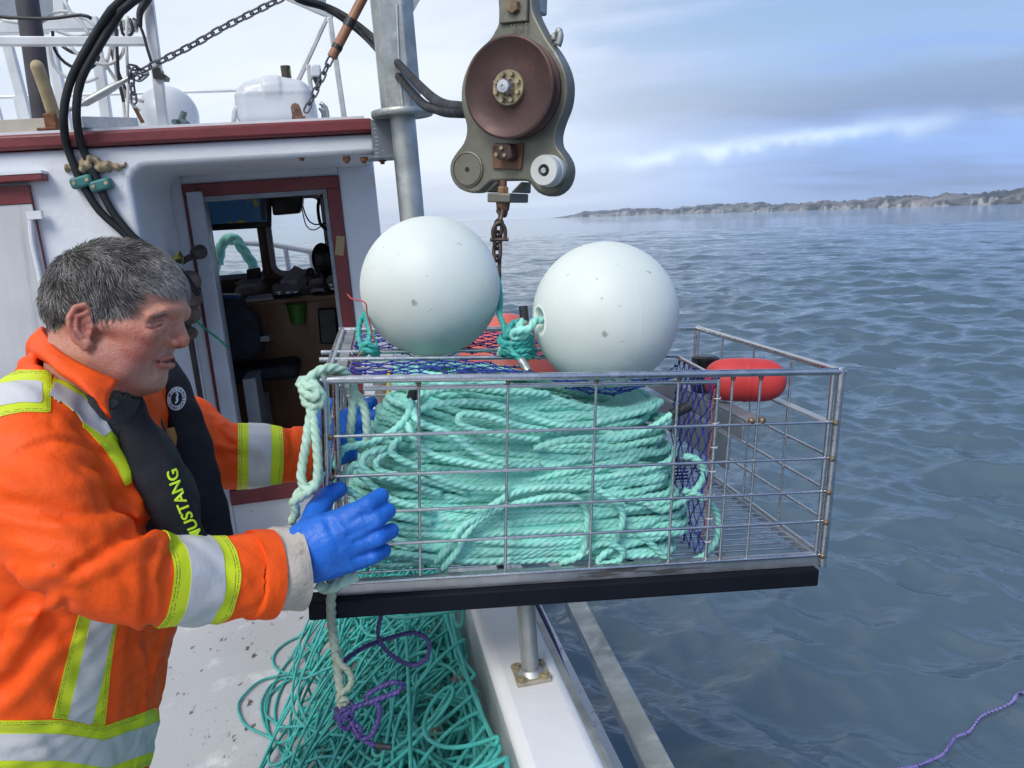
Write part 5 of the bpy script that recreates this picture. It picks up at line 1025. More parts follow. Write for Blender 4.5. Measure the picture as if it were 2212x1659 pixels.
hole2 = nrm(-.93 * cx_ - .10 * cy_ + .34 * cz_)
simple('white_float', float_geo(fl2, hole2, fr2), m_flt, 'white ball float sunk in the net, with its rope hole at left', 'float', 'white ball floats', sharp=0)
simple('white_float', float_geo(fl1, nrm(-.85 * cx_ - .45 * cy_ - .3 * cz_), fr1, .015, True), m_flt, 'white ball float on the crossbars, dark smudges near its top', 'float', 'white ball floats', sharp=0)
for o, c, r_, s in ((fl2, fl2, fr2, 1), ): pass
# orange buoy on the far side, seen through the netting
ob = thing('orange_buoy', D(1100, 820, 2.15), 'coral orange inflatable buoy beyond the cage, seen through the netting', 'buoy'); c = D(1100, 800, 2.15); R_ = pxm(118, 2.15)
g = G(); g.lathe(c, (0, 0, 1), [(R_ * math.sin(t) * (1 if t < 1.7 else 1 - .25 * (t - 1.7)), -R_ * 1.05 * math.cos(t)) for t in np.linspace(0.02, 3.1, 30)], 40); mk('body', g, mat('coral_vinyl', (.62, .12, .085), .4, var=(6, .08)), ob, sharp=0)
g = G(); g.lathe(c + np.array([0, 0, -R_ * 1.2]), (0, 0, 1), [(0, 0), (.03, 0), (.035, .04), (.05, .09)], 16); mk('eye_end', g, M['net'], ob)

# ------------------------------------------------------------------ the coil of pale green rope inside
RR = .0070
m_mint = mat('pale_green_rope', (.28, .70, .61), .48, var=(11, .18, 5), spots=[((.42, .76, .68), 60, .5, .7, (1, 1, 1)), ((.40, .36, .20), 6, .72, .80)], bump=[(420, .0012)], sss=0)
m_pale = mat('weathered_pale_rope', (.44, .66, .53), .6, var=(16, .16, 5), spots=[((.30, .22, .13), 18, .64, .76)], bump=[(420, .0014)])
def coil_path():
    q = np.random.default_rng(33); N_ = 104; per = 230; t = np.arange(N_ * per) / per
    k = np.ones(60) / 60
    def f(n, lo, hi): x = np.linspace(0, N_, n); return np.convolve(np.pad(np.interp(t, x, q.uniform(lo, hi, n)), 30, 'edge'), k, 'same')[30:-30][:len(t)]
    th = 2 * math.pi * t
    lev = (t / N_) ** .92; lev = np.clip(lev + f(90, -.05, .05), 0, 1)
    z = zb + .028 + lev * (CHt - .055)
    shell = np.where((np.floor(t).astype(int) % 4) == 3, .80, 1.0); shell = np.convolve(np.pad(shell, 60, 'edge'), np.ones(120) / 120, 'same')[60:-60][:len(t)]
    xl = .028 + .10 * lev ** 2 + f(150, -.010, .03); xr = nx - .022 - .085 * lev ** 2.4 + f(150, -.035, .01)
    yf = .042 + .050 * lev ** 1.4 + f(160, -.008, .016); ybk = .33 - .05 * lev
    xc, ax_ = (xl + xr) / 2, (xr - xl) / 2 * (.9 + .1 * shell); yc, ay = (yf + ybk) / 2, (ybk - yf) / 2 * shell
    ct, st = np.cos(th), np.sin(th)
    X = xc + ax_ * np.sign(ct) * np.abs(ct) ** .62; Y = yc + ay * np.sign(st) * np.abs(st) ** .6
    u = (X - xc) / ax_
    # front runs sag in the middle, rise or fall toward the ends, and lean one across another
    Z = z + f(110, .0, .042) * (u ** 2 - .35) * (st < 0) * lev ** .5 + f(140, -.030, .030) * u + f(300, -.007, .007)
    Z = np.maximum(Z, zb + .026); Z = np.convolve(np.pad(Z, 15, 'edge'), np.ones(31) / 31, 'same')[15:-15][:len(t)]
    top = -.018 - .085 * np.exp(-((X - b2[0]) ** 2 + (Y - b2[1]) ** 2) / (2 * .12 ** 2)); Z = np.minimum(Z, top)
    return cg(0, 0, 0) + np.stack([X, Y, Z], 1) @ CM.T
P = coil_path(); L_ = np.r_[0, np.cumsum(np.linalg.norm(np.diff(P, axis=0), axis=1))]; s = np.arange(0, L_[-1], .0048); P = np.stack([np.interp(s, L_, P[:, i]) for i in range(3)], 1)
g = G(); V, F, _ = rope(P, RR, n=15); g.add(V, F)
qf = np.random.default_rng(12)
for k in range(56):                        # long runs lying over the front of the heap
    lv = (k + qf.uniform(0, 1)) / 56; z0 = zb + .03 + lv * (CHt - .075); bow = qf.uniform(-.012, .034) * (.4 + lv); tilt = qf.uniform(-.035, .035)
    xa, xb = .035 + .10 * lv ** 2 + qf.uniform(0, .10), nx - .022 - .085 * lv ** 2.4 - qf.uniform(-.005, .08); y0 = .036 + .045 * lv ** 1.4 + qf.uniform(0, .010)
    pts = [(xa + .03, y0 + .13), (xa - .008, y0 + .06), (xa + .012, y0 + .012)] + [(xa + (xb - xa) * t, y0 + qf.uniform(0, .006)) for t in (.12, .3, .5, .7, .88)] + [(xb - .012, y0 + .012), (xb + .01, y0 + .06), (xb - .03, y0 + .13)]
    W3 = []
    for x, y in pts:
        u = (x - (xa + xb) / 2) / ((xb - xa) / 2); z = max(z0 + bow * (u * u - .4) + tilt * u + .004 * math.sin(7 * u + k), zb + .026); z = min(z, -.020 - .085 * math.exp(-((x - b2[0]) ** 2 + (y - b2[1]) ** 2) / .0288)); W3.append(cg(x, y, z))
    V, F, _ = rope(spline(W3, .0052), RR, n=15, phase=qf.uniform(0, 6)); g.add(V, F)
coil_o = tag(mk('rope_coil', g, m_mint, sharp=0), 'big heap of coiled pale green rope filling the cage', 'rope')
cf = lambda pts, off=.02: [CF.at(x, y, -(k[0] if k else off)) for x, y, *k in pts]
zA = zr(740, 780, 3.456); zP = zr(1200, 1180, 4.424); zQ = zr(1200, 940, 4.424); zO = zr(740, 940, 4.424)
def feat(zf, pts, off=.018, r=RR, m=None): rp('rope_strand', cf([(*zf(x, y), max(.0195, .0195 + ((k[0] if k else off) - .013) * .75)) for x, y, *k in pts], off), r, m or m_mint, None, coil_o, step=.0052, n=15)
feat(zP, [(-500, 1000, .03), (-330, 800), (-200, 610), (0, 480), (180, 340), (420, 215), (700, 170), (1000, 165), (1240, 180), (1430, 270), (1560, 400), (1580, 540), (1530, 690), (1470, 830, .03)], .013)
feat(zP, [(-420, 1080, .03), (-270, 900), (-130, 660), (60, 480), (240, 390), (500, 330), (800, 270), (1030, 280), (1150, 360), (1190, 500), (1180, 680), (1150, 850), (1080, 950, .03)], .014)
feat(zP, [(880, 1010, .03), (1050, 960), (1200, 860), (1330, 790), (1470, 800), (1580, 880), (1560, 960), (1440, 1010), (1300, 1000), (1380, 900), (1480, 840, .03)], .018)
feat(zP, [(1560, 560, .04), (1700, 640), (1900, 800), (2060, 960), (2260, 1010), (2460, 930), (2600, 780), (2640, 600), (2600, 420), (2450, 280), (2250, 200, .04)], .035)
feat(zP, [(1600, 300, .04), (1800, 330), (2000, 420), (2230, 330), (2420, 150), (2480, 0), (2400, -140), (2250, -180, .05)], .04)
feat(zQ, [(600, 800, .05), (900, 720), (1200, 690), (1500, 690), (1750, 640), (1950, 540), (2080, 450), (2140, 415)], .022)
feat(zO, [(1280, 250, .05), (1250, 400, .04), (1180, 510, .035), (1060, 620), (900, 700), (700, 760), (540, 800), (470, 900, .04), (440, 1010, .05)], .03)
feat(zO, [(1290, 300, .06), (1330, 480), (1480, 560), (1700, 640), (1900, 780), (2100, 900), (2400, 980), (2700, 1000, .05)], .028)
feat(zO, [(1240, 420, .06), (1260, 600), (1400, 800), (1600, 900), (1900, 960), (2200, 1010), (2600, 1040, .05)], .024)
feat(zO, [(1200, 640, .06), (1100, 740), (1050, 830), (1150, 920), (1290, 980), (1500, 1100), (1750, 1190), (2100, 1240), (2600, 1220), (3000, 1170, .05)], .024)
feat(zO, [(1080, 780, .05), (900, 820), (760, 880), (740, 1000), (850, 1090), (1050, 1130), (1300, 1220), (1600, 1300, .04)], .026)
feat(zO, [(1100, 850, .05), (960, 870), (890, 950), (920, 1040), (1080, 1090), (1300, 1120), (1560, 1180), (1900, 1290, .04)], .03)
feat(zO, [(1300, 420, .07), (1480, 330), (1800, 290), (2150, 310), (2500, 420), (2900, 540), (3300, 560, .07)], .05)
feat(zO, [(1350, 330, .08), (1500, 180), (1800, 130), (2300, 170), (2800, 200, .09)], .07)
feat(zO, [(2850, 610, .06), (2500, 560), (2100, 440), (1850, 420), (1790, 480), (1900, 570), (2200, 640), (2700, 700, .05)], .035)
feat(zO, [(440, 1180, .04), (560, 1090), (640, 980), (700, 1010), (760, 1130), (900, 1260), (1100, 1380), (1500, 1480, .03)], .028)
feat(zO, [(430, 1300, .04), (560, 1260), (680, 1330), (800, 1420), (1100, 1540), (1500, 1620, .03)], .022)
def tape(pts, r, lab_par, zf, off, m): g = G(); g.tube(spline(cf([(*zf(x, y),) for x, y in pts], off), .004), r, 14); mk('tape_end', g, m, lab_par, sharp=50)
m_tape = mat('black_vinyl_tape', (.014, .016, .022), .6, bump=[(60, .003)])
tape([(2120, 425), (2220, 375), (2320, 330)], .0098, coil_o, zQ, .022, m_tape); tape([(1280, 250), (1300, 180), (1315, 110)], .0092, coil_o, zO, .05, m_tape)

# ------------------------------------------------------------------ loose ropes: cage corner, slings and knots
Dz = lambda zf, pts: [D(*zf(x, y), d) for x, y, d in pts]
m_tail = mat('dirty_grey_green_rope', (.30, .36, .28), .7, var=(18, .2), spots=[((.24, .18, .11), 20, .6, .75)], bump=[(420, .0014)])
cr_ = thing('corner_rope', D(690, 900, 1.22), 'weathered pale green rope knotted over the left corner of the cage', 'rope')
def cr(zf, pts, r=.0078, m=None, par=cr_): rp('strand', Dz(zf, pts), r, m or m_pale, None, par, step=.005, n=15)
cr(zA, [(60, 640, 1.235), (120, 570, 1.225), (200, 505, 1.225), (300, 480, 1.235), (400, 505, 1.25), (470, 590, 1.27), (500, 680, 1.285), (490, 820, 1.29), (480, 950, 1.29), (470, 1060, 1.30), (500, 1160, 1.32)])
cr(zA, [(150, 600, 1.24), (260, 530, 1.25), (380, 545, 1.265), (450, 620, 1.28), (530, 720, 1.29), (590, 830, 1.29), (612, 980, 1.29), (610, 1120, 1.30), (560, 1190, 1.32)])
cr(zA, [(40, 590, 1.235), (90, 640, 1.215), (180, 660, 1.21), (230, 720, 1.215), (200, 800, 1.215), (110, 810, 1.215), (70, 740, 1.225), (100, 650, 1.235), (200, 620, 1.24), (235, 700, 1.24), (215, 830, 1.24)])
cr(zA, [(30, 610, 1.225), (70, 690, 1.215), (150, 740, 1.205), (190, 690, 1.21), (140, 600, 1.225), (60, 590, 1.235)])
cr(zA, [(130, 790, 1.215), (125, 880, 1.215), (105, 1000, 1.215), (85, 1150, 1.215), (60, 1290, 1.22), (45, 1430, 1.22), (80, 1520, 1.22), (150, 1540, 1.22)])
cr(zA, [(170, 790, 1.22), (150, 900, 1.215), (170, 1060, 1.215), (185, 1230, 1.215), (190, 1370, 1.215), (170, 1490, 1.215), (110, 1550, 1.215), (40, 1600, 1.22), (-40, 1650, 1.225)])
cr(zA, [(220, 1380, 1.235), (190, 1470, 1.235), (120, 1500, 1.23), (40, 1540, 1.225), (-10, 1640, 1.225), (0, 1740, 1.235), (-50, 1820, 1.24)])
cr(z5b, [(830, -150, 1.27), (870, -30, 1.27), (930, 60, 1.27), (925, 220, 1.275), (930, 380, 1.29), (945, 520, 1.29), (965, 650, 1.29), (985, 790, 1.29), (1000, 930, 1.29), (1020, 1060, 1.29), (1010, 1150, 1.29)], .0086, m_tail)
cr(z5b, [(960, 660, 1.285), (1010, 760, 1.283), (1070, 810, 1.283), (1105, 890, 1.285), (1075, 970, 1.285), (1010, 1010, 1.28), (985, 1060, 1.28), (1060, 1070, 1.28), (1040, 1130, 1.285)], .0062, m_tail)
cr(z5b, [(800, 70, 1.262), (880, 110, 1.262), (960, 90, 1.262), (1050, 40, 1.265), (1140, 0, 1.28)], .0095)
pk = thing('purple_rope', D(*z5b(1050, 1200), 1.285), 'purple rope knotted to the end of the pale rope below the cage', 'rope')
def pr_(pts, r=.0052): cr(z5b, pts, r, M['purple'], pk)
pr_([(970, 1140, 1.285), (985, 1220, 1.275), (1060, 1200, 1.272), (1120, 1150, 1.275), (1080, 1090, 1.29), (1000, 1110, 1.295), (975, 1190, 1.285), (1040, 1240, 1.275), (1110, 1210, 1.28), (1060, 1150, 1.27), (1000, 1180, 1.27), (1010, 1290, 1.28), (1070, 1320, 1.285), (1110, 1260, 1.28), (1130, 1330, 1.28), (1190, 1400, 1.285), (1310, 1470, 1.29)])
pr_([(960, 1225, 1.28), (1050, 1190, 1.27), (1110, 1140, 1.275), (1230, 1100, 1.285), (1340, 1060, 1.29), (1500, 1000, 1.30), (1550, 945, 1.30), (1480, 915, 1.30), (1350, 960, 1.295), (1240, 1030, 1.29), (1250, 1080, 1.29), (1330, 1110, 1.29), (1345, 1190, 1.29), (1310, 1310, 1.29), (1260, 1390, 1.285), (1180, 1395, 1.28), (1120, 1330, 1.285), (1150, 1290, 1.28), (1190, 1350, 1.275), (1160, 1400, 1.28)])
pr_([(1360, 330, 1.42), (1335, 440, 1.42), (1335, 530, 1.42), (1400, 640, 1.45), (1520, 730, 1.47), (1640, 772, 1.48), (1740, 720, 1.48), (1775, 620, 1.48), (1740, 530, 1.48), (1630, 490, 1.48), (1480, 520, 1.46), (1320, 570, 1.43), (1150, 650, 1.36), (1040, 740, 1.32), (1010, 840, 1.3)], .0048)
g = G(); g.tube(spline(Dz(z5b, [(1310, 1465, 1.29), (1390, 1475, 1.29), (1450, 1480, 1.29)]), .004), .0055, 10); mk('tape_end', g, m_tape, pk, sharp=50)
zC = zr(860, 780, 4.096)
tl_ = thing('teal_sling', D(*zC(240, 380), 1.5), 'teal rope sling with a loop at the left side of the left float', 'rope')
for pts in ([(215, 10, 1.53), (160, 110, 1.51), (150, 250, 1.50), (180, 360, 1.49), (220, 440, 1.50)], [(215, 10, 1.53), (240, 120, 1.50), (265, 220, 1.49), (240, 310, 1.48), (190, 350, 1.485), (200, 450, 1.49)], [(180, 400, 1.49), (230, 320, 1.475), (300, 360, 1.48), (340, 450, 1.5)], [(200, 380, 1.48), (260, 400, 1.475), (310, 440, 1.49), (330, 470, 1.5)], [(170, 430, 1.5), (230, 370, 1.49), (320, 380, 1.5), (350, 420, 1.51)]):
    cr(zC, pts, .0063, M['teal'], tl_)
g = G(); g.tube(spline(Dz(z5, [(1620, 1160, 1.5), (1660, 1200, 1.47), (1770, 1232, 1.44), (1790, 1330, 1.45), (1820, 1450, 1.455), (1855, 1580, 1.46)]), .004), .0014, 6); simple('red_twine', g, mat('red_twine', (.45, .05, .04), .6), 'thin red twine end sticking out left of the left float', 'twine', sharp=0)
for k in range(3): g = G(); g.tube(spline(Dz(zC, [(300, 180 + 40 * k, 1.48), (320 + 8 * k, 300, 1.485), (345, 420 + 10 * k, 1.49)]), .006), .0011, 5); mk('frayed_yarn', g, M['teal'], tl_, sharp=0)
kn_ = thing('sling_knot', D(*zC(1730, 420), 1.5), 'big teal and pale green rope knot between the two white floats', 'rope')
zK = zC; K = lambda pts, r=.0064, m=None: cr(zC, pts, r, m or M['teal'], kn_)
K([(1560, -420, 1.66), (1590, -250, 1.64), (1600, -100, 1.60), (1590, 20, 1.54), (1630, 130, 1.50), (1650, 230, 1.49), (1690, 330, 1.49)], .0062)
K([(1620, 250, 1.475), (1590, 290, 1.47), (1650, 350, 1.455), (1760, 350, 1.45), (1880, 330, 1.455), (1920, 270, 1.47), (1870, 200, 1.49), (1760, 180, 1.5)])
K([(1600, 260, 1.47), (1640, 320, 1.455), (1740, 320, 1.445), (1870, 300, 1.45), (1910, 250, 1.465)])
K([(1690, 140, 1.48), (1660, 230, 1.465), (1710, 250, 1.455), (1770, 170, 1.46), (1800, 100, 1.475), (1720, 120, 1.47), (1690, 190, 1.46), (1640, 270, 1.46)])
K([(1640, 380, 1.46), (1700, 420, 1.455), (1800, 400, 1.45), (1900, 390, 1.46), (1930, 440, 1.475)]); K([(1650, 420, 1.465), (1720, 450, 1.46), (1830, 440, 1.455), (1900, 440, 1.465)]); K([(1700, 360, 1.445), (1730, 420, 1.44), (1780, 460, 1.44), (1815, 500, 1.44)])
K([(1610, 430, 1.48), (1680, 400, 1.47), (1760, 440, 1.46), (1860, 470, 1.46), (1950, 430, 1.475)])
K([(1600, 460, 1.50), (1610, 380, 1.49), (1690, 330, 1.48), (1800, 370, 1.475), (1920, 340, 1.48), (1950, 400, 1.49)], .0068, m_mint)
hp = fl2 + hole2 * (fr2 - .025); hpx = proj(hp)[0]
rp('strand', [hp - hole2 * .04, hp, hp + hole2 * .03] + Dz(zC, [(1900, 170, 1.42), (1800, 190, 1.425), (1740, 210, 1.435), (1740, 250, 1.44), (1830, 250, 1.44), (1870, 200, 1.45), (1790, 160, 1.46), (1820, 110, 1.465), (1850, 80, 1.47)]), .0082, m_mint, None, kn_, step=.005, n=15)
g = G(); g.tube(spline(Dz(zC, [(1850, 95, 1.47), (1845, 40, 1.47), (1838, -20, 1.47), (1835, -60, 1.47)]), .004), .0085, 12); mk('tape_end', g, m_tape, kn_, sharp=50)
g = G(); P = spline(Dz(zC, [(1815, 495, 1.44), (1850, 550, 1.435), (1885, 610, 1.43)]), .004); g.tube(P, np.linspace(.009, .0105, len(P)) * np.linspace(1, .75, len(P)), 10); mk('silver_tape_end', g, mat('silver_duct_tape', (.38, .39, .41), .35, .5, bump=[(60, .004)]), kn_, sharp=50)
# ------------------------------------------------------------------ the man at the cage
BASE = np.array([*D(150, 1300, 1.28)[:2], 0.]); BASE[2] = (DECK.O @ BU - BASE @ BU) / BU[2]
man = thing('person', BASE, 'man in orange hi-vis jacket and black life vest, blue gloves steadying the cage', 'person')
czh = nrm(np.array([0., -1, 0])); cxh = nrm(np.array([cx_[0], cx_[1], 0]))
# --- head
HF = Frame(D(240, 690, 1.15), cx_ * math.cos(rad(-5)) + cz_ * math.sin(rad(-5)), cy_)
KP = pxm(1, 1.15)
h3 = lambda x, y, n=0.: np.array([*HF.hit(x, y, n), n])
def sym(P): Q = P.copy(); Q[:, 2] = np.abs(Q[:, 2]); return Q
def el(Q, c, r): return sd_ell(Q, c, None, r)
def pcap(Q, pts, rs, k=None):
    d = None
    for (a, b), (ra, rb) in zip(zip(pts[:-1], pts[1:]), zip(rs[:-1], rs[1:])):
        e = sd_cap(Q, a, b, ra, rb); d = e if d is None else np.minimum(d, e)
    return d
lip_u = [h3(371, 770, 0), h3(360, 772, .013), h3(341, 781, .025)]; lip_l = [h3(365, 786, 0), h3(355, 787, .013), h3(341, 783, .024)]; mslit = [h3(372, 777.5, 0), h3(358, 779, .014), h3(338, 782, .027)]
lidline = [h3(314, 708, .046), h3(325, 708, .043), h3(338, 706, .040), h3(350, 701, .034)]
nlf = [h3(366, 744, .021), h3(345, 762, .034), h3(333, 780, .038), h3(329, 800, .036)]
foreh = [[h3(392, 650, 0), h3(360, 648, .03), h3(330, 652, .05)], [h3(393, 658, 0), h3(365, 657, .028), h3(340, 662, .048)]]
helix = [h3(196, 692, .070), h3(197, 670, .077), h3(183, 659, .084), h3(163, 664, .089), h3(149, 686, .092), h3(151, 712, .090), h3(166, 736, .086), h3(185, 751, .080), h3(197, 745, .074)]
anti = [h3(188, 676, .082), h3(166, 684, .088), h3(165, 712, .087), h3(178, 727, .083)]
def head_base(P):
    Q0 = HF.l(P); Q = sym(Q0)
    d = el(Q, h3(255, 634), (141 * KP, 112 * KP, .0765))
    d = smin(d, el(Q, h3(186, 676), (66 * KP, 64 * KP, .062)), .03)
    d = smin(d, el(Q, h3(300, 704), (80 * KP, 82 * KP, .062)), .02)
    d = smin(d, pcap(Q, [h3(214, 768, .054), h3(262, 800, .046), h3(322, 812, .006)], [.019, .020, .018]), .022); d = smin(d, el(Q, h3(262, 765, .036), (52 * KP, 48 * KP, .026)), .02)
    d = smin(d, el(Q, h3(336, 776), (32 * KP, 30 * KP, .034)), .014)
    d = smin(d, el(Q, h3(326, 812), (24 * KP, 22 * KP, .024)), .012)
    d = smin(d, el(Q, h3(296, 738, .036), (38 * KP, 34 * KP, .022)), .016)
    d = smin(d, sd_cap(Q, h3(222, 703, .068), h3(322, 718, .050), .008, .011), .014)
    d = smin(d, pcap(Q, [h3(386, 665, 0), h3(379, 668, .018), h3(352, 673, .042), h3(326, 682, .054)], [.0095, .0105, .010, .006]), .010)
    d = smax(d, -el(Q, h3(358, 698, .050), (24 * KP, 15 * KP, .016)), .010)
    d = smin(d, np.linalg.norm(Q - h3(341, 702, .0335), axis=1) - .0130, .004)
    d = smin(d, pcap(Q, [h3(377, 684), h3(387, 712), h3(392, 733)], [.0075, .0095, .011]), .008)
    d = smin(d, np.linalg.norm(Q - h3(392, 737), axis=1) - .0095, .006)
    d = smin(d, np.linalg.norm((Q - h3(372, 740, .0125)) * np.array([.8, 1, 1.1]), axis=1) - .0085, .005)
    d = smax(d, -(np.linalg.norm((Q - h3(381, 753, .0085)) * np.array([.7, 1, 1]), axis=1) - .004), .003)
    d = smin(d, el(Q, h3(290, 828), (52 * KP, 24 * KP, .042)), .02)
    nb = sd_cap(Q0, h3(200, 775), h3(196, 845), .062, .062); d = smin(d, nb, .025)
    return d
surf = lambda pts: [HF.l(march(head_base, *p)) * np.array([1, 1, 1]) for p in pts]
lip_u = [h3(368, 770, 0)] + surf([(366, 772), (354, 776), (340, 781)]); lip_l = [h3(361, 787, 0)] + surf([(361, 788), (350, 787), (340, 783)]); mslit = [h3(370, 777.5, 0)] + surf([(366, 778.5), (354, 781), (336, 782.5)])
nlf = surf([(366, 746), (349, 760), (336, 776), (331, 796), (333, 808)]); lidline = surf([(318, 706), (328, 708), (340, 706), (351, 701)]); lidup = surf([(320, 699), (334, 692), (350, 691)])
foreh = [surf([(385, 650), (362, 648), (335, 652)]), surf([(388, 659), (366, 657), (345, 662)])]; crow = [surf(l) for l in ([(314, 706), (292, 700)], [(313, 709), (290, 711)], [(314, 713), (297, 722)])]
def head_fn(P):
    Q0 = HF.l(P); Q = sym(Q0); d = head_base(P)
    d = smin(d, pcap(Q, lip_u, [.0042, .0042, .0038, .0018]), .004); d = smin(d, pcap(Q, lip_l, [.0056, .0056, .0048, .0018]), .004)
    d = smax(d, -pcap(Q, mslit, [.0030, .0032, .0032, .0016]), .0015)
    # folds and creases
    d = d + .0028 * np.exp(-(poly_dist(Q, nlf) / .004) ** 2)
    for l in foreh: d = d + .0009 * np.exp(-(poly_dist(Q, l) / .0025) ** 2)
    d = d + .0022 * np.exp(-(poly_dist(Q, lidline) / .0022) ** 2) + .0012 * np.exp(-(poly_dist(Q, lidup) / .003) ** 2)
    for l in crow: d = d + .0008 * np.exp(-(poly_dist(Q, l) / .002) ** 2)
    # ear
    e = el(Q, h3(173, 702, .079), (25 * KP, 42 * KP, .0055)); e = smin(e, pcap(Q, helix, [.003, .0036, .0040, .0042, .0042, .0040, .0040, .0055, .004]), .003)
    e = smin(e, pcap(Q, anti, [.0028, .0034, .0036, .003]), .003); e = smin(e, np.linalg.norm(Q - h3(189, 742, .078), axis=1) - .0065, .004)
    e = smax(e, -el(Q, h3(186, 706, .090), (13 * KP, 17 * KP, .011)), .003); e = smin(e, np.linalg.norm(Q - h3(198, 706, .077), axis=1) - .0048, .003)
    return smin(d, e, .005)
hv, hf = surface_net(head_fn, HF.w(0, 0, 0) - .26, HF.w(0, 0, 0) + .24, .0017)
hq = sym(HF.l(hv)); gs = lambda c, r: np.exp(-(np.linalg.norm(hq - c, axis=1) / r) ** 2)
red = .75 * gs(h3(300, 742, .06), .035) + .6 * gs(h3(260, 790, .06), .035) + .8 * gs(h3(392, 737), .016) + .5 * gs(h3(374, 742, .012), .012) + .9 * gs(h3(165, 700, .085), .03) + .5 * gs(h3(250, 850, .05), .05) + .35 * gs(h3(370, 660, .02), .03)
lip = np.exp(-(np.minimum(poly_dist(hq, lip_u), poly_dist(hq, lip_l)) / .0058) ** 4)
drk = 1.1 * np.exp(-(poly_dist(hq, lidline) / .0021) ** 2) + .35 * np.exp(-(poly_dist(hq, lidup) / .0014) ** 2) + .85 * np.exp(-(poly_dist(hq, mslit) / .0026) ** 2) + .9 * np.exp(-(np.linalg.norm(hq - h3(381, 752, .0085), axis=1) / .0042) ** 2)
stb = .8 * gs(h3(355, 762, .015), .014) + .9 * gs(h3(335, 812, .015), .028) + .8 * gs(h3(280, 812, .045), .035) + .5 * gs(h3(225, 785, .06), .03)
# hair region, mirrored on both sides
hpoly = np.array([(402, 631), (370, 637), (333, 634), (309, 626), (289, 617), (287, 640), (282, 666), (264, 674), (234, 687), (227, 692), (212, 686), (200, 683), (194, 667), (185, 652), (172, 652), (149, 668), (142, 695), (126, 712), (94, 708), (60, 700), (60, 470), (420, 470)])
def inpoly(x, y, p):
    c = np.zeros(len(x), bool)
    for (x0, y0), (x1, y1) in zip(p, np.roll(p, -1, 0)): c ^= ((y0 > y) != (y1 > y)) & (x < (x1 - x0) * (y - y0) / (y1 - y0 + 1e-12) + x0)
    return c
pm = proj(HF.w(hq)); hairm = inpoly(pm[:, 0], pm[:, 1], hpoly) & ~((np.abs(hq[:, 2]) > .081) & (pm[:, 1] > 655))
g = Geo(); g.add(hv, [hf])
def skin_ex(nt, N, L, b, cur, mix, mrange, noise, tc):
    A_ = lambda n: attr_node(nt, n).outputs['Fac']
    blot = N('ShaderNodeMath'); blot.operation = 'MULTIPLY'; L(A_('red'), blot.inputs[0]); L(mrange(noise(55, 6), .3, .7, .5, 1.25), blot.inputs[1])
    c = mix(blot.outputs[0], cur, (.43, .105, .075)); c = mix(mrange(noise(160, 4), .52, .66, 0, .35), c, (.32, .12, .085))
    sm_ = N('ShaderNodeMath'); sm_.operation = 'MULTIPLY'; L(A_('stubble'), sm_.inputs[0]); L(mrange(noise(700, 2), .4, .6, .1, .55), sm_.inputs[1]); c = mix(sm_.outputs[0], c, (.30, .24, .22))
    c = mix(A_('lip'), c, (.40, .12, .10)); c = mix(A_('scalp'), c, (.10, .085, .075)); return mix(A_('dark'), c, (.045, .02, .018))
m_skin = mat('weathered_skin', (.53, .25, .175), .44, spec=.4, sss=.12, bump=[(380, .0011), (110, .0009)], extra=skin_ex)
body = mk('head', g, m_skin, man, sharp=0, attr={'red': np.clip(red * .88, 0, 1), 'lip': lip * .8, 'dark': np.clip(drk, 0, 1), 'stubble': np.clip(stb, 0, 1), 'scalp': hairm.astype(float)})
# hair strands
def strands(roots, dirs, lens, r, bend, q):
    n = len(roots); a = nrm_rows(np.cross(dirs, q.normal(0, 1, (n, 3)))); b = np.cross(dirs, a); V = []
    for t, w in ((0, 1.), (.4, .95), (.75, .7), (1., .1)):
        c = roots + dirs * (lens * t)[:, None] + bend * (lens * t * t)[:, None]
        for k in range(3): an = 2.094 * k; V.append(c + (a * math.cos(an) + b * math.sin(an)) * (r * w)[:, None])
    V = np.stack(V, 1); base = (np.arange(n) * 12)[:, None, None]; F = []
    for j in range(3):
        for k in range(3): F.append([j * 3 + k, j * 3 + (k + 1) % 3, (j + 1) * 3 + (k + 1) % 3, (j + 1) * 3 + k])
    F = (np.array(F)[None] + base).reshape(-1, 4); return V.reshape(-1, 3), F
nrm_rows = lambda v: v / np.maximum(np.linalg.norm(v, axis=1, keepdims=True), 1e-9)
q = np.random.default_rng(8); ht = to_tris(hf); hn = vnormals(hv, ht)
cand = ht[hairm[ht].all(1)]; area = np.linalg.norm(np.cross(hv[cand[:, 1]] - hv[cand[:, 0]], hv[cand[:, 2]] - hv[cand[:, 0]]), axis=1); NS = 23000
pick = q.choice(len(cand), NS, p=area / area.sum()); bc_ = q.dirichlet((1, 1, 1), NS)
root = (hv[cand[pick]] * bc_[..., None]).sum(1); rn = nrm_rows((hn[cand[pick]] * bc_[..., None]).sum(1)); rl = HF.l(root)
crown = h3(150, 548); fl = rl - crown; fl[:, 2] *= .8; away = nrm_rows(fl @ HF.M.T)
low = np.clip((-rl[:, 1] + .03) / .06, 0, 1)[:, None]; back = np.clip((-rl[:, 0] + .02) / .06, 0, 1)[:, None]
comb = away * (1 - .45 * low) + (-cy_ * .8 - HF.e * .45 * (rl[:, 0] < .03)[:, None]) * low
swirl = np.stack([np.sin(rl[:, 0] * 60 + rl[:, 2] * 45), np.sin(rl[:, 1] * 70 + rl[:, 0] * 30), np.sin(rl[:, 2] * 65 + rl[:, 0] * 40)], 1) * .36 + np.stack([np.sin(rl[:, 0] * 190 + 3 * np.sin(rl[:, 2] * 120)), np.sin(rl[:, 1] * 210 + rl[:, 2] * 150), np.sin(rl[:, 2] * 230 + rl[:, 0] * 90)], 1) * .22
comb = comb + swirl; comb = nrm_rows(comb - rn * (comb * rn).sum(1, keepdims=True))
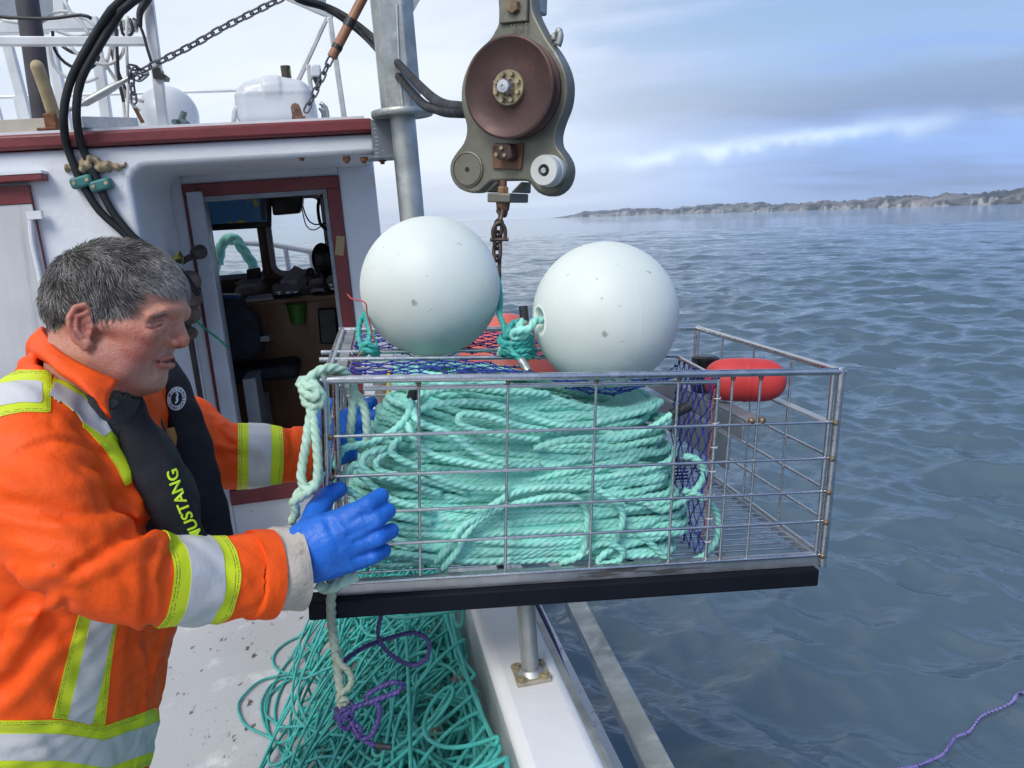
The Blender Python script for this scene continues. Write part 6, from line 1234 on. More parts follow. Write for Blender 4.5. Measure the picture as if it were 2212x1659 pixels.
front = np.clip((rl[:, 0] - .045) / .04, 0, 1)
length = (.023 - .010 * low[:, 0] - .005 * back[:, 0]) * .9 * q.uniform(.75, 1.2, NS) * (1 - .36 * front)
dirs = nrm_rows(rn * (.50 - .22 * low - .1 * front[:, None] - .12 * back) + comb * .8 + q.normal(0, .20, (NS, 3)))
bend = comb * .25 - rn * .30 + (-cy_) * (.15 + .02 * front[:, None])
V, F = strands(root - rn * .001, dirs, length, np.full(NS, .00042), bend, q)
gray = np.clip(.26 + .50 * front + .36 * low[:, 0] * np.clip((rl[:, 0] + .03) / .08, .2, 1) + q.normal(0, .27, NS) + .20 * np.sin(rl[:, 0] * 90 + rl[:, 1] * 120) * np.sin(rl[:, 2] * 80), 0, 1)
g = Geo(); g.add(V, [F])
def hair_ex(nt, N, L, b, cur, mix, mrange, noise, tc): return mix(attr_node(nt, 'gray').outputs['Fac'], (.040, .034, .032), (.50, .48, .47))
mk('hair', g, mat('grey_hair', (.1, .1, .1), .5, spec=.35, extra=hair_ex), man, sharp=0, attr={'gray': np.repeat(gray, 12)})
# eyebrows
ft = ht[(~hairm[ht]).all(1)]; fc = HF.l(hv[ft].mean(1)); pmf = proj(HF.w(sym(fc))); bl_ = np.array([(334, 685), (348, 680), (364, 677), (377, 676)])
dd_ = np.min(np.stack([np.linalg.norm(pmf[:, :2] - (bl_[i] + (bl_[i + 1] - bl_[i]) * t), axis=1) for i in range(3) for t in np.linspace(0, 1, 6)]), 0)
bi = np.where((dd_ < 4.2) & (np.abs(fc[:, 2]) > .006) & (fc[:, 0] > .04))[0]; k = q.choice(bi, 190); r0 = hv[ft[k]].mean(1); n0 = hn[ft[k]].mean(1); n0 = nrm_rows(n0)
d0 = nrm_rows(n0 * .4 - HF.e * .7 + HF.u * q.normal(.1, .25, (190, 1)) + HF.n * (np.sign(fc[k, 2]) * .35)[:, None])
V, F = strands(r0, d0, q.uniform(.005, .009, 190), np.full(190, .0003), -n0 * .3, q); g = Geo(); g.add(V, [F]); mk('eyebrows', g, bpy.data.materials['grey_hair'], man, sharp=0, attr={'gray': np.repeat(np.clip(q.normal(.28, .22, 190), 0, 1), 12)})

# --- jacket as one cloth surface
yaw_t = rad(4); TF = Frame(D(185, 1050, 1.245), cxh * math.cos(yaw_t) + czh * math.sin(yaw_t), (0, 0, 1))
SEC = []
for py, px, a, b in ((770, 172, .062, .075), (810, 170, .085, .115), (850, 168, .105, .165), (930, 165, .128, .207), (1050, 183, .150, .225), (1200, 188, .165, .23), (1350, 158, .165, .232), (1500, 122, .16, .235), (1720, 92, .16, .24), (1800, 88, .15, .23)):
    l = TF.l(TF.at(px, py, 0)); SEC.append((l[1], l[0], a * .955, b * .965))
SEC = np.array(SEC[::-1])
def torso_fn(P):
    q = TF.l(P); u = np.clip(q[:, 1], SEC[0, 0], SEC[-1, 0]); x0, a, b = (np.interp(u, SEC[:, 0], SEC[:, k]) for k in (1, 2, 3))
    ex = np.abs((q[:, 0] - x0) / a); en = np.abs(q[:, 2] / b); k0 = (ex ** 2.3 + en ** 2.3) ** (1 / 2.3)
    d = (k0 - 1) * np.minimum(a, b) * .95; cap_ = np.maximum(SEC[0, 0] - q[:, 1], q[:, 1] - SEC[-1, 0]); return smax(d, cap_, .02)
def pc(P, pts): pts = [(D(x, y, d), pxm(r, d)) for x, y, d, r in pts]; return pcap(P, [p for p, _ in pts], [r for _, r in pts])
ARM_N = [(52, 945, 1.05, 116), (95, 1080, 1.00, 118), (150, 1190, .985, 112), (240, 1236, 1.01, 104), (340, 1255, 1.06, 95), (455, 1254, 1.12, 91), (562, 1239, 1.168, 89)]
ARM_F = [(395, 940, 1.50, 82), (470, 985, 1.50, 72), (560, 984, 1.52, 65), (652, 982, 1.555, 56)]
def arm_fn(P): return np.minimum(pc(P, ARM_N), pc(P, ARM_F))
def trunk_fn(P):
    t = smin(torso_fn(P), pc(P, [(150, 832, 1.165, 88), (60, 935, 1.06, 108)]), .04); t = smin(t, pc(P, [(150, 900, 1.12, 48), (205, 985, 1.085, 50), (256, 1090, 1.08, 52), (272, 1170, 1.10, 50)]), .035)
    return smin(t, pc(P, [(230, 850, 1.38, 70), (380, 925, 1.50, 74)]), .04)
def jbase(P):
    return smin(trunk_fn(P), smin(pc(P, ARM_N), pc(P, ARM_F), .01), .022)
z7 = zr(0, 1300, 2.676); z6b = zr(0, 800, 2.766); z38 = zr(380, 700, 2.592)
FOLDS = [(z7, [(300, 355), (430, 318), (560, 255), (700, 160)], .006, .010), (z7, [(530, 392), (700, 305), (860, 205), (1000, 112), (1090, 62)], .010, .010), (z7, [(740, 305), (860, 245), (960, 185), (1060, 112), (1110, 105)], .009, .009),
    (z7, [(1045, 345), (1065, 235), (1105, 145), (1150, 115)], .009, .008), (z7, [(1075, 370), (1120, 300), (1150, 200), (1168, 130)], -.011, .008), (z7, [(520, 310), (610, 250), (740, 165), (880, 70)], -.008, .010), (z7, [(880, 95), (950, 88), (1030, 40)], -.012, .009),
    (z7, [(760, 290), (870, 225), (980, 150)], -.006, .007), (z7, [(905, 640), (925, 540), (930, 440), (900, 330)], .006, .010), (z7, [(1035, 620), (1045, 500), (1040, 400)], .005, .010), (z7, [(980, 630), (985, 520)], -.005, .009),
    (z6b, [(0, 1030), (80, 935), (200, 872), (370, 828), (560, 850), (740, 925)], -.005, .006), (z6b, [(0, 1010), (90, 915), (210, 850), (370, 805), (560, 828), (740, 900)], .005, .007), (z6b, [(30, 1120), (150, 1160), (330, 1180), (560, 1150), (760, 1120)], .006, .013),
    (z6b, [(60, 1285), (300, 1350), (560, 1355), (760, 1305), (900, 1200)], -.007, .014), (z6b, [(40, 1330), (300, 1400), (560, 1410), (800, 1360)], .006, .014), (z6b, [(400, 880), (530, 915), (700, 1010), (850, 1100)], .005, .010), (z6b, [(560, 980), (700, 1060), (840, 1160), (900, 1200)], -.005, .011), (z6b, [(700, 1435), (850, 1395), (1000, 1345), (1050, 1330)], .007, .010),
    (z7, [(0, 700), (150, 565), (330, 485), (430, 490)], -.008, .014), (z7, [(60, 900), (200, 705), (360, 560), (440, 510)], .008, .014), (z7, [(270, 790), (330, 660), (440, 540)], -.007, .010), (z7, [(10, 1150), (200, 905), (330, 720)], -.007, .013), (z7, [(20, 1240), (180, 1090), (320, 960)], .006, .016), (z7, [(120, 330), (75, 620), (10, 860)], -.004, .005),
    (z7, [(905, 690), (945, 700), (962, 900), (968, 1180), (950, 1330)], .011, .008), (z7, [(985, 700), (985, 900), (985, 1180)], -.012, .009), (z7, [(1110, 720), (1060, 900), (990, 1080)], .005, .007), (z7, [(820, 800), (800, 1000), (790, 1300)], .005, .014),
    (z38, [(400, 900), (440, 1000), (520, 1060)], -.007, .010), (z38, [(450, 940), (500, 1020), (560, 1050)], .007, .009), (z38, [(430, 1130), (500, 1120), (560, 1130)], -.007, .010), (z38, [(440, 1080), (520, 1100), (570, 1090)], .006, .008), (z38, [(900, 980), (905, 1100), (890, 1220)], -.005, .008), (z38, [(850, 1000), (880, 1120)], .004, .008),
    (z6b, [(405, 350), (470, 420), (620, 560), (720, 680), (760, 790), (880, 960), (960, 1060), (1010, 1180), (1090, 1340)], .005, .006), (z6b, [(365, 640), (360, 760), (365, 820)], -.0025, .004)]
FL = []
for zf, pts, a, s in FOLDS:
    L3 = [march(jbase, *zf(*p)) for p in pts]; L3 = [p for p in L3 if p is not None]
    if len(L3) > 1: FL.append((spline(L3, .03), a, s * .85))
def jacket_fn(P):
    d = jbase(P); m = np.abs(d) < .04
    if m.any():
        Q = P[m]; w = np.zeros(len(Q))
        for l, a, s in FL: w += a * np.exp(-(poly_dist(Q, l) / s) ** 2)
        w += .0022 * np.sin(Q[:, 0] * 31 + 9 * np.sin(Q[:, 2] * 17)) * np.sin(Q[:, 2] * 37 + 5 * np.sin(Q[:, 1] * 21)) + .0012 * np.sin(Q[:, 0] * 83 + Q[:, 2] * 61 + 4 * np.sin(Q[:, 1] * 50))
        d = d.copy(); d[m] -= w * 1.15
    cut = -(np.linalg.norm((HF.l(P) - h3(195, 800)) * np.array([1, .75, 1]), axis=1) - .066)
    return smax(d, cut, .012)
jlo = np.minimum.reduce([D(-160, 1200, .86), D(200, 1200, .86), D(200, 800, .95), D(-160, 760, 1.1), D(-160, 1800, 1.1), D(-160, 900, 1.5), D(700, 1700, 1.6), D(700, 760, 1.0)]) - .03; jhi = np.maximum.reduce([D(-160, 760, 1.1), D(700, 760, 1.65), D(700, 1000, 1.7), D(0, 900, 1.6), D(400, 1300, 1.6)]) + .03
jv, jf = surface_net(jacket_fn, jlo, jhi, .0046)
m_or = mat('orange_hi_vis_cloth', (.88, .092, .004), .6, spec=.3, var=(7, .10), spots=[((.62, .10, .02), 22, .64, .76), ((.52, .045, .006), 4, .58, .80), ((.40, .10, .04), 70, .70, .76)], bump=[(60, .0022), (22, .0014), (900, .0004)])
g = Geo(); g.add(jv, [jf]); jacket = mk('jacket', g, m_or, man, sharp=0)
jt = to_tris(jf); jn = vnormals(jv, jt); jp = proj(jv); is_arm = arm_fn(jv) < trunk_fn(jv) - .004
facing = (jn * (-nrm_rows(jv))).sum(1)
def stitch(nt, N, L, b, cur, mix, mrange, noise, tc):
    e = attr_node(nt, 'edge').outputs['Fac']; d_ = mrange(noise(420, 1), .42, .52, 0, 1)
    for c in (.93, .85):
        s_ = N('ShaderNodeMath'); s_.operation = 'SUBTRACT'; L(e, s_.inputs[0]); s_.inputs[1].default_value = c; a_ = N('ShaderNodeMath'); a_.operation = 'ABSOLUTE'; L(s_.outputs[0], a_.inputs[0])
        k = N('ShaderNodeMath'); k.operation = 'MULTIPLY'; L(mrange(a_.outputs[0], .008, .020, 1, 0), k.inputs[0]); L(d_, k.inputs[1]); cur = mix(k.outputs[0], cur, (.13, .15, .02))
    return cur
m_yel = mat('yellow_hi_vis_tape', (.60, .72, .008), .55, var=(12, .06), bump=[(900, .0003)], spots=[((.34, .40, .02), 40, .66, .78), ((.42, .42, .10), 9, .62, .78)], extra=stitch); m_sil = mat('grey_reflective_tape', (.56, .565, .575), .42, .1, var=(10, .08), spots=[((.33, .34, .36), 12, .6, .75)], bump=[(30, .002)])
def biggest(V, F, S, ex):
    lab = np.arange(len(V))
    for _ in range(400):
        m = lab[F].min(1); new = lab.copy()
        for k in range(3): np.minimum.at(new, F[:, k], m)
        new = new[new]
        if (new == lab).all(): break
        lab = new
    cr3 = np.cross(V[F[:, 1]] - V[F[:, 0]], V[F[:, 2]] - V[F[:, 0]]); wt = np.clip(-(cr3 * V[F[:, 0]]).sum(1), 0, None); ids, inv_ = np.unique(lab[F[:, 0]], return_inverse=True); bw = np.bincount(inv_, weights=wt); dm = np.bincount(inv_, weights=np.linalg.norm(V[F[:, 0]], axis=1)) / np.bincount(inv_); dm[bw < .2 * bw.max()] = 9e9; F = F[inv_ == dm.argmin()]
    used, inv = np.unique(F, return_inverse=True); return V[used], inv.reshape(-1, 3), S[used], {k: v[used] for k, v in ex.items()}
def tape_from(S, keep, name, m, par, w, lift):
    ok = keep[jt].any(1) & (S[jt].min(1) < w); used, inv = np.unique(jt[ok], return_inverse=True); T = inv.reshape(-1, 3)
    if not len(T): return None
    V, F, S2, ex = biggest(*clip_tris(jv[used], T, S[used], w, False, {'n': jn[used]}))
    nn = nrm_rows(ex['n']); n = len(V); g = Geo(); V2 = np.concatenate([V + nn * lift, V - nn * .0004])
    from collections import Counter
    E1 = np.concatenate([F[:, [0, 1]], F[:, [1, 2]], F[:, [2, 0]]]); key = {(a, b) for a, b in map(tuple, E1)}; bd = np.array([e for e in key if (e[1], e[0]) not in key])
    g.add(V2, [F, np.stack([bd[:, 1], bd[:, 0], bd[:, 0] + n, bd[:, 1] + n], 1)]); return mk(name, g, m, par, sharp=50, attr={'edge': np.r_[S2, S2] / w})
def pline(zf, pts, hw):
    c = np.array([zf(*p) for p in pts]); best = np.full(len(jp), 9e9)
    for i in range(len(c) - 1):
        ab = c[i + 1] - c[i]; t = np.clip(((jp[:, :2] - c[i]) @ ab) / (ab @ ab), 0, 1); dist = np.linalg.norm(jp[:, :2] - c[i] - t[:, None] * ab, axis=1)
        best = np.minimum(best, dist / (hw[i] + (hw[i + 1] - hw[i]) * t))
    for a, b, h in ((c[1], c[0], hw[0]), (c[-2], c[-1], hw[-1])): best = np.maximum(best, 1 + ((jp[:, :2] - b) @ nrm(b - a)) / h * (np.linalg.norm(jp[:, :2] - b, axis=1) < 3 * h) - 1 * (np.linalg.norm(jp[:, :2] - b, axis=1) >= 3 * h))
    return best
vis = facing > -.05
def stripe(zf, pts, hw, spts, shw, keep):
    y = tape_from(pline(zf, pts, hw), keep, 'hi_vis_tape', m_yel, man, 1.0, .0012)
    if y is not None: tape_from(pline(zf, spts, shw), keep, 'reflective_strip', m_sil, y, 1.0, .0021)
tor = vis & ~is_arm
chest = tor & (jp[:, 2] < 1.19) & (facing > .05)
stripe(z6b, [(330, 500), (520, 585), (660, 690), (765, 830), (850, 1000), (885, 1140)], [44, 35, 29, 23, 15, 7], [(345, 500), (520, 590), (650, 690), (740, 790)], [24, 23, 19, 10], chest)
stripe(z6b, [(-200, 590), (-60, 540), (0, 520), (150, 492), (350, 496)], [45] * 5, [(-200, 595), (-60, 542), (0, 522), (150, 498), (290, 502)], [23] * 5, vis)
stripe(z7, [(668, 560), (665, 600), (592, 960), (525, 1350)], [41, 41, 48, 57], [(700, 560), (697, 600), (622, 950), (531, 1350)], [25, 25, 26, 27], tor)
stripe(z7, [(-200, 1515), (0, 1515), (400, 1510), (700, 1560), (960, 1470), (1100, 1420)], [56] * 6, [(-200, 1515), (0, 1515), (400, 1515), (700, 1562), (960, 1475), (1100, 1425)], [29] * 6, tor)
def band(p0, p1, pxs, line, sel):
    ax = nrm(D(*p1) - D(*p0)); t = (jv - D(*p0)) @ ax; tv = [(march(jacket_fn, x, line) - D(*p0)) @ ax for x in pxs]
    c, hw = (tv[0] + tv[3]) / 2, (tv[3] - tv[0]) / 2; y = tape_from(np.abs(t - c) / hw, sel, 'hi_vis_tape', m_yel, man, 1.0, .0014); c2, h2 = (tv[1] + tv[2]) / 2, (tv[2] - tv[1]) / 2
    tape_from(np.abs(t - c2) / h2, sel, 'reflective_strip', m_sil, y, 1.0, .0024)
near_arm = (pc(jv, ARM_N) < pc(jv, ARM_F)) & is_arm & (jp[:, 0] > 300); far_arm = (pc(jv, ARM_N) > pc(jv, ARM_F)) & is_arm
band((340, 1250, 1.06), (578, 1236, 1.175), (376, 412, 485, 521), 1247, near_arm)
band((470, 985, 1.50), (664, 981, 1.56), (514, 537, 586, 612), 985, far_arm)
# cuffs, collar
m_cuff = mat('beige_cuff_lining', (.44, .40, .35), .75, var=(16, .10), bump=[(120, .0012), (30, .003)], spots=[((.30, .26, .22), 24, .64, .76)])
def sleeve(pts, name, m, lip=.004, wb=1.):
    P = np.array([D(x, y, d) for x, y, d, r in pts]); rs = np.array([pxm(r, d) for x, y, d, r in pts]); u = np.linspace(0, 1, 24); s = np.linspace(0, 1, len(P)); Pm = np.stack([np.interp(u, s, P[:, k]) for k in range(3)], 1); rm = np.interp(u, s, rs)
    path = np.concatenate([Pm, Pm[::-1]]); rr_ = np.concatenate([rm, rm[::-1] - lip]); T, A_, B_ = frames(Pm); th = np.arange(40) * 2 * math.pi / 40; V = []
    for k, (p, r) in enumerate(zip(path, rr_)):
        kk = k if k < 24 else 47 - k; w = r * (1 + wb * (.03 * np.sin(3 * th + kk * .25) + .025 * np.sin(5 * th - kk * .3))); V.append(p + np.outer(w * np.cos(th), A_[kk]) + np.outer(w * np.sin(th), B_[kk]))
    g = Geo(); g.add(np.concatenate(V), [grid_faces(48, 40, True)]); return mk(name, g, m, man, sharp=60)
sleeve([(530, 1244, 1.152, 80), (540, 1243.5, 1.157, 95), (561, 1240.5, 1.167, 96), (583, 1238, 1.177, 96)], 'sleeve_hem', m_or, .003, .3)
sleeve([(556, 1240, 1.165, 84), (600, 1232, 1.184, 90), (642, 1222, 1.202, 92)], 'inner_cuff', m_cuff); sleeve([(650, 982, 1.555, 53), (668, 981, 1.562, 54), (688, 978, 1.57, 52)], 'inner_cuff', m_cuff); sleeve([(622, 982, 1.541, 50), (632, 982, 1.545, 60), (648, 982, 1.552, 61), (662, 982, 1.558, 61)], 'sleeve_hem', m_or, .003, .3)
up_ = [(96, 716, 1.27), (92, 706, 1.21), (97, 722, 1.145), (125, 756, 1.085), (160, 780, 1.062), (205, 802, 1.053), (256, 824, 1.062)]; lo_ = [(66, 770, 1.29), (62, 768, 1.22), (78, 770, 1.14), (106, 784, 1.08), (136, 808, 1.048), (175, 834, 1.030), (208, 866, 1.024), (238, 904, 1.034)]
uu, ll = spline([D(*p) for p in up_], .008), spline([D(*p) for p in lo_], .008); n_ = 46; rs_ = lambda C: np.stack([np.interp(np.linspace(0, 1, n_), np.linspace(0, 1, len(C)), C[:, k]) for k in range(3)], 1); uu, ll = rs_(uu), rs_(ll)
rows = []
for t in np.linspace(0, 1, 12): rows.append(uu * (1 - t) + ll * t + (cz_ * .010 - cx_ * .004) * math.sin(t * 3.14) + cz_ * .0015 * np.sin(np.arange(n_) * .5 + t * 3)[:, None])
g = Geo(); g.add(np.concatenate(rows), [grid_faces(12, n_)]); col = mk('collar', g, m_or, man, sharp=0); so_ = col.modifiers.new('solid', 'SOLIDIFY'); so_.thickness = .005; so_.offset = 0
fu = [(x, y, 2.46 - d + .1) for x, y, d in up_]
rows = []; fuu = rs_(spline([D(*p) for p in ((92, 706, 1.26), (130, 735, 1.36), (200, 790, 1.42), (300, 830, 1.42), (345, 850, 1.38))], .008)); fll = rs_(spline([D(*p) for p in ((85, 775, 1.26), (130, 800, 1.40), (220, 850, 1.46), (330, 890, 1.46), (380, 910, 1.42))], .008))
for t in np.linspace(0, 1, 8): rows.append(fuu * (1 - t) + fll * t)
g = Geo(); g.add(np.concatenate(rows), [grid_faces(8, n_)]); c2 = mk('collar', g, m_or, man, sharp=0); so_ = c2.modifiers.new('solid', 'SOLIDIFY'); so_.thickness = .005; so_.offset = 0
g = Geo(); sn = march(jacket_fn, 243, 868); sn = D(241, 872, 1.045); g.lathe(sn, nrm(-sn), [(0, .003), (.006, .003), (.0085, 0), (.0085, -.003), (0, -.003)], 16); mk('snap_button', g, M['dark'], col, sharp=40)
# zip teeth line down the open front edge
zl = [march(jacket_fn, *z6b(*p)) for p in ((840, 900), (920, 990), (975, 1100), (1010, 1180), (1060, 1270), (1095, 1390))]; zl = spline([p for p in zl if p is not None], .0028)
g = Geo()
for i, p in enumerate(zl): g.ball(p - nrm(p) * .002, .0019 if i % 2 else .0013, 6, 4)
mk('zip', g, mat('orange_zip', (.60, .07, .02), .5), man, sharp=0)
# --- fleece, life vest
m_fl = mat('dark_grey_fleece', (.030, .032, .035), .85, var=(20, .2), bump=[(260, .002)])
def fleece_fn(P):
    q = TF.l(P); d = pc(P, [(215, 880, 1.135, 80), (255, 950, 1.155, 84), (320, 1060, 1.22, 95), (350, 1250, 1.24, 100)]); d = d + .003 * np.sin(q[:, 1] * 60 + 12 * q[:, 2]); return smax(d, -(sd_cap(HF.l(P), h3(215, 760), h3(205, 880), .058, .066)), .006)
fc_ = D(300, 1030, 1.26); V, F = surface_net(fleece_fn, fc_ - .28, fc_ + .28, .006); g = Geo(); g.add(V, [F]); fleece = mk('fleece', g, m_fl, man, sharp=0)
m_vest = mat('black_vest_fabric', (.010, .011, .016), .75, spec=.25, var=(10, .25), bump=[(70, .0025), (500, .0006)])
def lobe(pts, hw, thick, nvec, name):
    C = spline([D(*p) for p in pts], .008); n = len(C); s = np.linspace(0, 1, len(hw)); w = np.interp(np.linspace(0, 1, n), s, hw); T = np.gradient(C, axis=0); T = nrm_rows(T); nv = np.tile(nvec, (n, 1)); nv = nrm_rows(nv - T * (nv * T).sum(1, keepdims=True)); side = np.cross(T, nv)
    th = np.arange(32) * 2 * math.pi / 32; ct, st = np.cos(th), np.sin(th); ct = np.sign(ct) * np.abs(ct) ** .7; st = np.sign(st) * np.abs(st) ** .8; wob = 1 + .06 * np.sin(np.arange(n) * .35)[:, None] * np.cos(2 * th)[None] + .03 * np.sin(np.arange(n) * .9)[:, None]
    V = C[:, None] + side[:, None] * (w[:, None] * ct[None] * wob)[..., None] + nv[:, None] * (thick * st[None] * wob)[..., None]
    g = Geo(); g.add(V.reshape(-1, 3), [grid_faces(n, 32, True)]); g.F.append(np.array([np.arange(32)[::-1]])); g.F.append(np.array([np.arange(32) + (n - 1) * 32])); return mk(name, g, m_vest, man, sharp=60)
vest = lobe([(255, 840, 1.20), (275, 880, 1.150), (318, 985, 1.105), (362, 1080, 1.095), (400, 1165, 1.105), (420, 1230, 1.12)], [pxm(32, 1.12), pxm(36, 1.12), pxm(41, 1.12), pxm(43, 1.12), pxm(44, 1.12), pxm(43, 1.1)], .017, nrm(TF.e * .62 + TF.n * .78), 'life_vest')
vest2 = lobe([(330, 770, 1.36), (368, 822, 1.34), (398, 905, 1.31), (424, 1000, 1.29), (446, 1090, 1.28), (462, 1180, 1.28), (468, 1260, 1.28)], [pxm(30, 1.3), pxm(38, 1.3), pxm(43, 1.3), pxm(45, 1.3), pxm(45, 1.3), pxm(44, 1.3), pxm(40, 1.3)], .018, nrm(TF.e * .85 + TF.n * .5), 'life_vest')
g = Geo(); P = spline([D(*z6b(x, y), d) for x, y, d in ((1070, 600, 1.27), (1110, 720, 1.255), (1150, 840, 1.25), (1165, 940, 1.25))], .01); g.tube(P, .005, 8); mk('grey_strap', g, m_fl, vest2, sharp=0)
g = Geo(); g.tube(spline([D(*z6b(x, y), 1.268) for x, y in ((1150, 760), (1175, 830), (1180, 900))], .008), .013, 12); mk('inflator', g, mat('amber_inflator', (.36, .15, .02), .4), vest2, sharp=40)
# lettering on the vest
def drape_shapes(V2, F2, mp, tree, m, name, par, lift=.0014):
    pts = [mp(v[0], v[1]) for v in V2]; hit = drape(tree, pts, lift); g = Geo(); ok = [f for f in F2 if all(hit[i] is not None for i in f)]
    if not ok: return None
    P = np.array([h if h is not None else (0, 0, 0) for h in hit]); used = sorted({i for f in ok for i in f}); ix = {a: b for b, a in enumerate(used)}; g.V = [P[used]]; g.n = len(used); g.F = [np.array([[ix[i] for i in f]]) for f in ok]; return mk(name, g, m, par, smooth=False)
tV = bvh(vest); V2, F2 = text_pts('MUSTANG', bold=.022, res=3); wT = V2[:, 0].max(); m_lime = mat('lime_print', (.52, .75, .02), .5)
S0, E0 = np.array(z6b(1418, 1512)), np.array(z6b(1222, 1022)); ee = (E0 - S0) / np.linalg.norm(E0 - S0); upv = np.array([ee[1], -ee[0]])
sc2 = 35.
def mpt(x, y): t = x / wT; return tuple(S0 + (E0 - S0) * t + upv * (y * sc2 + 7 * math.sin(t * 3.14)))
drape_shapes(V2, F2, mpt, tV, m_lime, 'vest_lettering', vest)
tV2 = bvh(vest2); bcx, bcy, brx, bry = 381.5, 861, 20.5, 26; rot = rad(12)
def mb(x, y): x, y = x * brx, -y * bry; return (bcx + x * math.cos(rot) - y * math.sin(rot), bcy + x * math.sin(rot) + y * math.cos(rot))
m_wp = mat('white_print', (.62, .64, .66), .5); m_bp = mat('black_print', (.012, .013, .018), .6)
th = np.linspace(0, 2 * math.pi, 40, endpoint=False); VV = [(math.cos(t) * r, math.sin(t) * r) for r in (1, .60) for t in th]; FF = [(i, (i + 1) % 40, 40 + (i + 1) % 40, 40 + i) for i in range(40)]
badge = drape_shapes(VV, FF, mb, tV2, m_wp, 'round_badge', vest2, .0012)
def arc_text(s, r, a0, a1, size):
    out_v, out_f = [], []
    for i, chx in enumerate(s):
        if chx == ' ': continue
        v, f = text_pts(chx, bold=.03, res=1); w = v[:, 0].max(); a = rad(a0 + (a1 - a0) * i / (len(s) - 1)); o = len(out_v)
        for x, y, _ in v: xx, yy = (x - w / 2) * size, (y - .35) * size + r; out_v.append((xx * math.cos(a) + yy * math.sin(a), -xx * math.sin(a) + yy * math.cos(a)))
        out_f += [tuple(k + o for k in q_) for q_ in f]
    return out_v, out_f
if badge is not None:
    V3, F3 = arc_text('MUSTANG', .80, -78, 70, .36); drape_shapes(V3, F3, mb, tV2, m_bp, 'badge_lettering', vest2, .0020); V3, F3 = arc_text('SURVIVAL', .80, 222, 96, .36); drape_shapes(V3, F3, mb, tV2, m_bp, 'badge_lettering', vest2, .0020)
    sh = [(-.22, .40), (-.05, .46), (.06, .34), (.0, .16), (.06, .0), (.12, -.16), (.08, -.32), (-.02, -.40), (-.08, -.32), (-.02, -.26)]; wd_ = [.05, .09, .08, .10, .13, .11, .07, .05, .04, .03]; sv = []
    for i, (x, y) in enumerate(sh):
        a = np.array(sh[min(i + 1, 9)]) - np.array(sh[max(i - 1, 0)]); a = a / np.linalg.norm(a); sv += [(x - a[1] * wd_[i], y + a[0] * wd_[i]), (x + a[1] * wd_[i], y - a[0] * wd_[i])]
    drape_shapes(sv, [(2 * i, 2 * i + 1, 2 * i + 3, 2 * i + 2) for i in range(9)], mb, tV2, m_wp, 'seahorse_emblem', vest2, .0014)
# --- gloves
m_gl = mat('blue_rubber_glove', (.012, .13, .56), .52, spec=.4, var=(16, .14), spots=[((.10, .26, .66), 260, .62, .72), ((.016, .09, .48), 9, .55, .75)], bump=[(130, .0012), (34, .004)])
def glove(parts, k, lo, hi, creases=(), h=.0022):
    def fn(P):
        d = None
        for pts, kk in parts:
            e = pc(P, pts); d = e if d is None else smin(d, e, kk)
        for l, a, s in creases: d = d - a * np.exp(-(poly_dist(P, l) / s) ** 2)
        return d
    V, F = surface_net(fn, lo, hi, h); g = Geo(); g.add(V, [F]); return g, fn
NG = [([(642, 1165, 1.185, 29.2), (700, 1138, 1.195, 29.2), (761, 1113, 1.20, 23.8)], 0), ([(642, 1190, 1.178, 30.2), (710, 1165, 1.185, 29.2), (775, 1143, 1.195, 22.7)], .016), ([(642, 1218, 1.180, 30.2), (710, 1195, 1.188, 29.2), (779, 1173, 1.20, 21.6)], .016), ([(643, 1240, 1.187, 27.0), (710, 1225, 1.197, 28.1), (777, 1208, 1.205, 20.5)], .016),
      ([(757, 1115, 1.20, 23.8), (796, 1091, 1.197, 21.1), (822, 1072, 1.222, 18.4)], .007), ([(772, 1144, 1.195, 22.1), (812, 1124, 1.193, 20.0), (838, 1104, 1.222, 17.8)], .006), ([(776, 1174, 1.198, 21.6), (817, 1161, 1.196, 19.4), (845, 1147, 1.224, 17.3)], .006), ([(774, 1209, 1.205, 20.0), (806, 1201, 1.205, 17.8), (829, 1189, 1.226, 16.2)], .006),
      ([(668, 1150, 1.205, 29.2), (684, 1104, 1.235, 25.9), (705, 1072, 1.262, 21.6), (733, 1057, 1.278, 17.3)], .018)]
cL = lambda pts, d: [D(x, y, d) for x, y in pts]
zg = zr(640, 1000, 3.319)
def onh(pts): return [march(lambda P: min_parts(P), *zg(*p)) for p in pts]
def min_parts(P):
    d = None
    for pts, kk in NG: e = pc(P, pts); d = e if d is None else smin(d, e, max(kk, .001))
    return d
CR = []
for pts, a, s in (([(430, 960), (520, 950), (600, 930)], -.0022, .004), ([(740, 1080), (860, 1010), (950, 930)], .002, .004), ([(760, 1130), (880, 1080), (980, 1020)], -.002, .0035), ([(820, 1180), (930, 1140), (1040, 1060)], -.002, .0035), ([(800, 1320), (900, 1290), (1000, 1250)], -.002, .0035), ([(600, 1000), (640, 1120), (700, 1200)], -.0018, .006), ([(690, 1020), (740, 1100)], .0022, .005), ([(500, 960), (560, 1060)], .002, .005), ([(880, 950), (920, 990), (940, 1040)], -.0016, .003), ([(930, 940), (985, 1000)], -.0016, .003), ([(350, 1080), (370, 1300), (440, 1500)], -.0016, .004), ([(720, 1260), (780, 1330), (800, 1420)], .002, .006), ([(900, 1180), (930, 1210)], -.0014, .003)):
    l = [p for p in onh(pts) if p is not None]
    if len(l) > 1: CR.append((spline(l, .01), a, s))
gc_ = D(745, 1160, 1.21); g, _ = glove(NG, 0, gc_ - .16, gc_ + .16, CR); mk('glove', g, m_gl, man, sharp=0)
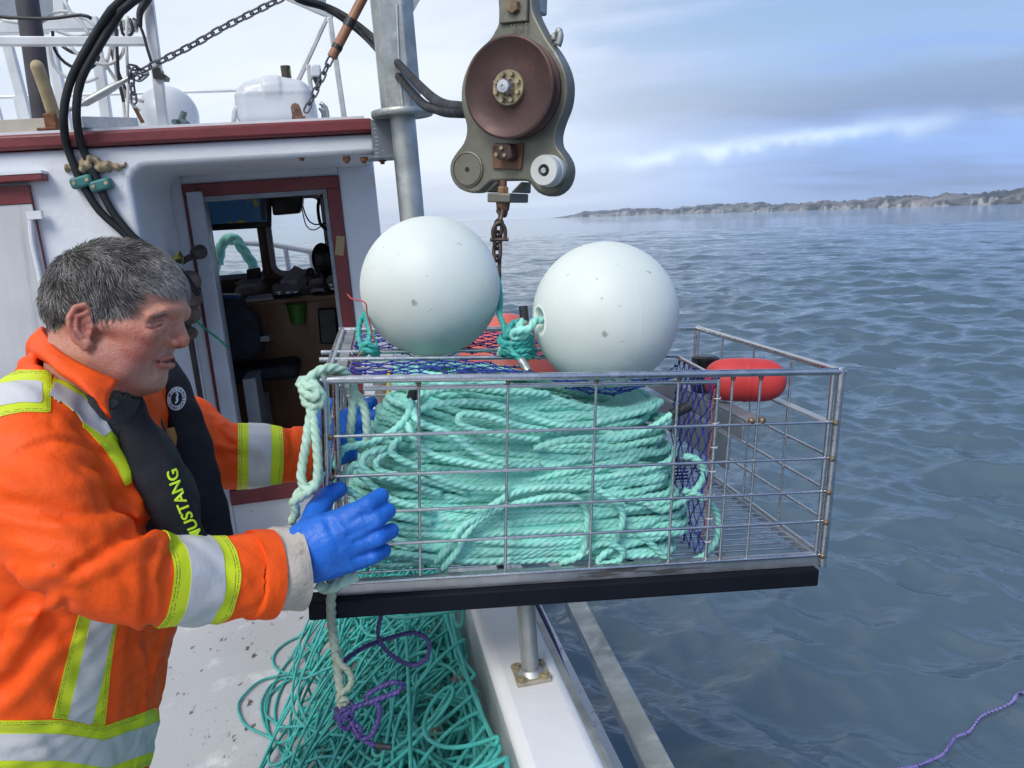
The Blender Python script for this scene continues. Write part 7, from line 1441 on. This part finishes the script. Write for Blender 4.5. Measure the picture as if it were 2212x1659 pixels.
FG = [([(684, 965, 1.575, 40), (715, 950, 1.585, 38), (752, 925, 1.60, 30)], 0), ([(690, 990, 1.57, 30), (740, 975, 1.59, 28), (765, 960, 1.60, 22)], .02), ([(690, 925, 1.575, 22), (720, 905, 1.585, 22)], .02), ([(748, 905, 1.60, 20), (778, 880, 1.61, 16), (804, 868, 1.61, 12)], .008), ([(755, 925, 1.60, 19), (790, 905, 1.605, 16), (822, 893, 1.60, 12.5)], .007), ([(760, 950, 1.60, 18), (795, 945, 1.60, 16), (818, 950, 1.59, 13)], .007), ([(762, 975, 1.60, 17), (792, 985, 1.595, 15), (812, 992, 1.585, 12)], .007), ([(690, 915, 1.57, 20), (702, 890, 1.57, 16), (716, 872, 1.575, 13)], .01)]
gc_ = D(745, 935, 1.59); g, _ = glove(FG, 0, gc_ - .17, gc_ + .17, (), .003); mk('glove', g, m_gl, man, sharp=0)
# --- trousers and boots below the jacket
def legs_fn(P):
    q = TF.l(P); d = None
    ft_ = TF.l(BASE)[1]
    for s in (-1, 1):
        e = pcap(q, [np.array([SEC[0, 1], SEC[0, 0] + .1, s * .10]), np.array([SEC[0, 1] + .03 * s, (SEC[0, 0] + ft_) / 2, s * .13]), np.array([SEC[0, 1] + .02 * s, ft_ + .14, s * .14])], [.115, .085, .075]); d = e if d is None else smin(d, e, .03)
    return d
l0 = BASE + np.array([0, 0, .45]); V, F = surface_net(legs_fn, l0 - np.array([.4, .4, .5]), l0 + np.array([.4, .4, .75]), .012); g = Geo(); g.add(V, [F]); mk('trousers', g, m_or, man, sharp=0)
for s in (-1, 1):
    b0 = TF.w(SEC[0, 1] + .02 * s, TF.l(BASE)[1], s * .14); b0[2] = (DECK.O @ BU - b0 @ BU) / BU[2] + b0[2] * 0 if False else ((DECK.O @ BU) - b0[0] * BU[0] - b0[1] * BU[1]) / BU[2]
    def boot_fn(P): d = smin(sd_cap(P, b0 + np.array([0, 0, .30]), b0 + np.array([0, 0, .07]), .07, .055), sd_cap(P, b0 + np.array([0, 0, .045]), b0 + TF.e * .15 + np.array([0, 0, .042]), .048, .042), .03); return smax(d, (b0[2] + .002) - P[:, 2], .004)
    V, F = surface_net(boot_fn, b0 - np.array([.2, .2, .03]), b0 + np.array([.28, .28, .42]), .010); g = Geo(); g.add(V, [F]); mk('boot', g, M['blackrub'], man, sharp=60)
